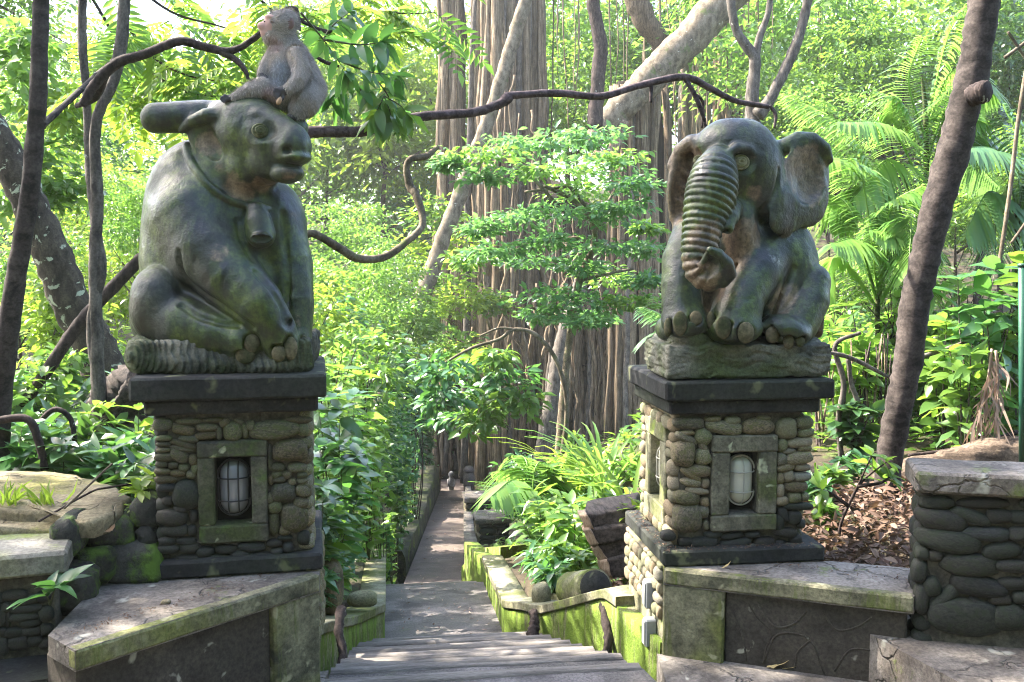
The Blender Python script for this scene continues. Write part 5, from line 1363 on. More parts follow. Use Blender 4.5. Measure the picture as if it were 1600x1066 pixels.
# ------------------------------------------------------------------ carved statues
def statue_mat():
    t = NT('weathered_carved_stone'); co = t.coord(rand=False)
    n1 = t.noise(co, 6.5, 7, 0.66, 0.3); n2 = t.noise(co, 2.6, 5, 0.62, 0.5); n3 = t.noise(co, 55, 4, 0.7)
    vs = t.noise(t.coord((9, 9, 1.2), rand=False), 1.5, 4, 0.6)
    dark = t.ramp(n1, [(0.38, (0.005, 0.008, 0.006)), (0.50, (0.018, 0.025, 0.018)), (0.63, (0.075, 0.084, 0.064))])
    green = t.ramp(t.noise(co, 18, 4, 0.6), [(0.36, (0.014, 0.034, 0.008)), (0.62, (0.085, 0.120, 0.020))])
    gm = t.math('MULTIPLY', t.ramp(t.math('ADD', t.math('MULTIPLY', n2, 0.6), t.math('MULTIPLY', vs, 0.4)), [(0.44, 0.0), (0.55, 1.0)]), 0.82)
    ga = t.attr('algae').outputs['Fac']
    gm = t.math('MINIMUM', t.math('ADD', gm, ga), 0.92)
    col = t.mix(gm, dark, green)
    tan = t.ramp(n1, [(0.3, (0.16, 0.105, 0.065)), (0.7, (0.34, 0.245, 0.165))])
    ta = t.attr('bare').outputs['Fac']
    tm = t.math('MULTIPLY', t.ramp(t.math('ADD', ta, t.math('MULTIPLY', t.math('SUBTRACT', t.noise(co, 14, 5, 0.7), 0.5), 1.6)), [(0.22, 0.0), (0.60, 1.0)]), t.ramp(n1, [(0.25, 0.45), (0.6, 1.0)]))
    col = t.mix(tm, col, tan)
    wh = t.attr('droppings').outputs['Fac']
    wm = t.math('MULTIPLY', wh, t.ramp(t.noise(co, 26, 5, 0.7), [(0.50, 0.0), (0.60, 1.0)]))
    col = t.mix(wm, col, (0.55, 0.55, 0.52))
    pit = t.noise(co, 120, 2, 0.5)
    col = t.mix(0.65, col, t.ramp(n3, [(0.38, 0.2), (0.6, 1.0)]), 'MULTIPLY')
    col = t.mix(0.6, col, t.ramp(vs, [(0.40, 0.35), (0.56, 1.0)]), 'MULTIPLY')
    h = t.math('ADD', t.math('MULTIPLY', n3, 0.7), t.math('MULTIPLY', pit, 0.5))
    h = t.math('ADD', h, t.math('MULTIPLY', t.noise(co, 16, 4, 0.6), 1.2))
    return t.surf(col, t.ramp(n1, [(0.4, 0.30), (0.6, 0.62)]), t.bump(h, 0.5, 0.006), 0.5)
M_statue = statue_mat()
def base_rock_mat():
    return stone_mat('carved_base_rock', (0.075, 0.080, 0.070), (0.20, 0.19, 0.15), (0.07, 0.09, 0.035), moss=0.25, scale=5, bump=0.9, bdist=0.02, rand=0)
M_baserock = base_rock_mat()
M_nail = stone_mat('carved_toenail', (0.055, 0.065, 0.025), (0.19, 0.155, 0.095), scale=9, rand=0.15, bump=0.3)
M_eyestone = stone_mat('carved_eye', (0.10, 0.11, 0.05), (0.34, 0.32, 0.19), scale=14, rand=0, bump=0.3)
M_hole = flat_mat('deep_carved_hollow', (0.03, 0.03, 0.028), 0.9)

def eye_shape(c, r, nrm):
    """round bulging eye with carved lid ring, iris ring and pupil, looking along nrm"""
    q = Vector(nrm).to_track_quat('Z', 'Y').to_matrix()
    mb = MB()
    prof = [(1.18, -0.25), (1.22, 0.08), (1.04, 0.30), (0.92, 0.08), (0.86, 0.10), (0.72, 0.42), (0.60, 0.54), (0.54, 0.34), (0.44, 0.50), (0.30, 0.56), (0.24, 0.30), (0.0, 0.28)]
    seg = 22; V = []
    for (a, z) in prof:
        for k in range(seg):
            an = 2 * math.pi * k / seg
            V.append((a * math.cos(an), a * 0.86 * math.sin(an), z))
    V = np.array(V) * r @ np.array(q).T + np.array(c)
    n = len(prof); i = np.arange(n - 1)[:, None] * seg; j = np.arange(seg)[None]; j2 = (j + 1) % seg
    return V, np.stack([i + j, i + j2, i + seg + j2, i + seg + j], -1).reshape(-1, 4)

def nearest_part(made, names, p):
    best = None
    for nm in names:
        for o in made.get(nm, []):
            co = np.empty(len(o.data.vertices) * 3, np.float32); o.data.vertices.foreach_get('co', co)
            d = np.linalg.norm(co.reshape(-1, 3) + np.array(o.parent.location) - p, axis=1).min()
            if best is None or d < best[0]: best = (d, o)
    return best[1]
# ---------- elephant ----------
def build_elephant():
    Yc = 4.50
    ZP = 0.404 * Yc / F_PX * 1.01                       # metres per zoom pixel at the statue
    def E(zx, zy, dy=0.0): return P(980 + zx / 2.478, 170 + zy / 2.478, Yc + dy)
    root = thing('elephant_statue', (1.55, 4.50, 1.107), 'carved stone elephant sitting with curled trunk on the right pedestal', 'statue')
    S = Sdf((1.06, 3.92, 1.10), (2.06, 4.90, 2.26), 0.0062)
    TORSO, HEAD, TRUNK, EAR, LEG, TUSK, EAR2, LEG2, LEG3 = 1, 2, 3, 4, 5, 6, 7, 8, 9
    def ell(x, y, dy, rx, rz, ry, roll=0, yaw=0, **kw):
        return S.ell(E(x, y, dy), (rx * ZP, ry, rz * ZP), (0, R(-roll), R(yaw)), **kw)
    def ch(pts, **kw):
        return S.chain([E(*p[:3]) for p in pts], [p[3] * ZP for p in pts], **kw)
    ell(570, 640, .06, 165, 255, .25, lab=TORSO, k=.03)
    ell(500, 735, .00, 190, 165, .22, lab=TORSO, k=.05)
    ell(430, 560, -.07, 105, 150, .15, lab=TORSO, k=.05)
    ell(300, 560, .02, 130, 170, .16, lab=TORSO, k=.05)
    ell(335, 740, -.03, 90, 130, .15, lab=TORSO, k=.04)
    # ears
    ell(690, 285, -.090, 134, 172, .022, roll=-14, yaw=26, lab=EAR, k=.010)
    ell(640, 390, -.148, 148, 84, .022, roll=26, yaw=30, lab=EAR, k=.008)
    ell(706, 350, -.090, 98, 100, .022, roll=0, yaw=26, lab=EAR, k=.03)
    ell(694, 262, -.126, 96, 104, .032, roll=-12, yaw=26, sub=True, k=.02)
    ch([(560, 175, -.05, 36), (610, 148, -.085, 33), (660, 122, -.08, 31), (715, 122, -.065, 30), (762, 152, -.055, 24), (786, 198, -.05, 13)], lab=EAR, k=.025)
    ell(218, 300, .03, 76, 172, .045, roll=-4, yaw=22, lab=EAR2, k=.02)
    ell(226, 318, -.028, 58, 138, .045, roll=-4, yaw=22, sub=True, k=.03)
    ch([(300, 150, -.04, 30), (245, 130, -.03, 30), (205, 160, .0, 27), (172, 220, .03, 20)], lab=EAR2, k=.02)
    for (y0, y1) in ((235, 195), (300, 262), (365, 330), (425, 400)):
        ch([(170, y1 + 25, .022, 5), (205, y1 + 30, .012, 9), (262, y0 + 45, .0, 9)], lab=EAR2, k=.025)
    # head
    ell(432, 228, -.06, 166, 182, .20, lab=HEAD, k=.03)
    ell(400, 140, -.11, 128, 96, .13, lab=HEAD, k=.06)
    ell(498, 330, -.07, 108, 118, .15, lab=HEAD, k=.05)
    ell(330, 330, -.10, 70, 100, .13, lab=HEAD, k=.05)
    ell(435, 460, -.16, 62, 115, .09, lab=HEAD, k=.04)
    # eye sockets and brows
    e1 = S.hit(980 + 440 / 2.478, 170 + 207 / 2.478); e2 = S.hit(980 + 276 / 2.478, 170 + 198 / 2.478)
    S.ell(e1 + np.array([0, -.012, 0]), (56 * ZP, .026, 46 * ZP), sub=True, k=.02)
    S.ell(e2 + np.array([-.008, -.008, 0]), (24 * ZP, .026, 38 * ZP), sub=True, k=.02)
    ch([(372, 215, -.27, 12), (388, 178, -.272, 17), (425, 150, -.262, 19), (470, 158, -.25, 17), (498, 195, -.235, 12)], lab=HEAD, k=.02)
    # trunk with carved rings
    tr = [(352, 205, -.215, 62), (338, 260, -.262, 84), (324, 330, -.29, 94), (305, 400, -.31, 82), (292, 465, -.325, 74), (280, 530, -.34, 67), (272, 590, -.35, 58), (284, 640, -.36, 50), (318, 660, -.372, 44)]
    trs = spline(np.array([[*E(a, b, c), r * ZP] for a, b, c, r in tr]), 40)
    S.chain(trs[:, :3], trs[:, 3], lab=TRUNK, k=.008)
    ell(330, 618, -.405, 66, 60, .05, roll=35, lab=TRUNK, k=.02)
    ch([(372, 668, -.40, 24), (394, 640, -.42, 27), (385, 600, -.445, 25), (352, 565, -.465, 22), (322, 548, -.47, 15)], lab=TRUNK, k=.012)
    hp = S.hit(980 + 300 / 2.478, 170 + 612 / 2.478)
    S.ell(hp + np.array([.012, .0, .004]), (52 * ZP, .030, 44 * ZP), (0, R(-35), R(-20)), sub=True, k=.008)
    ch([(262, 640, -.40, 10), (285, 608, -.43, 13), (312, 560, -.45, 12)], lab=TRUNK, k=.01)
    S.ringed(trs[:, :3], trs[:, 3], 0.0285, 0.0125, 2)
    # tusk socket
    ch([(405, 385, -.24, 38), (398, 425, -.315, 32)], lab=HEAD, k=.03)
    ch([(400, 420, -.325, 26), (390, 464, -.355, 22)], lab=TUSK, k=.004)
    ell(388, 474, -.375, 11, 10, .02, sub=True, k=.003)
    # fore legs
    ch([(262, 500, -.03, 92), (222, 590, -.10, 86), (208, 690, -.16, 76), (216, 790, -.20, 78)], lab=LEG, k=.035)
    ell(222, 832, -.23, 84, 56, .11, lab=LEG, k=.03)
    ch([(545, 560, -.06, 112), (495, 640, -.15, 102), (440, 735, -.22, 92), (418, 810, -.25, 96)], lab=LEG2, k=.03)
    ell(412, 852, -.275, 106, 60, .12, lab=LEG2, k=.025)
    # hind leg
    ch([(716, 672, -.11, 70), (700, 745, -.14, 80), (655, 830, -.18, 84)], lab=LEG3, k=.012)
    ch([(640, 800, .06, 110), (716, 672, -.09, 70)], lab=LEG3, k=.012)
    ch([(745, 750, .06, 48), (738, 850, .06, 40)], lab=LEG3, k=.03)
    ell(612, 857, -.250, 98, 56, .10, roll=-18, lab=LEG3, k=.025)
    ell(148, 852, -.05, 34, 45, .10, lab=LEG, k=.02)
    ge = [S.hit(980 + x / 2.478, 170 + y / 2.478) for x, y in ((588, 235), (580, 285), (568, 330), (545, 365), (515, 395))]
    S.chain(spline(np.array([q for q in ge if q is not None]), 14), [6.5 * ZP] * 14, sub=True, k=.012)
    # the crease below the belly, and mouth
    ch([(560, 640, -.18, 7), (585, 730, -.19, 9), (560, 800, -.19, 8)], sub=True, k=.02)
    ch([(646, 622, -.19, 9), (622, 680, -.20, 12), (600, 740, -.215, 12), (568, 800, -.22, 9)], sub=True, k=.02)
    ch([(505, 640, -.22, 5), (535, 720, -.235, 8), (528, 800, -.245, 8), (505, 850, -.25, 6)], sub=True, k=.02)
    ch([(470, 540, -.19, 6), (440, 590, -.2, 8), (405, 640, -.21, 6)], sub=True, k=.015)
    # nails: a groove round each, the nail itself a part
    nails = []
    for (x, y, rx, rz) in ((160, 848, 15, 36), (207, 832, 27, 46), (268, 812, 24, 28), (326, 822, 17, 36), (375, 848, 30, 44), (462, 868, 32, 40), (566, 876, 28, 32), (628, 903, 21, 28), (673, 902, 18, 21)):
        p = S.hit(980 + x / 2.478, 170 + y / 2.478)
        if p is not None: nails.append((p, rx * ZP, rz * ZP))
    for p, rx, rz in nails: S.ell(p, (rx * 1.22, .022, rz * 1.18), lab=LEG, k=.006, sub=True)
    S.chisel()
    V, F, L = S.mesh(); V = relax(V, F, 1, .3)
    bare = blobs(V, [(E(430, 500, -.22), .10), (E(400, 590, -.2), .07), (E(686, 262, -.10), .135), (E(205, 290, .0), .20, .9), (E(215, 400, .03), .1, .8),
                     (E(345, 725, -.2), .09), (E(580, 740, -.15), .10, .8), (E(270, 640, -.38), .10, .6), (E(480, 320, -.2), .05, .7), (E(300, 500, -.4), .09, .55), (E(620, 760, -.1), .06, .7), (E(745, 840, .05), .06, .7),
                     (E(290, 240, -.2), .07, .5), (E(400, 720, -.3), .07, .35)])
    bare *= (L != TUSK)
    alg = blobs(V, [(E(455, 290, -.25), .06, .8), (E(250, 700, -.22), .12, .5), (E(400, 760, -.3), .12, .45), (E(640, 560, -.1), .12, .5), (E(690, 740, -.1), .12, .35), (E(320, 380, -.38), .12, .35)])
    drop = blobs(V, [(E(420, 70, -.1), .10, .95), (E(470, 95, -.12), .08, .8), (E(500, 180, -.2), .05, .6), (E(590, 375, -.05), .05, .8), (E(550, 590, -.2), .05, .6)])
    names = {TORSO: 'torso', HEAD: 'head', TRUNK: 'trunk', EAR: 'ear', EAR2: 'ear', LEG: 'front_leg', LEG2: 'front_leg', LEG3: 'hind_leg', TUSK: 'tusk'}
    made = split_parts(V, F, L, names, M_statue, root, {'bare': bare, 'algae': alg, 'droppings': drop})
    for p, rx, rz in nails:
        v, f = uv_ell(p + np.array([0, .010, 0]), (rx, .015, rz)); part('toenail', v, f, M_nail, nearest_part(made, ('front_leg', 'hind_leg'), p))
    for e, r, nrm in ((e1, 28, (-.05, -1, .08)), (e2, 17, (-.65, -.8, .05))):
        if e is not None:
            v, f = eye_shape(e + np.array([0, .004, 0]), r * ZP, nrm); part('eye', v, f, M_eyestone, made['head'][0])
    # rock it sits on
    B = Sdf((1.02, 3.98, 1.10), (2.06, 4.92, 1.36), 0.0075)
    B.rbox((1.207, 4.20, 1.11), (1.955, 4.60, 1.262), r=.012, k=.01)
    B.rbox((1.30, 4.40, 1.11), (1.955, 4.80, 1.262), r=.012, k=.01)
    for (x, y, dy, rx, rz, ry) in ((235, 885, -.18, 75, 48, .13), (320, 880, -.12, 90, 35, .15), (680, 915, -.02, 120, 40, .15), (750, 890, .02, 50, 42, .15), (190, 900, .0, 60, 40, .2), (440, 885, .08, 170, 40, .2)):
        B.ell(E(x, y, dy), (rx * ZP, ry, rz * ZP), lab=1, k=.03)
    gx = np.stack(np.meshgrid(*B.ax, indexing='ij'), -1).reshape(-1, 3)
    near = np.abs(B.D.ravel()) < .05
    nz = np.zeros(len(gx)); q = gx[near]
    wav = q.copy(); wav[:, 2] += 0.012 * np.sin(q[:, 0] * 34 + 3 * vnoise(q, 6, 3))
    nz[near] = 0.013 * vnoise(wav * np.array([1, 1, 6.0]), 9, 5, 3) + 0.008 * vnoise(q, 22, 9, 2) + 0.0025 * np.sin(wav[:, 2] * 280 + 6 * vnoise(q, 7, 12, 2))
    B.D += nz.reshape(B.D.shape).astype(np.float32)
    B.clip((1.203, 4.19, 1.108), (1.962, 4.81, 1.36))
    V, F, L = B.mesh()
    part('rock_base', V, F, M_baserock, root)
    return root

# ---------- bull ----------
def build_bull():
    Yc = 4.30
    PXM = Yc / F_PX * 1.005
    def E(x, y, dy=0.0): return P(x, y, Yc + dy)
    root = thing('bull_statue', (-.62, 4.30, 1.188), 'carved stone bull with thick horn and neck bell sitting on the left pedestal', 'statue')
    S = Sdf((-1.22, 3.72, 1.18), (-.20, 4.72, 2.34), 0.0062)
    TORSO, HEAD, HORN, EAR, ARM, LEG, COLLAR, BELL, ARM2 = 1, 2, 3, 4, 5, 6, 7, 8, 9
    def ell(x, y, dy, rx, rz, ry, roll=0, yaw=0, **kw):
        return S.ell(E(x, y, dy), (rx * PXM, ry, rz * PXM), (0, R(-roll), R(yaw)), **kw)
    def ch(pts, **kw):
        return S.chain([E(*p[:3]) for p in pts], [p[3] * PXM for p in pts], **kw)
    ell(346, 410, .06, 120, 140, .25, lab=TORSO, k=.03)
    ell(318, 325, .09, 86, 105, .22, lab=TORSO, k=.07)
    ell(425, 355, .03, 52, 72, .17, lab=TORSO, k=.05)
    ell(372, 470, -.03, 78, 78, .19, lab=TORSO, k=.05)
    ell(300, 500, .06, 90, 70, .22, lab=TORSO, k=.05)
    ch([(366, 235, .02, 54), (350, 300, .05, 72)], lab=TORSO, k=.04)
    # head
    ch([(362, 208, .01, 50), (392, 208, -.07, 51), (425, 222, -.15, 39), (452, 234, -.21, 27)], lab=HEAD, k=.02)
    ell(385, 178, -.05, 46, 22, .12, lab=HEAD, k=.04)
    ell(392, 262, -.08, 37, 36, .11, lab=HEAD, k=.05)
    ell(425, 258, -.15, 30, 26, .09, lab=HEAD, k=.04)
    ell(459, 229, -.225, 25, 25, .075, lab=HEAD, k=.025)
    ell(461, 247, -.235, 23, 10, .075, lab=HEAD, k=.012)
    ell(449, 271, -.210, 24, 15, .072, lab=HEAD, k=.010)
    ch([(402, 182, -.13, 24), (432, 198, -.18, 22), (458, 214, -.23, 20)], lab=HEAD, k=.025)
    ell(469, 200, -.10, 12, 14, .06, lab=HEAD, k=.02)
    e1 = S.hit(406, 204)
    S.ell(e1 + np.array([0.006, -.014, 0]), (20 * PXM, .024, 15 * PXM), sub=True, k=.02)
    ch([(374, 202, -.168, 4), (384, 186, -.18, 6.5), (404, 178, -.20, 7), (424, 188, -.218, 5)], lab=HEAD, k=.012)
    p = S.hit(449, 234)
    if p is not None: S.ell(p, (6 * PXM, .02, 5.5 * PXM), sub=True, k=.006)
    mp = [S.hit(x, y) for x, y in ((423, 254), (437, 257), (452, 258.5), (466, 259.5), (480, 259))]
    mp = [q for q in mp if q is not None]
    if len(mp) > 1: S.chain(mp, [2.6 * PXM] * len(mp), sub=True, k=.006)
    # horn and ear
    ch([(243, 185, -.03, 22), (280, 183, -.02, 23), (320, 180, .0, 22.5), (360, 178, .02, 20), (400, 172, .02, 16)], lab=HORN, k=.012)
    ell(324, 219, -.085, 25, 43, .022, roll=32, yaw=-10, lab=EAR, k=.02)
    ell(327, 222, -.118, 17, 30, .025, roll=32, yaw=-10, sub=True, k=.012)
    ch([(284, 204, -.07, 5), (300, 190, -.10, 8.5), (322, 181, -.12, 11), (346, 183, -.11, 13), (366, 196, -.08, 14)], lab=EAR, k=.012)
    # limbs
    ch([(432, 345, .0, 38), (452, 410, -.05, 35), (461, 470, -.11, 28), (465, 525, -.15, 21)], lab=ARM2, k=.025)
    ell(466, 545, -.165, 17, 32, .07, lab=ARM2, k=.02)
    ch([(302, 338, -.045, 60), (326, 392, -.115, 54)], lab=ARM, k=.05)
    ch([(326, 392, -.115, 54), (362, 437, -.185, 47), (402, 475, -.25, 37), (426, 508, -.262, 30)], lab=ARM, k=.014)
    ell(438, 533, -.265, 27, 36, .075, roll=18, lab=ARM, k=.025)
    ell(249, 470, -.11, 41, 52, .13, lab=LEG, k=.010)
    ch([(254, 490, -.10, 46), (287, 507, -.15, 45), (335, 523, -.20, 37), (372, 532, -.23, 31)], lab=LEG, k=.02)
    ell(380, 537, -.24, 30, 28, .08, lab=LEG, k=.02)
    # collar rope and bell
    def groove(pts, r, k=.016):
        q = [S.hit(x, y) for x, y in pts]; q = [a for a in q if a is not None]
        if len(q) > 1: S.chain(spline(np.array(q), 14), [r * PXM] * 14, sub=True, k=k)
    groove([(279, 395), (287, 425), (302, 445), (330, 466), (365, 490), (395, 512)], 4)
    groove([(284, 478), (310, 495), (345, 505), (372, 508)], 4)
    groove([(398, 425), (425, 455), (440, 480), (446, 505)], 4)
    groove([(442, 335), (446, 380), (450, 430), (450, 480), (452, 510)], 4)
    groove([(372, 345), (377, 372), (392, 405)], 2.5)
    groove([(386, 330), (381, 350), (384, 372)], 2)
    cp = [S.hit(x, y) for x, y in ((293, 228), (296, 245), (305, 264), (320, 284), (340, 302), (362, 314), (385, 321), (405, 326), (416, 327))]
    cp = [q for q in cp if q is not None]
    S.chain(spline(np.array(cp), 24), [6.2 * PXM] * 24, lab=COLLAR, k=.004)
    b0 = S.hit(404, 345)
    if b0 is not None:
        b0 = b0 + np.array([0, -.012, 0])
        S.chain([b0 + np.array([-.006, .01, .035]), b0 + np.array([.0, .0, -.005]), b0 + np.array([.012, -.012, -.055])], [.042, .055, .058], lab=BELL, k=.006)
        S.ell(b0 + np.array([.020, -.068, -.072]), (.048, .03, .024), rot=(R(15), 0, 0), lab=BELL, k=.006)
        S.ell(b0 + np.array([.021, -.09, -.075]), (.038, .03, .016), rot=(R(15), 0, 0), sub=True, k=.004)
    nails = []
    for (x, y, rx, rz) in ((435, 553, 10, 12), (454, 545, 9.5, 17), (475, 540, 7, 15), (383, 556, 14, 12), (393, 537, 11, 13)):
        q = S.hit(x, y)
        if q is not None: nails.append((q, rx * PXM, rz * PXM))
    for q, rx, rz in nails: S.ell(q, (rx * 1.25, .02, rz * 1.2), sub=True, lab=LEG, k=.006)
    S.chisel()
    V, F, L = S.mesh(); V = relax(V, F, 1, .3)
    bare = blobs(V, [(E(372, 292, -.1), .075, .9), (E(350, 265, -.1), .05, .7), (E(415, 290, -.15), .055, .9), (E(328, 228, -.1), .055, .7), (E(385, 480, -.2), .07, .5), (E(452, 272, -.3), .05, .5), (E(470, 335, -.1), .05, .35), (E(340, 385, -.3), .06, .35)])
    alg = blobs(V, [(E(415, 235, -.2), .045, .9), (E(400, 255, -.2), .05, .6), (E(440, 400, -.1), .16, .5), (E(390, 490, -.3), .12, .5), (E(330, 520, -.25), .12, .55), (E(440, 545, -.3), .08, .7), (E(240, 410, .0), .12, .4), (E(400, 400, -.15), .13, .5), (E(270, 500, -.1), .1, .35)])
    drop = blobs(V, [(E(280, 285, -.0), .03, .6)])
    names = {TORSO: 'torso', HEAD: 'head', HORN: 'horn', EAR: 'ear', ARM: 'foreleg', ARM2: 'foreleg', LEG: 'hind_leg', COLLAR: 'collar', BELL: 'bell'}
    made = split_parts(V, F, L, names, M_statue, root, {'bare': bare, 'algae': alg, 'droppings': drop})
    for q, rx, rz in nails:
        v, f = uv_ell(q + np.array([0, .010, 0]), (rx, .014, rz)); part('toenail', v, f, M_nail, nearest_part(made, ('foreleg', 'hind_leg'), q))
    if e1 is not None:
        v, f = eye_shape(e1 + np.array([0, .004, 0]), 9.8 * PXM, (.25, -1, .1)); part('eye', v, f, M_eyestone, made['head'][0])
    # grassy mound carved under it
    B = Sdf((-1.06, 3.80, 1.18), (-.22, 4.72, 1.42), 0.0056)
    B.rbox((-.975, 4.02, 1.19), (-.315, 4.62, 1.315), r=.014, k=.01)
    for (x, y, dy, rx, rz, ry) in ((228, 552, -.1, 24, 30, .2), (300, 560, -.2, 60, 22, .1), (430, 568, -.2, 50, 20, .12), (350, 562, -.2, 40, 22, .1)):
        B.ell(E(x, y, dy), (rx * PXM, ry, rz * PXM), lab=1, k=.03)
    gx = np.stack(np.meshgrid(*B.ax, indexing='ij'), -1).reshape(-1, 3)
    near = np.abs(B.D.ravel()) < .05
    nz = np.zeros(len(gx)); q = gx[near]
    ang = q[:, 0] * 150 + q[:, 1] * 120 + 34 * vnoise(q, 7, 4, 2)
    nz[near] = 0.0055 * np.sin(q[:, 0] * 230 + q[:, 1] * 210 + 9 * vnoise(q, 9, 4, 2)) + 0.014 * vnoise(q, 12, 8, 3)
    B.D += nz.reshape(B.D.shape).astype(np.float32)
    V, F, L = B.mesh()
    part('grass_base', V, F, M_baserock, root)
    return root

# ---------- monkey ----------
def build_monkey():
    Yc = 4.27
    PXM = Yc / F_PX * 1.005
    def E(x, y, dy=0.0): return P(x, y, Yc + dy)
    root = thing('macaque', E(455, 168), 'grey brown monkey sitting on the bull\'s head looking up', 'monkey')
    S = Sdf((-.68, 3.92, 2.12), (-.16, 4.56, 2.76), 0.0036)
    FUR, FACE, HAND, BELLY, EARL = 1, 2, 3, 4, 5
    def ell(x, y, dy, rx, rz, ry, roll=0, yaw=0, **kw):
        return S.ell(E(x, y, dy), (rx * PXM, ry, rz * PXM), (0, R(-roll), R(yaw)), **kw)
    def ch(pts, **kw):
        return S.chain([E(*p[:3]) for p in pts], [p[3] * PXM for p in pts], **kw)
    ch([(468, 152, .02, 31), (468, 122, .01, 33), (456, 92, .0, 28), (446, 68, -.01, 20), (440, 50, -.015, 18)], lab=FUR, k=.02)
    ell(440, 118, -.05, 24, 36, .06, lab=BELLY, k=.03)
    ell(438, 39, -.02, 23, 21, .062, lab=FUR, k=.02)
    ell(450, 30, -.015, 14, 14, .045, lab=FUR, k=.02)
    ell(424, 41, -.04, 12, 13, .034, roll=20, lab=FACE, k=.012)
    ell(412, 43, -.045, 10, 7, .022, roll=-30, lab=FACE, k=.010)
    ell(415, 52, -.042, 8, 5, .020, roll=-20, lab=FACE, k=.006)
    ell(424, 29, -.045, 10, 4, .034, roll=-15, lab=FACE, k=.008)
    ch([(413, 38, -.046, 3), (410, 43, -.048, 3.3)], lab=FACE, k=.005)
    ch([(405.5, 50, -.06, 1.1), (412, 53, -.075, 1.1), (420, 55, -.085, 1.1)], sub=True, k=.004)
    ell(454, 37, -.062, 5.5, 8, .012, roll=-8, lab=EARL, k=.005)
    ell(453, 37, -.078, 3.2, 5, .009, lab=EARL, k=.003, sub=True)
    ell(428, 58, -.02, 17, 14, .05, lab=FUR, k=.02)
    # near arm and hand
    ch([(464, 88, -.075, 15), (471, 108, -.105, 14), (466, 124, -.135, 11), (450, 140, -.155, 8)], lab=FUR, k=.015)
    ell(440, 143, -.16, 8, 7, .02, lab=HAND, k=.01)
    for i, (x0, y0, x1, y1, x2, y2) in enumerate(((436, 139, 430, 139, 428, 146), (435, 142, 428, 143, 428, 150), (436, 145, 430, 148, 431, 154), (438, 147, 433, 152, 435, 158))):
        ch([(x0, y0, -.17, 2.5), (x1, y1, -.178, 2.2), (x2, y2, -.168, 1.8)], lab=HAND, k=.003)
    ch([(443, 147, -.165, 2.6), (442, 154, -.172, 2.3), (439, 158, -.17, 1.9)], lab=HAND, k=.003)
    # far arm and hand
    ch([(430, 84, -.03, 13), (415, 102, -.06, 9), (409, 114, -.085, 7)], lab=FUR, k=.012)
    ell(409, 122, -.095, 6, 8, .016, lab=HAND, k=.008)
    for (x0, y0, x1, y1, x2, y2) in ((406, 126, 406, 131, 409, 135), (409, 128, 409, 134, 412, 138), (411, 127, 412, 134, 415, 139), (413, 125, 415, 131, 418, 136)):
        ch([(x0, y0, -.105, 2.4), (x1, y1, -.11, 2.0), (x2, y2, -.105, 1.6)], lab=HAND, k=.003)
    ch([(412, 119, -.10, 2.4), (416, 122, -.108, 2.0), (418, 126, -.106, 1.6)], lab=HAND, k=.003)
    # legs and feet
    ch([(446, 150, -.05, 22), (412, 138, -.085, 17), (392, 142, -.10, 13), (368, 153, -.11, 8)], lab=FUR, k=.015)
    ell(355, 155, -.115, 10, 5, .016, lab=HAND, k=.008)
    for (x1, y1) in ((346, 152), (345, 155), (347, 158), (350, 160)):
        ch([(353, (y1 + 155) / 2, -.122, 2.4), (x1, y1, -.13, 1.9)], lab=HAND, k=.003)
    ch([(356, 151, -.12, 2.3), (350, 149, -.128, 1.8)], lab=HAND, k=.003)
    ch([(486, 140, -.03, 24), (478, 158, -.085, 21), (466, 172, -.10, 14), (461, 181, -.09, 10)], lab=FUR, k=.018)
    ell(452, 184, -.115, 12, 5, .018, lab=HAND, k=.01)
    for (x1, y1) in ((440, 182), (439, 185), (441, 188)):
        ch([(448, (y1 + 184) / 2, -.125, 2.6), (x1, y1, -.135, 2.0)], lab=HAND, k=.003)
    ch([(484, 160, .07, 7), (470, 182, .13, 6), (445, 196, .19, 5), (425, 215, .21, 4)], lab=FUR, k=.01)
    V, F, L = S.mesh(); V = relax(V, F, 2, .5)
    base = np.array({'f': (.285, .250, .225)}['f'])
    col = np.tile(base, (len(V), 1))
    nz = vnoise(V, 30, 2, 3)[:, None]
    def paint(w, c): 
        nonlocal col
        col = col * (1 - w[:, None]) + np.array(c) * w[:, None]
    face = (L == FACE).astype(float)
    paint(blobs(V, [(E(452, 100, -.05), .12, .35), (E(500, 120, 0), .08, .3)]), (.30, .24, .19))
    paint(blobs(V, [(E(440, 115, -.12), .065, .8)]), (.20, .215, .25))
    paint(blobs(V, [(E(430, 66, -.08), .04, .8), (E(425, 150, -.14), .05, .6)]), (.36, .23, .21))
    paint(face * .9, (.40, .235, .20))
    paint(blobs(V, [(E(424, 33, -.08), .010, .8), (E(414, 33, -.08), .007, .8), (E(409, 44, -.07), .006, .7)]), (.07, .04, .035))
    paint(blobs(V, [(E(428, 50, -.1), .022, .9), (E(437, 56, -.08), .03, .5)]), (.42, .38, .35))
    paint(blobs(V, [(E(436, 16, -.02), .03, .8)]), (.42, .36, .30))
    paint((L == HAND) * .95, (.055, .05, .055))
    paint((L == EARL) * .9, (.19, .11, .10))
    col = np.clip(col * (1 + .12 * nz), 0, 1)
    t = NT('monkey_skin_and_fur'); c = t.attr('coat').outputs['Color']; co = t.coord(rand=False)
    M_monkey = t.surf(c, 0.75, t.bump(t.noise(co, 160, 3), 0.4, 0.003), 0.25)
    part('body', V, F, M_monkey, root, True, {'coat': col})
    # short fur standing off the body
    N = vnormals(V, F)
    ok = np.where((L == FUR) | (L == BELLY))[0]
    g = np.random.default_rng(5); pick = g.choice(ok, 22000)
    p = V[pick]; n = N[pick]
    down = np.array([.12, 0, -1.0]); tdir = down - n * (n @ down)[:, None]
    headm = (p[:, 2] > E(440, 62)[2])[:, None]
    tdir = np.where(headm, tdir * .5 + np.array([.5, 0, .2]), tdir)
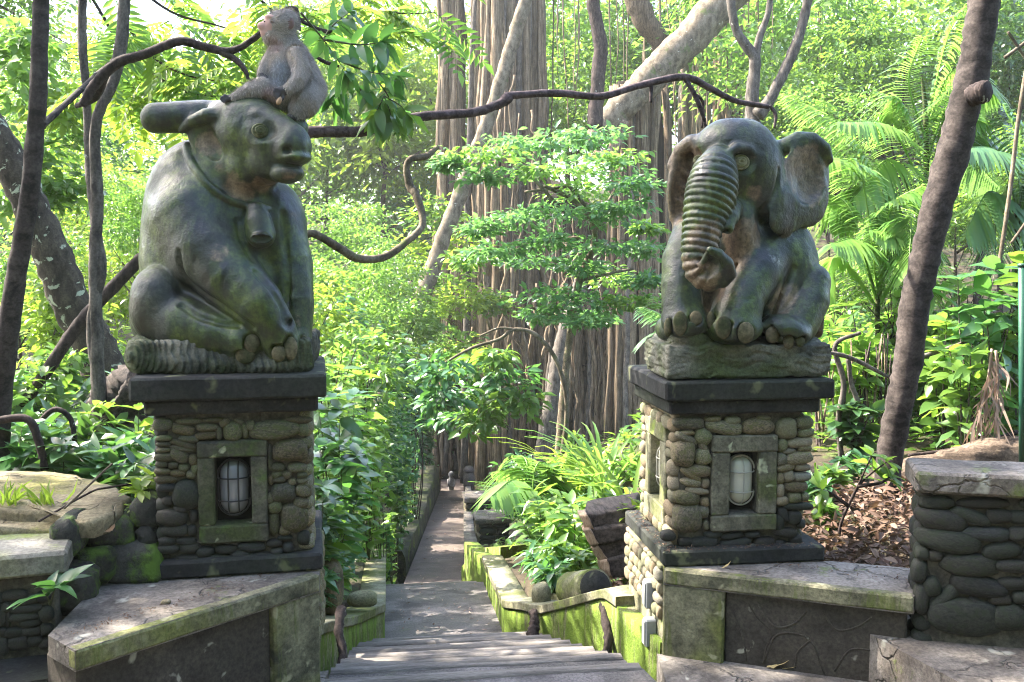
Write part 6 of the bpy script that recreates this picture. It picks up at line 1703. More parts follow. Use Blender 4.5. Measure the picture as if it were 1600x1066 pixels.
    d = n * .55 + tdir * 1.0 + g.normal(size=p.shape) * .22; d /= np.linalg.norm(d, axis=1)[:, None]
    ln = (.010 + .013 * g.random(len(p)))[:, None]
    sd = np.cross(d, n); sd /= np.linalg.norm(sd, axis=1)[:, None] + 1e-9
    a = p - n * .001; w = .0009
    VV = np.stack([a - sd * w, a + sd * w, a + d * ln * .6 + sd * w * .7, a + d * ln], 1).reshape(-1, 3)
    k = np.arange(len(p))[:, None] * 4
    FF = np.concatenate([k + np.array([[0, 1, 2]]), k + np.array([[0, 2, 3]])])
    fc = np.clip(col[pick] * (.55 + 1.1 * g.random((len(p), 1))), 0, 1)
    fo = part('fur', VV, FF, M_monkey, root, True, {'coat': np.repeat(fc, 4, 0)}); fo['kind'] = 'stuff'
    M_eye = flat_mat('dark_wet_eye', (.03, .018, .01), .15, .6, 0, bump=0)
    for (x, y) in ((425, 33.5), (414, 34)):
        h = S.hit(x, y)
        if h is not None:
            v, f = uv_ell(h + np.array([0, .002, 0]), (.006, .005, .005), seg=10, rings=6); part('eye', v, f, M_eye, root)
    food = thing('nut', E(437, 160, -.17), 'pale brown morsel of food held in the monkey\'s hand', 'food')
    v, f = uv_ell(E(436, 158, -.176), (.010, .010, .017), (0, R(25), 0), 12, 8); part('shell', v, f, flat_mat('nut_shell', (.42, .27, .17), .7), food)
    return root
build_elephant(); build_bull(); build_monkey()
# ------------------------------------------------------------------ near plants, leaf by leaf
def leaf_shape(seed, ratio=.42, curl=.22, n=5, pointy=1.0):
    g = np.random.default_rng(seed); t = np.linspace(0, 1, n + 1)
    w = ratio * .5 * np.sin(np.pi * t ** .8) ** .8 * (1 - .25 * t * pointy); w[0] = .015; w[-1] = 0.004
    z = -curl * t ** 2 + .05 * t; V = []
    for i in range(n + 1):
        wob = .02 * g.normal()
        V += [(t[i], w[i], z[i] + .25 * w[i] + wob), (t[i], 0, z[i]), (t[i], -w[i], z[i] + .25 * w[i] - wob)]
    F = []
    for i in range(n):
        a = 3 * i; F += [(a, a + 3, a + 4, a + 1), (a + 1, a + 4, a + 5, a + 2)]
    return np.array(V), np.array(F)
M_greenstem = flat_mat('green_brown_stem', (.075, .085, .035), .6, .3)
LEAFME = {}
def leafme(mat, kind):
    key = (mat.name, kind)
    if key not in LEAFME:
        LEAFME[key] = []
        for sd in range(4):
            V, F = leaf_shape(sd + 10 * len(LEAFME), {'broad': .52, 'oval': .42, 'long': .24}[kind], {'broad': .18, 'oval': .22, 'long': .35}[kind])
            me = fast_mesh('leaf', V, F); me.materials.append(mat); LEAFME[key].append(me)
    return LEAFME[key]
def place_leaf(root, inv, p, d, up, L, W, mes):
    d = Vector(d).normalized(); s = Vector(up).cross(d)
    if corridor(np.array([p, np.array(p) + np.array(d) * L * .7])).any(): return
    if s.length < 1e-4: s = Vector((1, 0, 0)).cross(d)
    s.normalize(); n = d.cross(s)
    o = bpy.data.objects.new('leaf', rnd.choice(mes)); COL.objects.link(o); o.parent = root
    M = Matrix((d * L, s * L * W, n * L)).transposed().to_4x4(); M.translation = Vector(p)
    o.matrix_local = inv @ M
def leafy_plant(name, label, base, stems, L, mat, cat='plant', group=None, kind='oval', per=9, smat=None, srad=.0045, tipn=5, wr=1.0, start=.12, pair=True, droop=.25):
    """stems: list of world polylines from near the base; leaves in pairs up each stem and a rosette at its tip"""
    r = thing(name, tuple(base), label, cat, group); inv = Matrix.Translation(-Vector(base)); mes = leafme(mat, kind)
    g = rng; mb = MB()
    for st in stems:
        st = np.array(st, float); sp = spline(st, 14); V, F = tube(sp, np.linspace(srad, srad * .35, 14), 6); link('stem', fast_mesh('stem', V - np.array(base), F), smat or M_greenstem, r)
        for i in range(per):
            t = start + (1 - start) * (i + g.random() * .5) / per; f = t * 13; a = int(min(12, f)); p = sp[a] + (sp[a + 1] - sp[a]) * (f - a)
            ax = unit(sp[a + 1] - sp[a]); side = unit(np.cross(ax, g.normal(size=3)))
            for sg in ((1, -1) if pair else (1,)):
                d = side * sg + ax * .5 + np.array([0, 0, -droop + .38 * g.normal()])
                place_leaf(r, inv, p, d, (0.55 * g.normal(), .55 * g.normal(), 1), L * g.uniform(.7, 1.45), wr, mes)
        ax = unit(sp[-1] - sp[-3])
        for q in range(tipn):
            an = 2 * math.pi * q / tipn + g.random(); u = unit(np.cross(ax, [0.3, 1, .2])); v = np.cross(ax, u)
            d = u * math.cos(an) + v * math.sin(an) + ax * .6 + np.array([0, 0, -droop])
            place_leaf(r, inv, sp[-1], d, (0.2 * g.normal(), .2 * g.normal(), 1), L * g.uniform(.8, 1.25), wr, mes)
    return r
def stems_from(base, n, h, spread, lean=(0, 0), jit=.3):
    out = []
    for i in range(n):
        a = 2 * math.pi * (i + rng.random()) / n; q = spread * rng.uniform(.4, 1.1)
        e = np.array(base) + np.array([math.cos(a) * q + lean[0], math.sin(a) * q * .8 + lean[1], h * rng.uniform(.6, 1.1)])
        if 4.6 < base[1] < 8.2:
            if base[0] < .3: e[0] = min(e[0], float(xl(e[1])) - .14)
            elif base[0] < 2.2: e[0] = max(e[0], float(xr(e[1])) + .16)
        elif 8.2 <= base[1] < 30 and abs(base[0] - xpath(base[1])) < 3:
            e[0] = min(e[0], float(xpath(e[1])) - .5) if base[0] < xpath(base[1]) else max(e[0], float(xpath(e[1])) + .5)
        m = np.array(base) + (e - np.array(base)) * .5 + np.array([0, 0, .12 * h]) + jit * .1 * h * rng.normal(size=3)
        out.append([base, m, e])
    return out
def gpt(px, py, Y):
    """ground under a photo pixel's line of sight at depth Y"""
    c = P(px, py, Y); return np.array([c[0], Y, float(zground(np.array([c[0]]), np.array([Y]))[0])])
def plant_px(name, label, px, Y, pytop, wpx, n, L, mat, per=8, **kw):
    b = gpt(px, 800, Y)
    if 4.5 < Y < 8.2 and -1.5 < b[0] < 2.2:
        b[0] = min(b[0], float(xl(Y)) - .30) if b[0] < .3 else max(b[0], float(xr(Y)) + .32)
        b[2] = float(zground(np.array([b[0]]), np.array([Y]))[0])
    top = P(px, pytop, Y); h = max(.15, top[2] - b[2]); k = Y / F_PX
    return leafy_plant(name, label, b, stems_from(b, n, h, wpx * k), L, mat, per=per, **kw)

# large leaved branch hanging beside the monkey
tw = [[(470, 20), (505, 62), (540, 112)], [(505, 62), (560, 70), (596, 66)], [(530, 95), (575, 112), (622, 118)], [(540, 112), (565, 142), (592, 165)], [(540, 112), (528, 140), (518, 160)], [(575, 112), (600, 140), (618, 172)], [(505, 62), (520, 40), (545, 20)]]
lb = leafy_plant('leafy_branch', 'overhanging branch of large glossy leaves right of the monkey', P(470, 20, 4.85), [[P(x, y, 4.85 + .05 * i + rng.uniform(-.08, .08)) for x, y in s] for i, s in enumerate(tw)], .118, M_leaf_teal, 'branch', per=6, tipn=8, srad=.006, droop=.45, start=.35)
lb2 = leafy_plant('leafy_branch', 'small spray of glossy leaves hanging in front of the hooked branch', P(600, 150, 4.9), [[P(600, 150, 4.9), P(608, 170, 4.9), P(612, 190, 4.9)], [P(600, 150, 4.9), P(625, 165, 4.92), P(636, 178, 4.92)], [P(600, 150, 4.9), P(590, 172, 4.9), P(585, 185, 4.9)]], .12, M_leaf_mid, 'branch', per=3, tipn=6, srad=.004, droop=.6)
# feathery branches over the arched branch
def feather_me(seed, mat, pairs=10, L=.085):
    t = np.linspace(.12, 1, pairs); ax = np.stack([t, 0 * t, -.28 * t ** 2], -1); mb = MB()
    mb.add(*tube(np.stack([np.linspace(0, 1, 8), 0 * np.linspace(0, 1, 8), -.28 * np.linspace(0, 1, 8) ** 2], -1), np.linspace(.010, .004, 8), 4))
    g = np.random.default_rng(seed)
    for sg in (1, -1):
        d = np.stack([.45 + 0 * t, sg * np.ones(pairs), -.25 + .1 * g.normal(size=pairs)], -1)
        mb.add(*leaves(ax, d, np.tile([0, 0, 1.0], (pairs, 1)),   .34 * np.sin(np.pi * (t * .8 + .12)) + .06, .085, 'far'))
    mb.add(*leaves(ax[-1:], np.array([[1, 0, -.4]]), np.array([[0, 0, 1.0]]), .3, .13, 'far'))
    V, F = mb.out(); me = fast_mesh('leaf_spray', V, F); me.materials.append(mat); return me
FEATH = [feather_me(i, M_leaf_yellow if i % 2 else M_leaf_bright) for i in range(4)]
def feather_branch(label, rows, Y, n, L, seed):
    r = thing('feathery_branch', tuple(P(*rows[0], Y)), label, 'branch', 'feathery leaved branches'); inv = Matrix.Translation(-Vector(r.location))
    sp = spline(np.array([P(x, y, Y) for x, y in rows]), 20); V, F = tube(sp, np.linspace(.012, .003, 20), 6); part('twig', V, F, M_bark_brown, r)
    for i in range(n):
        f = rng.uniform(1, 18.9); a = int(f); p = sp[a] + (sp[a + 1] - sp[a]) * (f - a)
        ax = unit(sp[a + 1] - sp[a]); d = Vector(unit(rng.normal(size=3) * np.array([1, .8, .35]) + .5 * ax + np.array([0, 0, -.25])))
        p = p + rng.normal(size=3) * .10
        s = Vector((0.2 * rng.normal(), .2 * rng.normal(), 1)).cross(d).normalized(); nn = d.cross(s)
        l = L * rng.uniform(.7, 1.2); M = Matrix((d * l, s * l, nn * l)).transposed().to_4x4(); M.translation = Vector(p)
        o = bpy.data.objects.new('leaf_spray', rnd.choice(FEATH)); COL.objects.link(o); o.parent = r; o.matrix_local = inv @ M
for i, (lab, rows, Y, n) in enumerate((
    ('feathery yellow green branch drooping above the bull\'s horn', [(190, 30), (240, 90), (300, 120), (380, 130)], 6.6, 22),
    ('feathery branch hanging low left of the monkey', [(230, 110), (280, 140), (330, 150), (390, 150)], 6.8, 18),
    ('feathery branch at the top edge above the arched branch', [(200, -30), (270, 20), (340, 40), (400, 60)], 6.9, 22),
    ('feathery branch crossing the top behind the monkey', [(380, -30), (430, 20), (480, 30), (530, 20)], 6.6, 24),
    ('feathery branch dangling between the twisted stems and the horn', [(140, -10), (180, 60), (200, 110), (190, 150)], 6.9, 16),
    ('feathery branch at the top above the large leaved branch', [(520, -40), (570, 0), (620, 20), (680, 20)], 7.5, 24))):
    feather_branch(lab, rows, Y, n, .40, i)
# leafy sprays of the leaning tree at the left edge
for i, (x, y, rx, rz, mt) in enumerate(((30, 120, 60, 50, M_leaf_bright), (60, 230, 60, 40, M_leaf_bright), (100, 170, 40, 30, M_leaf_yellow), (20, 300, 50, 40, M_leaf_bright), (90, 290, 50, 40, M_leaf_mid), (40, 60, 50, 30, M_leaf_bright))):
    Y = 10; k = Y / F_PX; c = P(x, y, Y)
    V, F = crown(260, [(c, (rx * k, rx * k, rz * k))], .13, .5, 400 + i, clump=12, flat=.3, kind='oval', spread=.3, shell=.1); part('leaf_tier', V, F, mt, t3)['kind'] = 'stuff'

# understorey at the left, behind the flat rock
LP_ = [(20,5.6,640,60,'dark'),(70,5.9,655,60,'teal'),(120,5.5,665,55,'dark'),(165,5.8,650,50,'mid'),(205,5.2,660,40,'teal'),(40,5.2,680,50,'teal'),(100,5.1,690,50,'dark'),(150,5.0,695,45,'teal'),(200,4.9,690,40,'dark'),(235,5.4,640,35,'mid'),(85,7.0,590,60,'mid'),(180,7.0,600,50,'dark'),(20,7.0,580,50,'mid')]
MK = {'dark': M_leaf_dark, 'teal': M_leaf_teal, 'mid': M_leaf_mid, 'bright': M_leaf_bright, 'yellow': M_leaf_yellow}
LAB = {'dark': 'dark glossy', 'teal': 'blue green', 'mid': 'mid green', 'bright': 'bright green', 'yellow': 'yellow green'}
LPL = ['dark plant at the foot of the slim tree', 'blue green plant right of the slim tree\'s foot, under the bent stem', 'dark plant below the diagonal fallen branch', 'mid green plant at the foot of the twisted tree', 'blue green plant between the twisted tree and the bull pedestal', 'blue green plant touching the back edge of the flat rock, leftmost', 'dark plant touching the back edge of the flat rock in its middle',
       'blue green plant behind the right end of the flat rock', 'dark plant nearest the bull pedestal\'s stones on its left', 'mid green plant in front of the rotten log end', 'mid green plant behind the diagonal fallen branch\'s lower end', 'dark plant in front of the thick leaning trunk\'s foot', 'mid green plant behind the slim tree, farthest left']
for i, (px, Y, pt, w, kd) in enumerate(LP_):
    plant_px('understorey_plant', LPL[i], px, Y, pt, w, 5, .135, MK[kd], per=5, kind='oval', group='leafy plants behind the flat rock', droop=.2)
# left of the steps
SP = [(540,5.4,800,40,'mid',.115),(548,5.6,810,40,'teal',.11),(566,5.9,850,30,'mid',.10),(505,5.3,740,35,'dark',.13),(540,6.0,700,50,'teal',.14),(560,6.4,720,50,'mid',.13),(578,6.8,770,40,'mid',.12),(515,6.2,640,45,'dark',.15),(560,7.0,640,50,'teal',.15),(575,7.5,690,50,'teal',.15),(530,8.0,590,50,'mid',.16),(575,8.4,600,50,'bright',.16),(598,8.6,700,40,'mid',.14),(560,5.15,880,28,'teal',.09),(572,6.3,820,30,'bright',.11),(572,5.3,915,18,'teal',.09),(590,5.65,905,16,'mid',.09),(535,5.3,860,26,'mid',.10),(600,8.4,885,22,'mid',.12),(608,9.2,858,24,'bright',.12),(612,10.2,828,24,'teal',.13),(616,11.4,800,24,'bright',.13),(622,12.8,772,24,'mid',.14),(628,14.4,745,24,'teal',.15),(636,16.5,722,24,'mid',.16)]
SPL = ['mid green shrub in the middle of the bank above the left moss wall', 'blue green shrub whose leaves reach highest over the left moss wall', 'mid green shrub at the left edge of the sloping landing', 'dark shrub growing against the lamp side of the bull pedestal',
       'blue green shrub behind the dark one beside the bull pedestal', 'mid green shrub halfway up the bank left of the lower path', 'mid green shrub leaning over the left edge of the lower path', 'dark shrub directly under the bull pedestal\'s cap at its right', 'tall blue green shrub right of the bull pedestal\'s cap',
       'tall blue green shrub above the mossy parapet of the path', 'mid green shrub behind the bull pedestal\'s cap, farthest up the bank', 'bright green shrub at the top of the bank below the hooked branch', 'bright green shrub where the path parapet begins', 'small blue green shrub lowest on the left moss wall', 'bright green shrub low beside the sloping landing', 'tiny blue green shrub beside the flat pale boulder', 'tiny mid green shrub where the left moss wall meets the landing', 'low mid green shrub behind the tall mossy boulder', 'mid green shrub at the far left corner of the landing', 'bright shrub at the left edge where the lower path starts', 'blue green shrub at the left path edge, third from the landing', 'bright shrub drooping over the near end of the mossy parapet', 'mid green shrub over the middle of the mossy parapet', 'blue green shrub over the humped part of the mossy parapet', 'mid green shrub above the far hump of the mossy parapet']
for i, (px, Y, pt, w, kd, L) in enumerate(SP):
    plant_px('broad_leaved_shrub', SPL[i], px, Y, pt, w, 6, L, MK[kd], per=7, kind='broad' if i % 3 else 'oval', group='broad leaved shrubs left of the steps', droop=.4)
# right of the steps
RP = [(850,7.6,790,40,'bright',.15),(850,7.2,770,45,'mid',.15),(895,6.8,790,40,'bright',.14),(850,6.6,850,30,'teal',.12),(880,6.2,860,35,'mid',.12),(940,6.9,760,40,'bright',.15),(975,6.4,780,30,'mid',.13),(820,6.3,905,22,'teal',.10),(855,6.0,905,25,'teal',.10),(860,8.6,770,40,'mid',.16),(870,8.5,735,50,'bright',.17),(930,8.8,730,50,'yellow',.17),(985,8.0,740,35,'bright',.16),(905,5.6,870,22,'mid',.10),(1000,5.6,800,15,'yellow',.12)]
RPL = ['bright plant beside the middle pillar of the path', 'mid green plant behind the nearest pillar of the path', 'bright plant left of the split log\'s top', 'blue green plant in front of the nearest path pillar', 'mid green plant between the boulder and the split log', 'bright plant rising behind the split log', 'mid green plant between the split log and the elephant pedestal', 'small blue green plant by the mossy corner of the right moss wall',
       'blue green plant above the beige boulder', 'mid green plant beside the farther path pillar', 'bright plant in the middle of the bed under the lichened trunk', 'yellow green plant highest in the bed near the banyan\'s foot', 'bright plant against the pedestal\'s sunlit side, upper', 'small mid green plant behind the cut log', 'yellow green plant touching the elephant pedestal\'s base corner']
for i, (px, Y, pt, w, kd, L) in enumerate(RP):
    plant_px('leafy_plant', RPL[i], px, Y, pt, w, 6, L, MK[kd], per=5, kind='oval' if i % 3 else 'long', group='leafy plants right of the steps', droop=.3)
# right of the elephant
EP = [(1320,7.2,560,40,'mid',.16),(1350,7.6,480,45,'bright',.18),(1300,8.2,500,40,'bright',.17),(1470,6.8,500,50,'mid',.20),(1530,6.4,440,60,'teal',.24),(1590,6.6,420,50,'mid',.22),(1480,7.6,430,60,'bright',.20),(1560,6.9,520,50,'mid',.19),(1440,7.4,560,40,'dark',.16),(1330,6.6,640,30,'dark',.14),(1500,6.2,560,35,'mid',.17),(1400,8,420,40,'bright',.18)]
EPL = ['mid green plant right of the elephant\'s rock base', 'bright plant with drooping leaves right of the elephant\'s knee', 'bright plant just behind the elephant\'s hind leg', 'mid green plant right of the leaning bare trunk\'s middle', 'blue green big leaved plant above the dead hanging frond', 'mid green big leaved plant by the green post', 'bright plant right behind the leaning trunk, under the palms',
       'mid green plant around the dead hanging frond', 'dark plant behind the foot of the leaning trunk', 'dark plant among the bare stems near the pedestal', 'mid green plant left of the dead hanging frond', 'bright plant left of the leaning trunk under the low palm']
for i, (px, Y, pt, w, kd, L) in enumerate(EP):
    plant_px('tall_leafy_plant', EPL[i], px, Y, pt, w, 6, L, MK[kd], per=6, kind='broad' if i % 2 else 'oval', group='tall leafy plants behind the fallen trunk', droop=.35, srad=.009, smat=M_bark_grey)
LO = [(1275,5.3,800,18,'teal',.085),(1300,5.5,810,22,'mid',.085),(1290,5.0,830,16,'bright',.07),(1330,5.9,780,20,'teal',.09)]
for i, (px, Y, pt, w, kd, L) in enumerate(LO):
    plant_px('low_plant', ('low blue green plant against the elephant pedestal\'s right side', 'low mid green plant at the sapling\'s foot', 'low bright green plant by the corner of the base slab', 'low blue green plant in front of the fallen log')[i], px, Y, pt, w, 5, L, MK[kd], per=4, kind='broad', group='low plants in the leaf litter', droop=.3, srad=.004)
b = gpt(1310, 860, 4.75)
leafy_plant('sapling', 'spindly sapling with few large leaves in front of the leaning trunk', b, [[b, P(1315, 815, 4.75), P(1340, 760, 4.72), P(1362, 712, 4.7)], [P(1318, 805, 4.75), P(1345, 755, 4.72), P(1385, 722, 4.7)], [P(1325, 790, 4.74), P(1300, 772, 4.72), P(1285, 765, 4.7)], [P(1340, 760, 4.72), P(1375, 755, 4.68), P(1390, 745, 4.66)]], .105, M_leaf_mid, 'sapling', per=2, tipn=4, srad=.011, start=.75, smat=M_bark_brown)
b = np.array(P(225, 815, 4.12))
leafy_plant('low_plant', 'bright little plant squeezed between the flat rock and the bull pedestal', b, stems_from(b, 5, .16, .07), .085, M_leaf_yellow, per=3, srad=.004)
b = np.array(P(78, 945, 3.62))
leafy_plant('wall_seedling', 'seedling with four blue green leaves growing out of the mossy blocks', b, [[b, P(85, 925, 3.58), P(88, 915, 3.57)], [b, P(75, 935, 3.57), P(70, 928, 3.56)]], .105, M_leaf_teal, per=1, tipn=3, srad=.0035, start=.6)
for (x, y, lab) in ((75, 790, 'tuft of grassy leaves in the crack of the sunlit flat rock'), (15, 790, 'yellow green tuft of leaves at the left end of the flat rock')):
    b = np.array(PZ(x, y, .66)); r = thing('grass_tuft', tuple(b), lab, 'plant'); n = 16
    d = np.c_[rng.normal(size=(n, 2)) * .7, np.ones(n)]; V, F = leaves(np.tile(b, (n, 1)) + rng.normal(size=(n, 3)) * np.array([.02, .02, 0]), d, rng.normal(size=(n, 3)), rng.uniform(.06, .13, n), .014, 'long'); part('blades', V, F, M_leaf_yellow, r)

# grassy clumps and ginger like blades
def blade_clump(label, px, py, Y, n, L, w, mat, group, name='blade_plant', lean=.8):
    b = gpt(px, py, Y); r = thing(name, tuple(b), label, 'plant', group); V = []
    g = rng; mb = MB()
    for i in range(n):
        a = g.uniform(0, 6.28); out = np.array([math.cos(a), math.sin(a) * .8, 0]); l = L * g.uniform(.6, 1.1); t = np.linspace(0, 1, 7)[:, None]
        c = b + out * (t ** 1.4) * l * lean * .8 + np.array([0, 0, 1]) * (t - .55 * lean * t ** 2.4) * l + out * .02
        s = unit(np.cross(out, [0, 0, 1])); ww = (w * .5 * np.sin(np.pi * (t * .92 + .06)))
        Q = np.stack([c - s * ww, c + np.array([0, 0, -.004]), c + s * ww], 1).reshape(-1, 3)
        F = np.array([(3 * q + e, 3 * q + e + 1, 3 * q + e + 4, 3 * q + e + 3) for q in range(6) for e in (0, 1)]); mb.add(Q, F)
    V, F = mb.out(); o = part('blades', V, F, mat, r); o['kind'] = 'stuff'; return r
for i, (px, Y, L, mt) in enumerate(((900,9.5,1.3,M_leaf_yellow),(945,8.0,1.1,M_leaf_bright),(985,7.0,1.0,M_leaf_yellow),(860,9.0,1.2,M_leaf_bright),(1000,6.0,.75,M_leaf_yellow),(850,8.0,.9,M_leaf_palmteal),(920,7.2,.9,M_leaf_bright))):
    blade_clump(('tall yellow blades at the banyan\'s foot', 'bright blades behind the split log', 'yellow blades beside the pedestal\'s sunlit lamp', 'bright blades left of the lichened trunk\'s foot', 'short yellow blades at the pedestal\'s back corner', 'blue green blades by the path pillars', 'bright blades above the beige boulder')[i] + ' in a clump', px, 800, Y, 26, L, .035, mt, 'arching blade plants right of the steps')
for i, (px, Y, L) in enumerate(((1320,8.0,1.5),(1290,9,1.6),(1550,7.2,1.2))):
    blade_clump(("strap leaved clump right of the elephant's hind leg", 'strap leaved clump hidden behind the elephant\'s rock base', 'strap leaved clump near the dead hanging frond')[i], px, 800, Y, 30, L, .05, M_leaf_bright, 'strap leaved plants at the right')

# palms: every frond is a part
def frond(r, pts, L, mat, seed, n=40, w=.034, hang=.5, up=(0, 0, 1.0)):
    g = np.random.default_rng(seed); sp = spline(np.array(pts), n + 6); mb = MB(); mb.add(*tube(sp, np.linspace(.011, .003, len(sp)), 5))
    T = unit(np.gradient(sp, axis=0)); p = sp[4:]; T = T[4:]; m = len(p); t = np.linspace(0, 1, m)
    S = unit(np.cross(T, np.array(up)))
    for sg in (1, -1):
        d = S * sg + T * (.55 + .7 * t[:, None] ** 2) + np.array([0, 0, 1.0]) * (-.25 + .08 * g.normal(size=m))[:, None]
        ll = L * (np.sin(np.pi * (.12 + .80 * t)) ** .7) * (1 + .06 * g.normal(size=m)); d = unit(d)
        # each leaflet: a narrow strip of three segments that bends down
        base = p; s2 = unit(np.cross(d, np.array(up) + 1e-3)); Q = []
        for q, (tt, ww) in enumerate(((0, .4), (.35, 1), (.7, .8), (1, .05))):
            c = base + d * (tt * ll)[:, None] + np.array([0, 0, -1.0]) * (hang * tt ** 2 * ll)[:, None]
            Q += [c - s2 * w * .5 * ww, c + s2 * w * .5 * ww]
        V = np.stack(Q, 1).reshape(-1, 3); k = np.arange(m)[:, None] * 8
        F = np.concatenate([k + np.array([[0, 1, 3, 2]]), k + np.array([[2, 3, 5, 4]]), k + np.array([[4, 5, 7, 6]])]); mb.add(V, F)
    V, F = mb.out(); return part('frond', V, F, mat, r)
def palm(label, base, Y, fr, L, stems=(), mat=M_leaf_palm, group='palms at the right', seed=0, **kw):
    b = gpt(base[0], base[1], Y); r = thing('palm', tuple(b), label, 'palm', group)
    for i, pts in enumerate(fr):
        m = mat
        if len(pts) == 4: m = pts[3]; pts = pts[:3]
        dY = rng.uniform(-.3, .3)
        q = [P(pts[0][0], pts[0][1], Y), P(pts[1][0], pts[1][1], Y + dY), P(pts[2][0], pts[2][1], Y + 2.2 * dY)]
        frond(r, q, L * rng.uniform(.85, 1.1), m, seed * 50 + i, **kw)
    for s in stems:
        V, F = px_limb([(x, y, Y, w) for x, y, w in s], 8, seed=seed); part('stem', V, F, M_palmstem, r)
M_palmstem = bark_mat('green_palm_stem', (.05, .07, .02), (.12, .14, .05), stretch=(8, 8, 14))
T_ = M_leaf_palmteal
palm('tall feathery palm above the elephant\'s right ear', (1440, 700), 9.0,
     [((1435, 420), (1330, 215), (1238, 150)), ((1435, 430), (1330, 262), (1250, 250)), ((1440, 360), (1395, 250), (1335, 310)), ((1447, 220), (1420, 130), (1440, 60)), ((1448, 200), (1490, 110), (1555, 140)), ((1447, 200), (1480, 60), (1510, 10)), ((1446, 230), (1400, 150), (1395, 190)),
      ((1446, 260), (1480, 170), (1530, 180)), ((1440, 380), (1350, 290), (1300, 340)), ((1440, 330), (1500, 240), (1560, 290), T_), ((1438, 420), (1380, 330), (1380, 430)), ((1445, 300), (1390, 200), (1310, 190)), ((1440, 400), (1310, 240), (1262, 200)), ((1446, 330), (1470, 200), (1500, 130)), ((1440, 440), (1360, 300), (1260, 330)), ((1442, 300), (1500, 200), (1545, 220), T_), ((1440, 430), (1390, 300), (1340, 400))],
     .42, [[(1440, 700, 6), (1441, 520, 5.5), (1447, 330, 5), (1446, 180, 4), (1440, 120, 2)], [(1436, 700, 5), (1430, 560, 4), (1434, 420, 3)]], seed=1)
palm('low spreading palm with yellow green fronds between elephant and leaning trunk', (1370, 700), 8.0,
     [((1370, 480), (1330, 330), (1285, 300)), ((1372, 470), (1390, 330), (1440, 290)), ((1372, 460), (1350, 290), (1330, 250)), ((1370, 480), (1310, 400), (1290, 450)), ((1372, 480), (1430, 400), (1460, 470)), ((1370, 470), (1400, 370), (1360, 360)), ((1372, 470), (1340, 380), (1300, 380)), ((1372, 470), (1420, 340), (1420, 420))],
     .36, [[(1370, 700, 5), (1371, 560, 4.5), (1371, 460, 4)]], seed=2)
palm('blue green palm drooping behind the leaning trunk at the right edge', (1580, 640), 8.4,
     [((1590, 330), (1560, 240), (1500, 230), T_), ((1590, 330), (1630, 220), (1680, 240), T_), ((1592, 320), (1590, 220), (1570, 170), T_), ((1590, 330), (1545, 300), (1510, 360), T_), ((1590, 330), (1600, 290), (1630, 380), T_), ((1590, 330), (1560, 320), (1555, 420), T_), ((1592, 340), (1620, 330), (1640, 430), T_)],
     .46, [[(1586, 700, 6), (1588, 500, 6), (1590, 320, 5)]], T_, seed=3)
palm('small palm leaf poking out beside the elephant\'s foot', (1060, 640), 7.5,
     [((1062, 560), (1040, 500), (1005, 480)), ((1062, 560), (1035, 520), (1010, 530)), ((1062, 560), (1050, 500), (1030, 460))], .22, (), M_leaf_palmteal, None, seed=4, n=20)
palm('young palm with fine fronds by the lower steps', (815, 800), 8.3,
     [((830, 790), (815, 735), (770, 738)), ((830, 790), (805, 750), (768, 775)), ((830, 790), (840, 725), (875, 735)), ((830, 790), (822, 720), (800, 712)), ((830, 790), (860, 745), (890, 770))], .30, (), M_leaf_palm, None, seed=5, n=24)
dd = thing('dead_frond', tuple(P(1560, 545, 6.0)), 'dead brown palm frond hanging down behind the fallen trunk', 'frond')
for i, (pts, n) in enumerate((([(1550, 545), (1540, 610), (1522, 665)], 34), ([(1556, 548), (1560, 610), (1552, 670)], 26))):
    sp_ = spline(np.array([P(x, y, 6.0 - .05 * i) for x, y in pts]), 14); V, F = tube(sp_, np.linspace(.010, .003, 14), 6); part('rachis', V, F, M_leaf_dead, dd)
    for q in range(n):
        f = 12.9 * (.05 + .93 * q / n); a = int(f); p = sp_[a] + (sp_[a + 1] - sp_[a]) * (f - a); l = rng.uniform(.12, .30)
        d = np.array([rng.normal() * .38, rng.normal() * .3, -1.0]); d /= np.linalg.norm(d); m = p + d * l * .5 + np.array([rng.normal() * .02, -.01, 0]); e = p + d * l + np.array([rng.normal() * .04, 0, -.02])
        cs = spline(np.array([p, m, e]), 6); sd = unit(np.cross(unit(cs[-1] - cs[0]), [rng.normal() * .5, 1, 0])); ww = np.array([.3, .8, 1, .9, .6, .1])[:, None] * rng.uniform(.005, .010)
        W = np.stack([cs - sd * ww, cs + sd * ww], 1).reshape(-1, 3); part('leaflet', W, np.array([(2 * k, 2 * k + 1, 2 * k + 3, 2 * k + 2) for k in range(5)]), M_leaf_dead, dd)
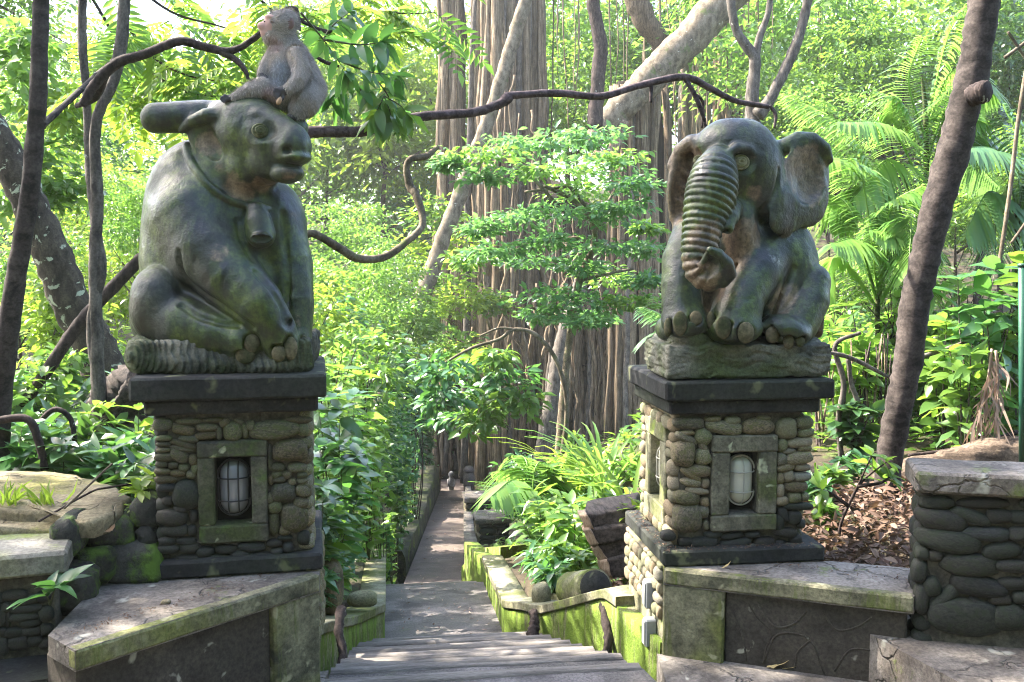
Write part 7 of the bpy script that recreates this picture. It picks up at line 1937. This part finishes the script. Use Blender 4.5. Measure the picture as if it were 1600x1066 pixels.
# bare brown stems behind the elephant pedestal
bs = thing('bare_stems', tuple(gpt(1300, 760, 7.0)), 'thicket of thin bare brown stems right of the elephant\'s base', 'plant')
for i in range(26):
    x = rng.uniform(1278, 1400); V, F = px_limb([(x, 735, 7 + rng.uniform(-.4, .6), 2.2), (x + rng.uniform(-8, 8), 660, 7.1, 2), (x + rng.uniform(-22, 22), rng.uniform(520, 600), 7.2, 1.2)], 5, 10, seed=i); part('stem', V, F, M_bark_brown if i % 2 else M_bark_banyan, bs)
for i, rows in enumerate(([(1316, 730, 6.6, 5), (1310, 660, 6.6, 5), (1318, 600, 6.6, 5), (1305, 540, 6.6, 4), (1345, 520, 6.6, 3)], [(1335, 725, 6.6, 5), (1345, 650, 6.6, 5), (1330, 600, 6.6, 4), (1325, 560, 6.6, 4)], [(1290, 550, 6.5, 3), (1330, 560, 6.5, 4), (1390, 590, 6.5, 3)], [(1430, 560, 6.4, 4), (1480, 545, 6.4, 3.5), (1520, 530, 6.4, 2)])):
    V, F = px_limb(rows, 7, seed=80 + i); part('stem', V, F, M_bark_grey, bs)

# ------------------------------------------------------------------ logs, litter, small things
lg = thing('fallen_log', tuple(P(1440, 760, 6.4)), 'long fallen trunk lying behind the dark stone wall', 'log')
V, F = px_limb([(1240, 812, 6.0, 26), (1330, 785, 5.95, 34), (1440, 752, 5.9, 38), (1540, 725, 5.9, 38), (1660, 705, 5.9, 36)], 18, seed=90, wob=.07); part('trunk', V, F, bark_mat('pale_weathered_log', (.10, .07, .05), (.28, .205, .15), stretch=(3, 14, 14)), lg)
st_ = tree('dead_stick', 'thin dead stick lying over the fallen trunk', [(1420, 712, 6.1, 3), (1480, 705, 6.1, 4), (1540, 692, 6.1, 4.5), (1590, 675, 6.1, 4)], M_bark_brown, 'stick', seed=91, partname='limb')
rl = thing('rotten_log', tuple(P(190, 650, 6.6)), 'rotten dark log end behind the bull pedestal', 'log')
V, F = px_limb([(70, 740, 7.0, 26), (140, 690, 6.5, 33), (185, 630, 6.2, 40), (207, 585, 6.1, 28)], 16, seed=92, wob=.10); part('trunk', V, F, M_charwood, rl)
for i in range(4):
    V, F = px_limb([(150 + 12 * i, 680 - 14 * i, 5.95, 7), (190 + 8 * i, 620 - 8 * i, 5.85, 7), (208 + 3 * i, 575, 5.9, 3)], 7, seed=95 + i, wob=.15); part('splinter', V, F, M_charwood, rl)
cl = thing('cut_log', tuple(P(915, 930, 5.3)), 'short cut log with dark round end lying on the bed above the moss wall', 'log')
a, b = P(930, 917, 5.18), P(893, 921, 5.50); V, F = tube(spline(np.array([a, (a + b) / 2, b]), 8), .098, 22, .012, 3); part('bark', V, F, M_coping, cl)
ax = unit(a - b); V, F = tube([a - ax * .004, a + ax * .006], [.090, .088], 22, .01, 4); part('cut_end', V, F, M_blackslab, cl)
sl = thing('split_log', tuple(P(945, 850, 5.7)), 'large split log with pale torn face and dark bark beside the elephant pedestal', 'log')
def rough_prism(front, back, sub=6):
    """front and back outlines joined; faces subdivided and roughened"""
    n = len(front); fr, bk = np.array(front), np.array(back); q = []
    for i in range(n):
        for t in range(sub): q.append(((i, t / sub)))
    def out(poly): return np.array([poly[i] + (poly[(i + 1) % n] - poly[i]) * t for i, t in q])
    A, B = out(fr), out(bk); m = len(A); rings = [A.mean(0) + (A - A.mean(0)) * s for s in (.03, .35, .7)] + [A, A + (B - A) * .33, A + (B - A) * .67, B] + [B.mean(0) + (B - B.mean(0)) * .03]
    V = np.concatenate(rings); V = V + .016 * np.stack([vnoise(V * np.array([4, 4, 9]), 2, i, 3) for i in range(3)], -1)
    F = np.array([(r_ * m + j, r_ * m + (j + 1) % m, (r_ + 1) * m + (j + 1) % m, (r_ + 1) * m + j) for r_ in range(len(rings) - 1) for j in range(m)])
    return V, F
for i, (x0, x1, y0, y1, sl_, dy) in enumerate(((909, 992, 803, 828, 10, .0), (914, 1004, 826, 851, 12, -.05), (926, 1000, 850, 876, 12, -.03), (938, 1006, 874, 904, 8, -.07))):
    o_ = [(x0, y0 + 4), (x0 + (x1 - x0) * .5, y0 - 4), (x1, y0 - 9), (x1 + 3, y1 - 12), (x0 + (x1 - x0) * .5, y1 - 3), (x0 + sl_, y1)]
    f0 = [P(x, y, 5.62 + dy - .10 * (x - 908) / 100) for x, y in o_]; b0 = [p + np.array([.10, .30, .02]) for p in f0]
    V, F = rough_prism(f0, b0); part('bark_slab', V, F, M_charwood, sl)
    pf = [P(x0 - 3, y0 + 5, 5.60 + dy), P(x0 + 9, y0 + 3, 5.55 + dy), P(x0 + sl_ + 10, y1 - 1, 5.55 + dy), P(x0 + sl_ - 4, y1 + 1, 5.60 + dy)]
    V, F = rough_prism(pf, [p + np.array([.02, .16, 0]) for p in pf], 5); part('split_face', V, F, M_cutwood, sl)
# roots hanging down the moss walls
for i, (rows, lab) in enumerate(((([(533, 952, 4.86, 8), (529, 985, 4.72, 7), (535, 1020, 4.62, 7), (531, 1060, 4.50, 9), (530, 1085, 4.4, 9)]), 'dark gnarled root climbing down the moss wall below the bull'),
                                 (([(942, 935, 4.98, 8), (946, 965, 4.86, 8), (950, 1000, 4.76, 8), (946, 1035, 4.70, 8), (952, 1066, 4.62, 14)]), 'dark gnarled root climbing down the moss wall below the elephant'),
                                 (([(833, 955, 5.52, 6), (835, 975, 5.45, 8), (832, 995, 5.38, 9), (838, 1012, 5.30, 7)]), 'short knobbly root on the moss wall halfway down the steps'))):
    r = thing('root', tuple(P(rows[0][0], rows[0][1], rows[0][2])), lab, 'root')
    V, F = px_limb(rows, 9, 26, .18, 100 + i); part('root_body', V, F, M_bark_dark, r)
    V, F = px_limb([(a + 4, b, y + .01, w * .55) for a, b, y, w in rows], 7, 26, .2, 110 + i); part('rootlet', V, F, M_bark_grey, r)
pebb = thing('boulder', tuple(P(855, 920, 5.9)), 'round beige boulder half hidden by leaves on the bed beside the steps', 'rock')
V, F = pebble_mesh(5, True); part('stone', V * np.array([.055, .06, .075]) + P(846, 930, 5.75), F, M_riverpale, pebb)
for (x, y, Y, s, lab) in ((516, 918, 5.3, (.075, .08, .15), 'tall mossy boulder among the shrubs left of the steps'), (568, 936, 5.5, (.085, .06, .045), 'flat pale boulder above the left moss wall')):
    r = thing('boulder', tuple(P(x, y, Y)), lab, 'rock'); V, F = pebble_mesh(int(x), True); part('stone', V * np.array(s) + P(x, y, Y), F, M_rivermoss if 'mossy' in lab else M_riverpale, r)
# leaf litter
def litter(name, polyf, n, L, mat, seed):
    g = np.random.default_rng(seed); p = polyf(g, n); m = len(p)
    d = np.c_[g.normal(size=(m, 2)), .35 * g.normal(size=m)]; up = np.c_[.7 * g.normal(size=(m, 2)), np.ones(m)]
    V, F = leaves(p, d, up, L * g.uniform(.5, 1.3, m), L * g.uniform(.2, .45, m), 'oval'); o = link(name, fast_mesh(name, V, F), mat); tag(o, kind='stuff'); return o
def area(x0, x1, y0, y1, dz=.06):
    def f(g, n):
        x, y = g.uniform(x0, x1, n), g.uniform(y0, y1, n); k = (np.abs(x - xpath(y)) > .8) & ~((x < 2.0) & (y < 4.95)) & ~((x > 2.2) & (y < 4.1)); x, y = x[k], y[k]
        return np.stack([x, y, zground(x, y) + g.random(len(x)) * dz], -1)
    return f
litter('leaf_litter', area(1.9, 3.5, 4.0, 5.6, .10), 4000, .075, M_litter, 5)
litter('leaf_litter', area(-4, -.9, 4.9, 7.5, .05), 1800, .08, M_litter, 6)
litter('leaf_litter', area(1.05, 1.9, 4.95, 6.4, .05), 700, .07, M_litter, 7)
def crumbs(g, n):
    out = []
    for _ in range(n):
        q = g.random()
        if q < .40: out.append((g.uniform(1.20, 1.92), g.uniform(4.155, 4.22), .360))
        elif q < .55: out.append((g.uniform(1.192, 1.25), g.uniform(4.2, 4.85), .361))
        elif q < .8:
            t, s = g.random(), g.random(); a = np.array(aL) + (np.array(bL) - np.array(aL)) * t; c = a + np.array([-.05, .10]) + s * np.array([-.02, .10]); out.append((*c, .388))
        else:
            t = g.random(); a = np.array(aR) + (np.array(bR) - np.array(aR)) * t; out.append((a[0] + .1, a[1] + .16 + .1 * g.random(), .289))
    return np.array(out)
litter('leaf_crumbs', crumbs, 700, .014, M_litter, 8)
litter('path_leaves', lambda g, n: np.stack([(x := xpath(y := g.uniform(12, 28, n)) + g.uniform(-.34, .34, n)), y, zpath(y) + .03], -1), 120, .05, M_leaf_dead, 9)
litter('step_leaves', lambda g, n: np.stack([g.uniform(-.02, .68, n), (y := g.uniform(6.05, 8.0, n)), -.735 - .315 * (y - 5.96) / 2.1 + .012], -1), 70, .03, M_leaf_dead, 10)
def dry_leaf(label, px, py, z, L, ang, mat, curl=.5, name='fallen_leaf'):
    c = PZ(px, py, z); r = thing(name, tuple(c), label, 'leaf')
    V, F = leaf_shape(int(px), .30, -curl, 8); V = V * L; V[:, 1] += .25 * L * (V[:, 0] / L) ** 2
    a = R(ang); V = np.c_[V[:, 0] * math.cos(a) - V[:, 1] * math.sin(a), V[:, 0] * math.sin(a) + V[:, 1] * math.cos(a), V[:, 2] - V[:, 2].min() + .004]
    link('blade', fast_mesh('blade', V, F), mat, r); return r
M_dryyellow = leaf_mat('dry_yellow_leaf', [(.48, .36, .16), (.55, .42, .20)], .15, (.5, .35, .1), .6, .3)
dry_leaf('curled dry yellow leaf lying on the bottom slab below the elephant, wider one', 1222, 1046, -.105, .155, -18, M_dryyellow, .35)
dry_leaf('thin dry yellow leaf curled beside a wider one on the bottom slab', 1198, 1044, -.105, .12, -28, M_dryyellow, .5)
dry_leaf('dry leaf scrap on the low wall top below the elephant pedestal', 1128, 889, .287, .05, 10, M_dryyellow, .4)
dry_leaf('brown dry pod hanging over a mossy block left of the bull pedestal', 168, 832, .60, .11, -75, M_leaf_dead, .4, 'seed_pod')
r = thing('shell', tuple(PZ(259, 942, .386)), 'small pale snail shell like pebble on the slanting slab', 'pebble'); V, F = pebble_mesh(3, True); part('stone', V * np.array([.017, .013, .010]) + PZ(259, 941, .39), F, M_riverpale, r)
for rows, lab in (([(60, 815), (140, 770), (170, 762), (235, 752)], 'thin dark twig lying across the sunlit flat rock'), ([(100, 795), (150, 748), (175, 725)], 'pale thin stem rising from the crack of the flat rock')):
    tree('twig', lab, [(x, y, 3.95 + .3 * (i / 3), 1.6) for i, (x, y) in enumerate(rows)], M_bark_brown if 'dark' in lab else M_bark_pale, 'twig', seed=int(rows[0][0]), partname='limb')
gpst = thing('green_post', tuple(P(1598, 720, 5.0)), 'green painted post at the right edge behind the cap slab', 'post')
V, F = tube([P(1598, 730, 5.0), P(1598, 600, 5.0), P(1597, 415, 5.0)], .020, 14); part('pole', V, F, flat_mat('green_post_paint', (.015, .075, .045), .4, .5), gpst)
V, F = tube([P(1597, 417, 5.0), P(1597, 412, 5.0)], .023, 14); part('cap', V, F, flat_mat('green_post_cap', (.015, .065, .04), .4, .5), gpst)
tree('bent_stem', 'thin dark stem arching over the leafy plants behind the flat rock', [(70, 690, 5.4, 4), (60, 665, 5.4, 4), (85, 735 - 95, 5.4, 4), (110, 655, 5.4, 4), (118, 700, 5.4, 4)], M_bark_dark, 'stem', seed=121, partname='limb')
tree('bent_stem', 'dark dead stem curving out of the plants at the left edge', [(-20, 660, 5.0, 6), (40, 655, 5.0, 6), (60, 690, 5.0, 6), (70, 735, 5.0, 6)], M_bark_brown, 'stem', seed=122, partname='limb')
for rows, lab in (([(1600, 110, 6.5, 4), (1575, 200, 6.5, 4), (1540, 330, 6.5, 3), (1600, 260, 6.5, 2)], 'thin bare stems crossing at the right edge'),):
    tree('bare_stems', lab, [(1560, 420, 6.5, 3), (1578, 300, 6.5, 3.5), (1592, 180, 6.5, 3.5), (1612, 60, 6.5, 3)], M_bark_pale, 'stem', seed=123, partname='limb', limbs=[[(1570, 90, 6.5, 3), (1610, 60, 6.5, 3)], [(1575, 50, 6.5, 2.5), (1615, 110, 6.5, 2.5)], [(1580, 380, 6.5, 2.5), (1615, 330, 6.5, 2.5)]])

# overhanging crowns out of the picture, on the trees at the left, that shade the statues
ot = thing('overhanging_tree', (-7.2, 6.4, .4), 'tall tree standing out of the picture at the left whose crown shades the statues', 'tree')
V, F = limb([(-7.2, 6.4, -.2, .26), (-7.1, 6.4, 2.5, .2), (-6.9, 6.5, 5, .16), (-6.2, 6.8, 8, .09), (-5.5, 7, 10, .03)], 12, 24, .06, 5); part('trunk', V, F, M_bark_brown, ot)
SH = [((-.6, 4.3, 2.0), 8.0, .85), ((-.6, 4.2, 1.4), 8.2, .7), ((-.7, 3.6, .39), 8.5, .8), ((1.9, 3.8, .3), 10.6, .7), ((2.5, 3.6, .8), 11.0, .8), ((1.8, 4.45, 2.2), 10.4, .35), ((2.1, 4.5, 1.7), 10.8, .4), ((.4, 3.3, -.1), 9.4, .55), ((.34, 4.3, -.2), 9.2, .45), ((.34, 5.2, -.4), 9.3, .5), ((.34, 6.2, -.8), 9.8, .5), ((.36, 7.2, -.95), 10, .5), ((.4, 8.5, -1.3), 10.5, .5), ((.5, 12.8, -2.5), 13, 1.1), ((1.0, 18, -3.5), 15, 1.5), ((1.4, 24, -4.5), 16, 1.8), ((1.7, 29, -5.3), 17, 1.8), ((-.5, 4.4, 2.6), 8.0, .4)]
for i, (t_, dist, rad) in enumerate(SH):
    c = np.array(t_) + np.array(SUN_DIR) * dist
    V, F = crown(int(900 * rad * rad), [(c, (rad, rad, rad * .6))], .16, .5, 700 + i, clump=14, flat=.35, kind='far', spread=.3, shell=.1); part('leaf_tier', V, F, M_leaf_mid, ot)['kind'] = 'stuff'
    a = np.array([-6.9, 6.5, 5.0]); V, F = limb([(*a, .06), (*(a + (c - a) * .5 + np.array([0, 0, .3])), .04), (*c, .01)], 6, 10, .05, i); part('branch', V, F, M_bark_brown, ot)

# the wood goes on behind the viewpoint
for i, (x, y, h, rad, lab) in enumerate(((-5.5, -4.5, 11, 4.2, 'tall tree out of view behind the viewpoint, nearest the bull side'), (0.5, -7.5, 12, 4.5, 'tall tree out of view straight behind the viewpoint'), (6.0, -4.5, 11, 4.2, 'tall tree out of view behind the viewpoint, nearest the elephant side'), (9.5, 1.0, 10, 3.6, 'tall tree out of view beyond the dark stone wall'), (-10.5, -.5, 10, 3.8, 'tall tree out of view left of the viewpoint'), (-3, -12, 13, 5, 'far tree out of view behind the viewpoint'), (5, -12, 13, 5, 'second far tree out of view behind the viewpoint'))):
    bgtree(x, y, h, rad, ('mid', 'dark')[i % 2], lab, squash=1.3, zb=-.2, group='trees behind the viewpoint')
    bgtree(x + 1.2, y - 1.5, h * .55, rad * .8, ('dark', 'mid')[i % 2], lab.replace('tall', 'lower').replace('far tree', 'far lower tree'), squash=1.0, zb=-.2, group='trees behind the viewpoint')
# ------------------------------------------------------------------ humid air
hz = bpy.data.materials.new('humid_air'); hz.use_nodes = True; ht = hz.node_tree; ht.nodes.clear()
ho = ht.nodes.new('ShaderNodeOutputMaterial'); hv = ht.nodes.new('ShaderNodeVolumePrincipled')
hv.inputs['Color'].default_value = (.97, 1.0, .95, 1); hv.inputs['Density'].default_value = 0.0007; hv.inputs['Anisotropy'].default_value = 0.35
ht.links.new(hv.outputs[0], ho.inputs['Volume'])
V, F = box((-90, -16, -9.5), (90, 110, 30)); haze = tag(link('haze', fast_mesh('haze', V, F, False), hz), kind='stuff')
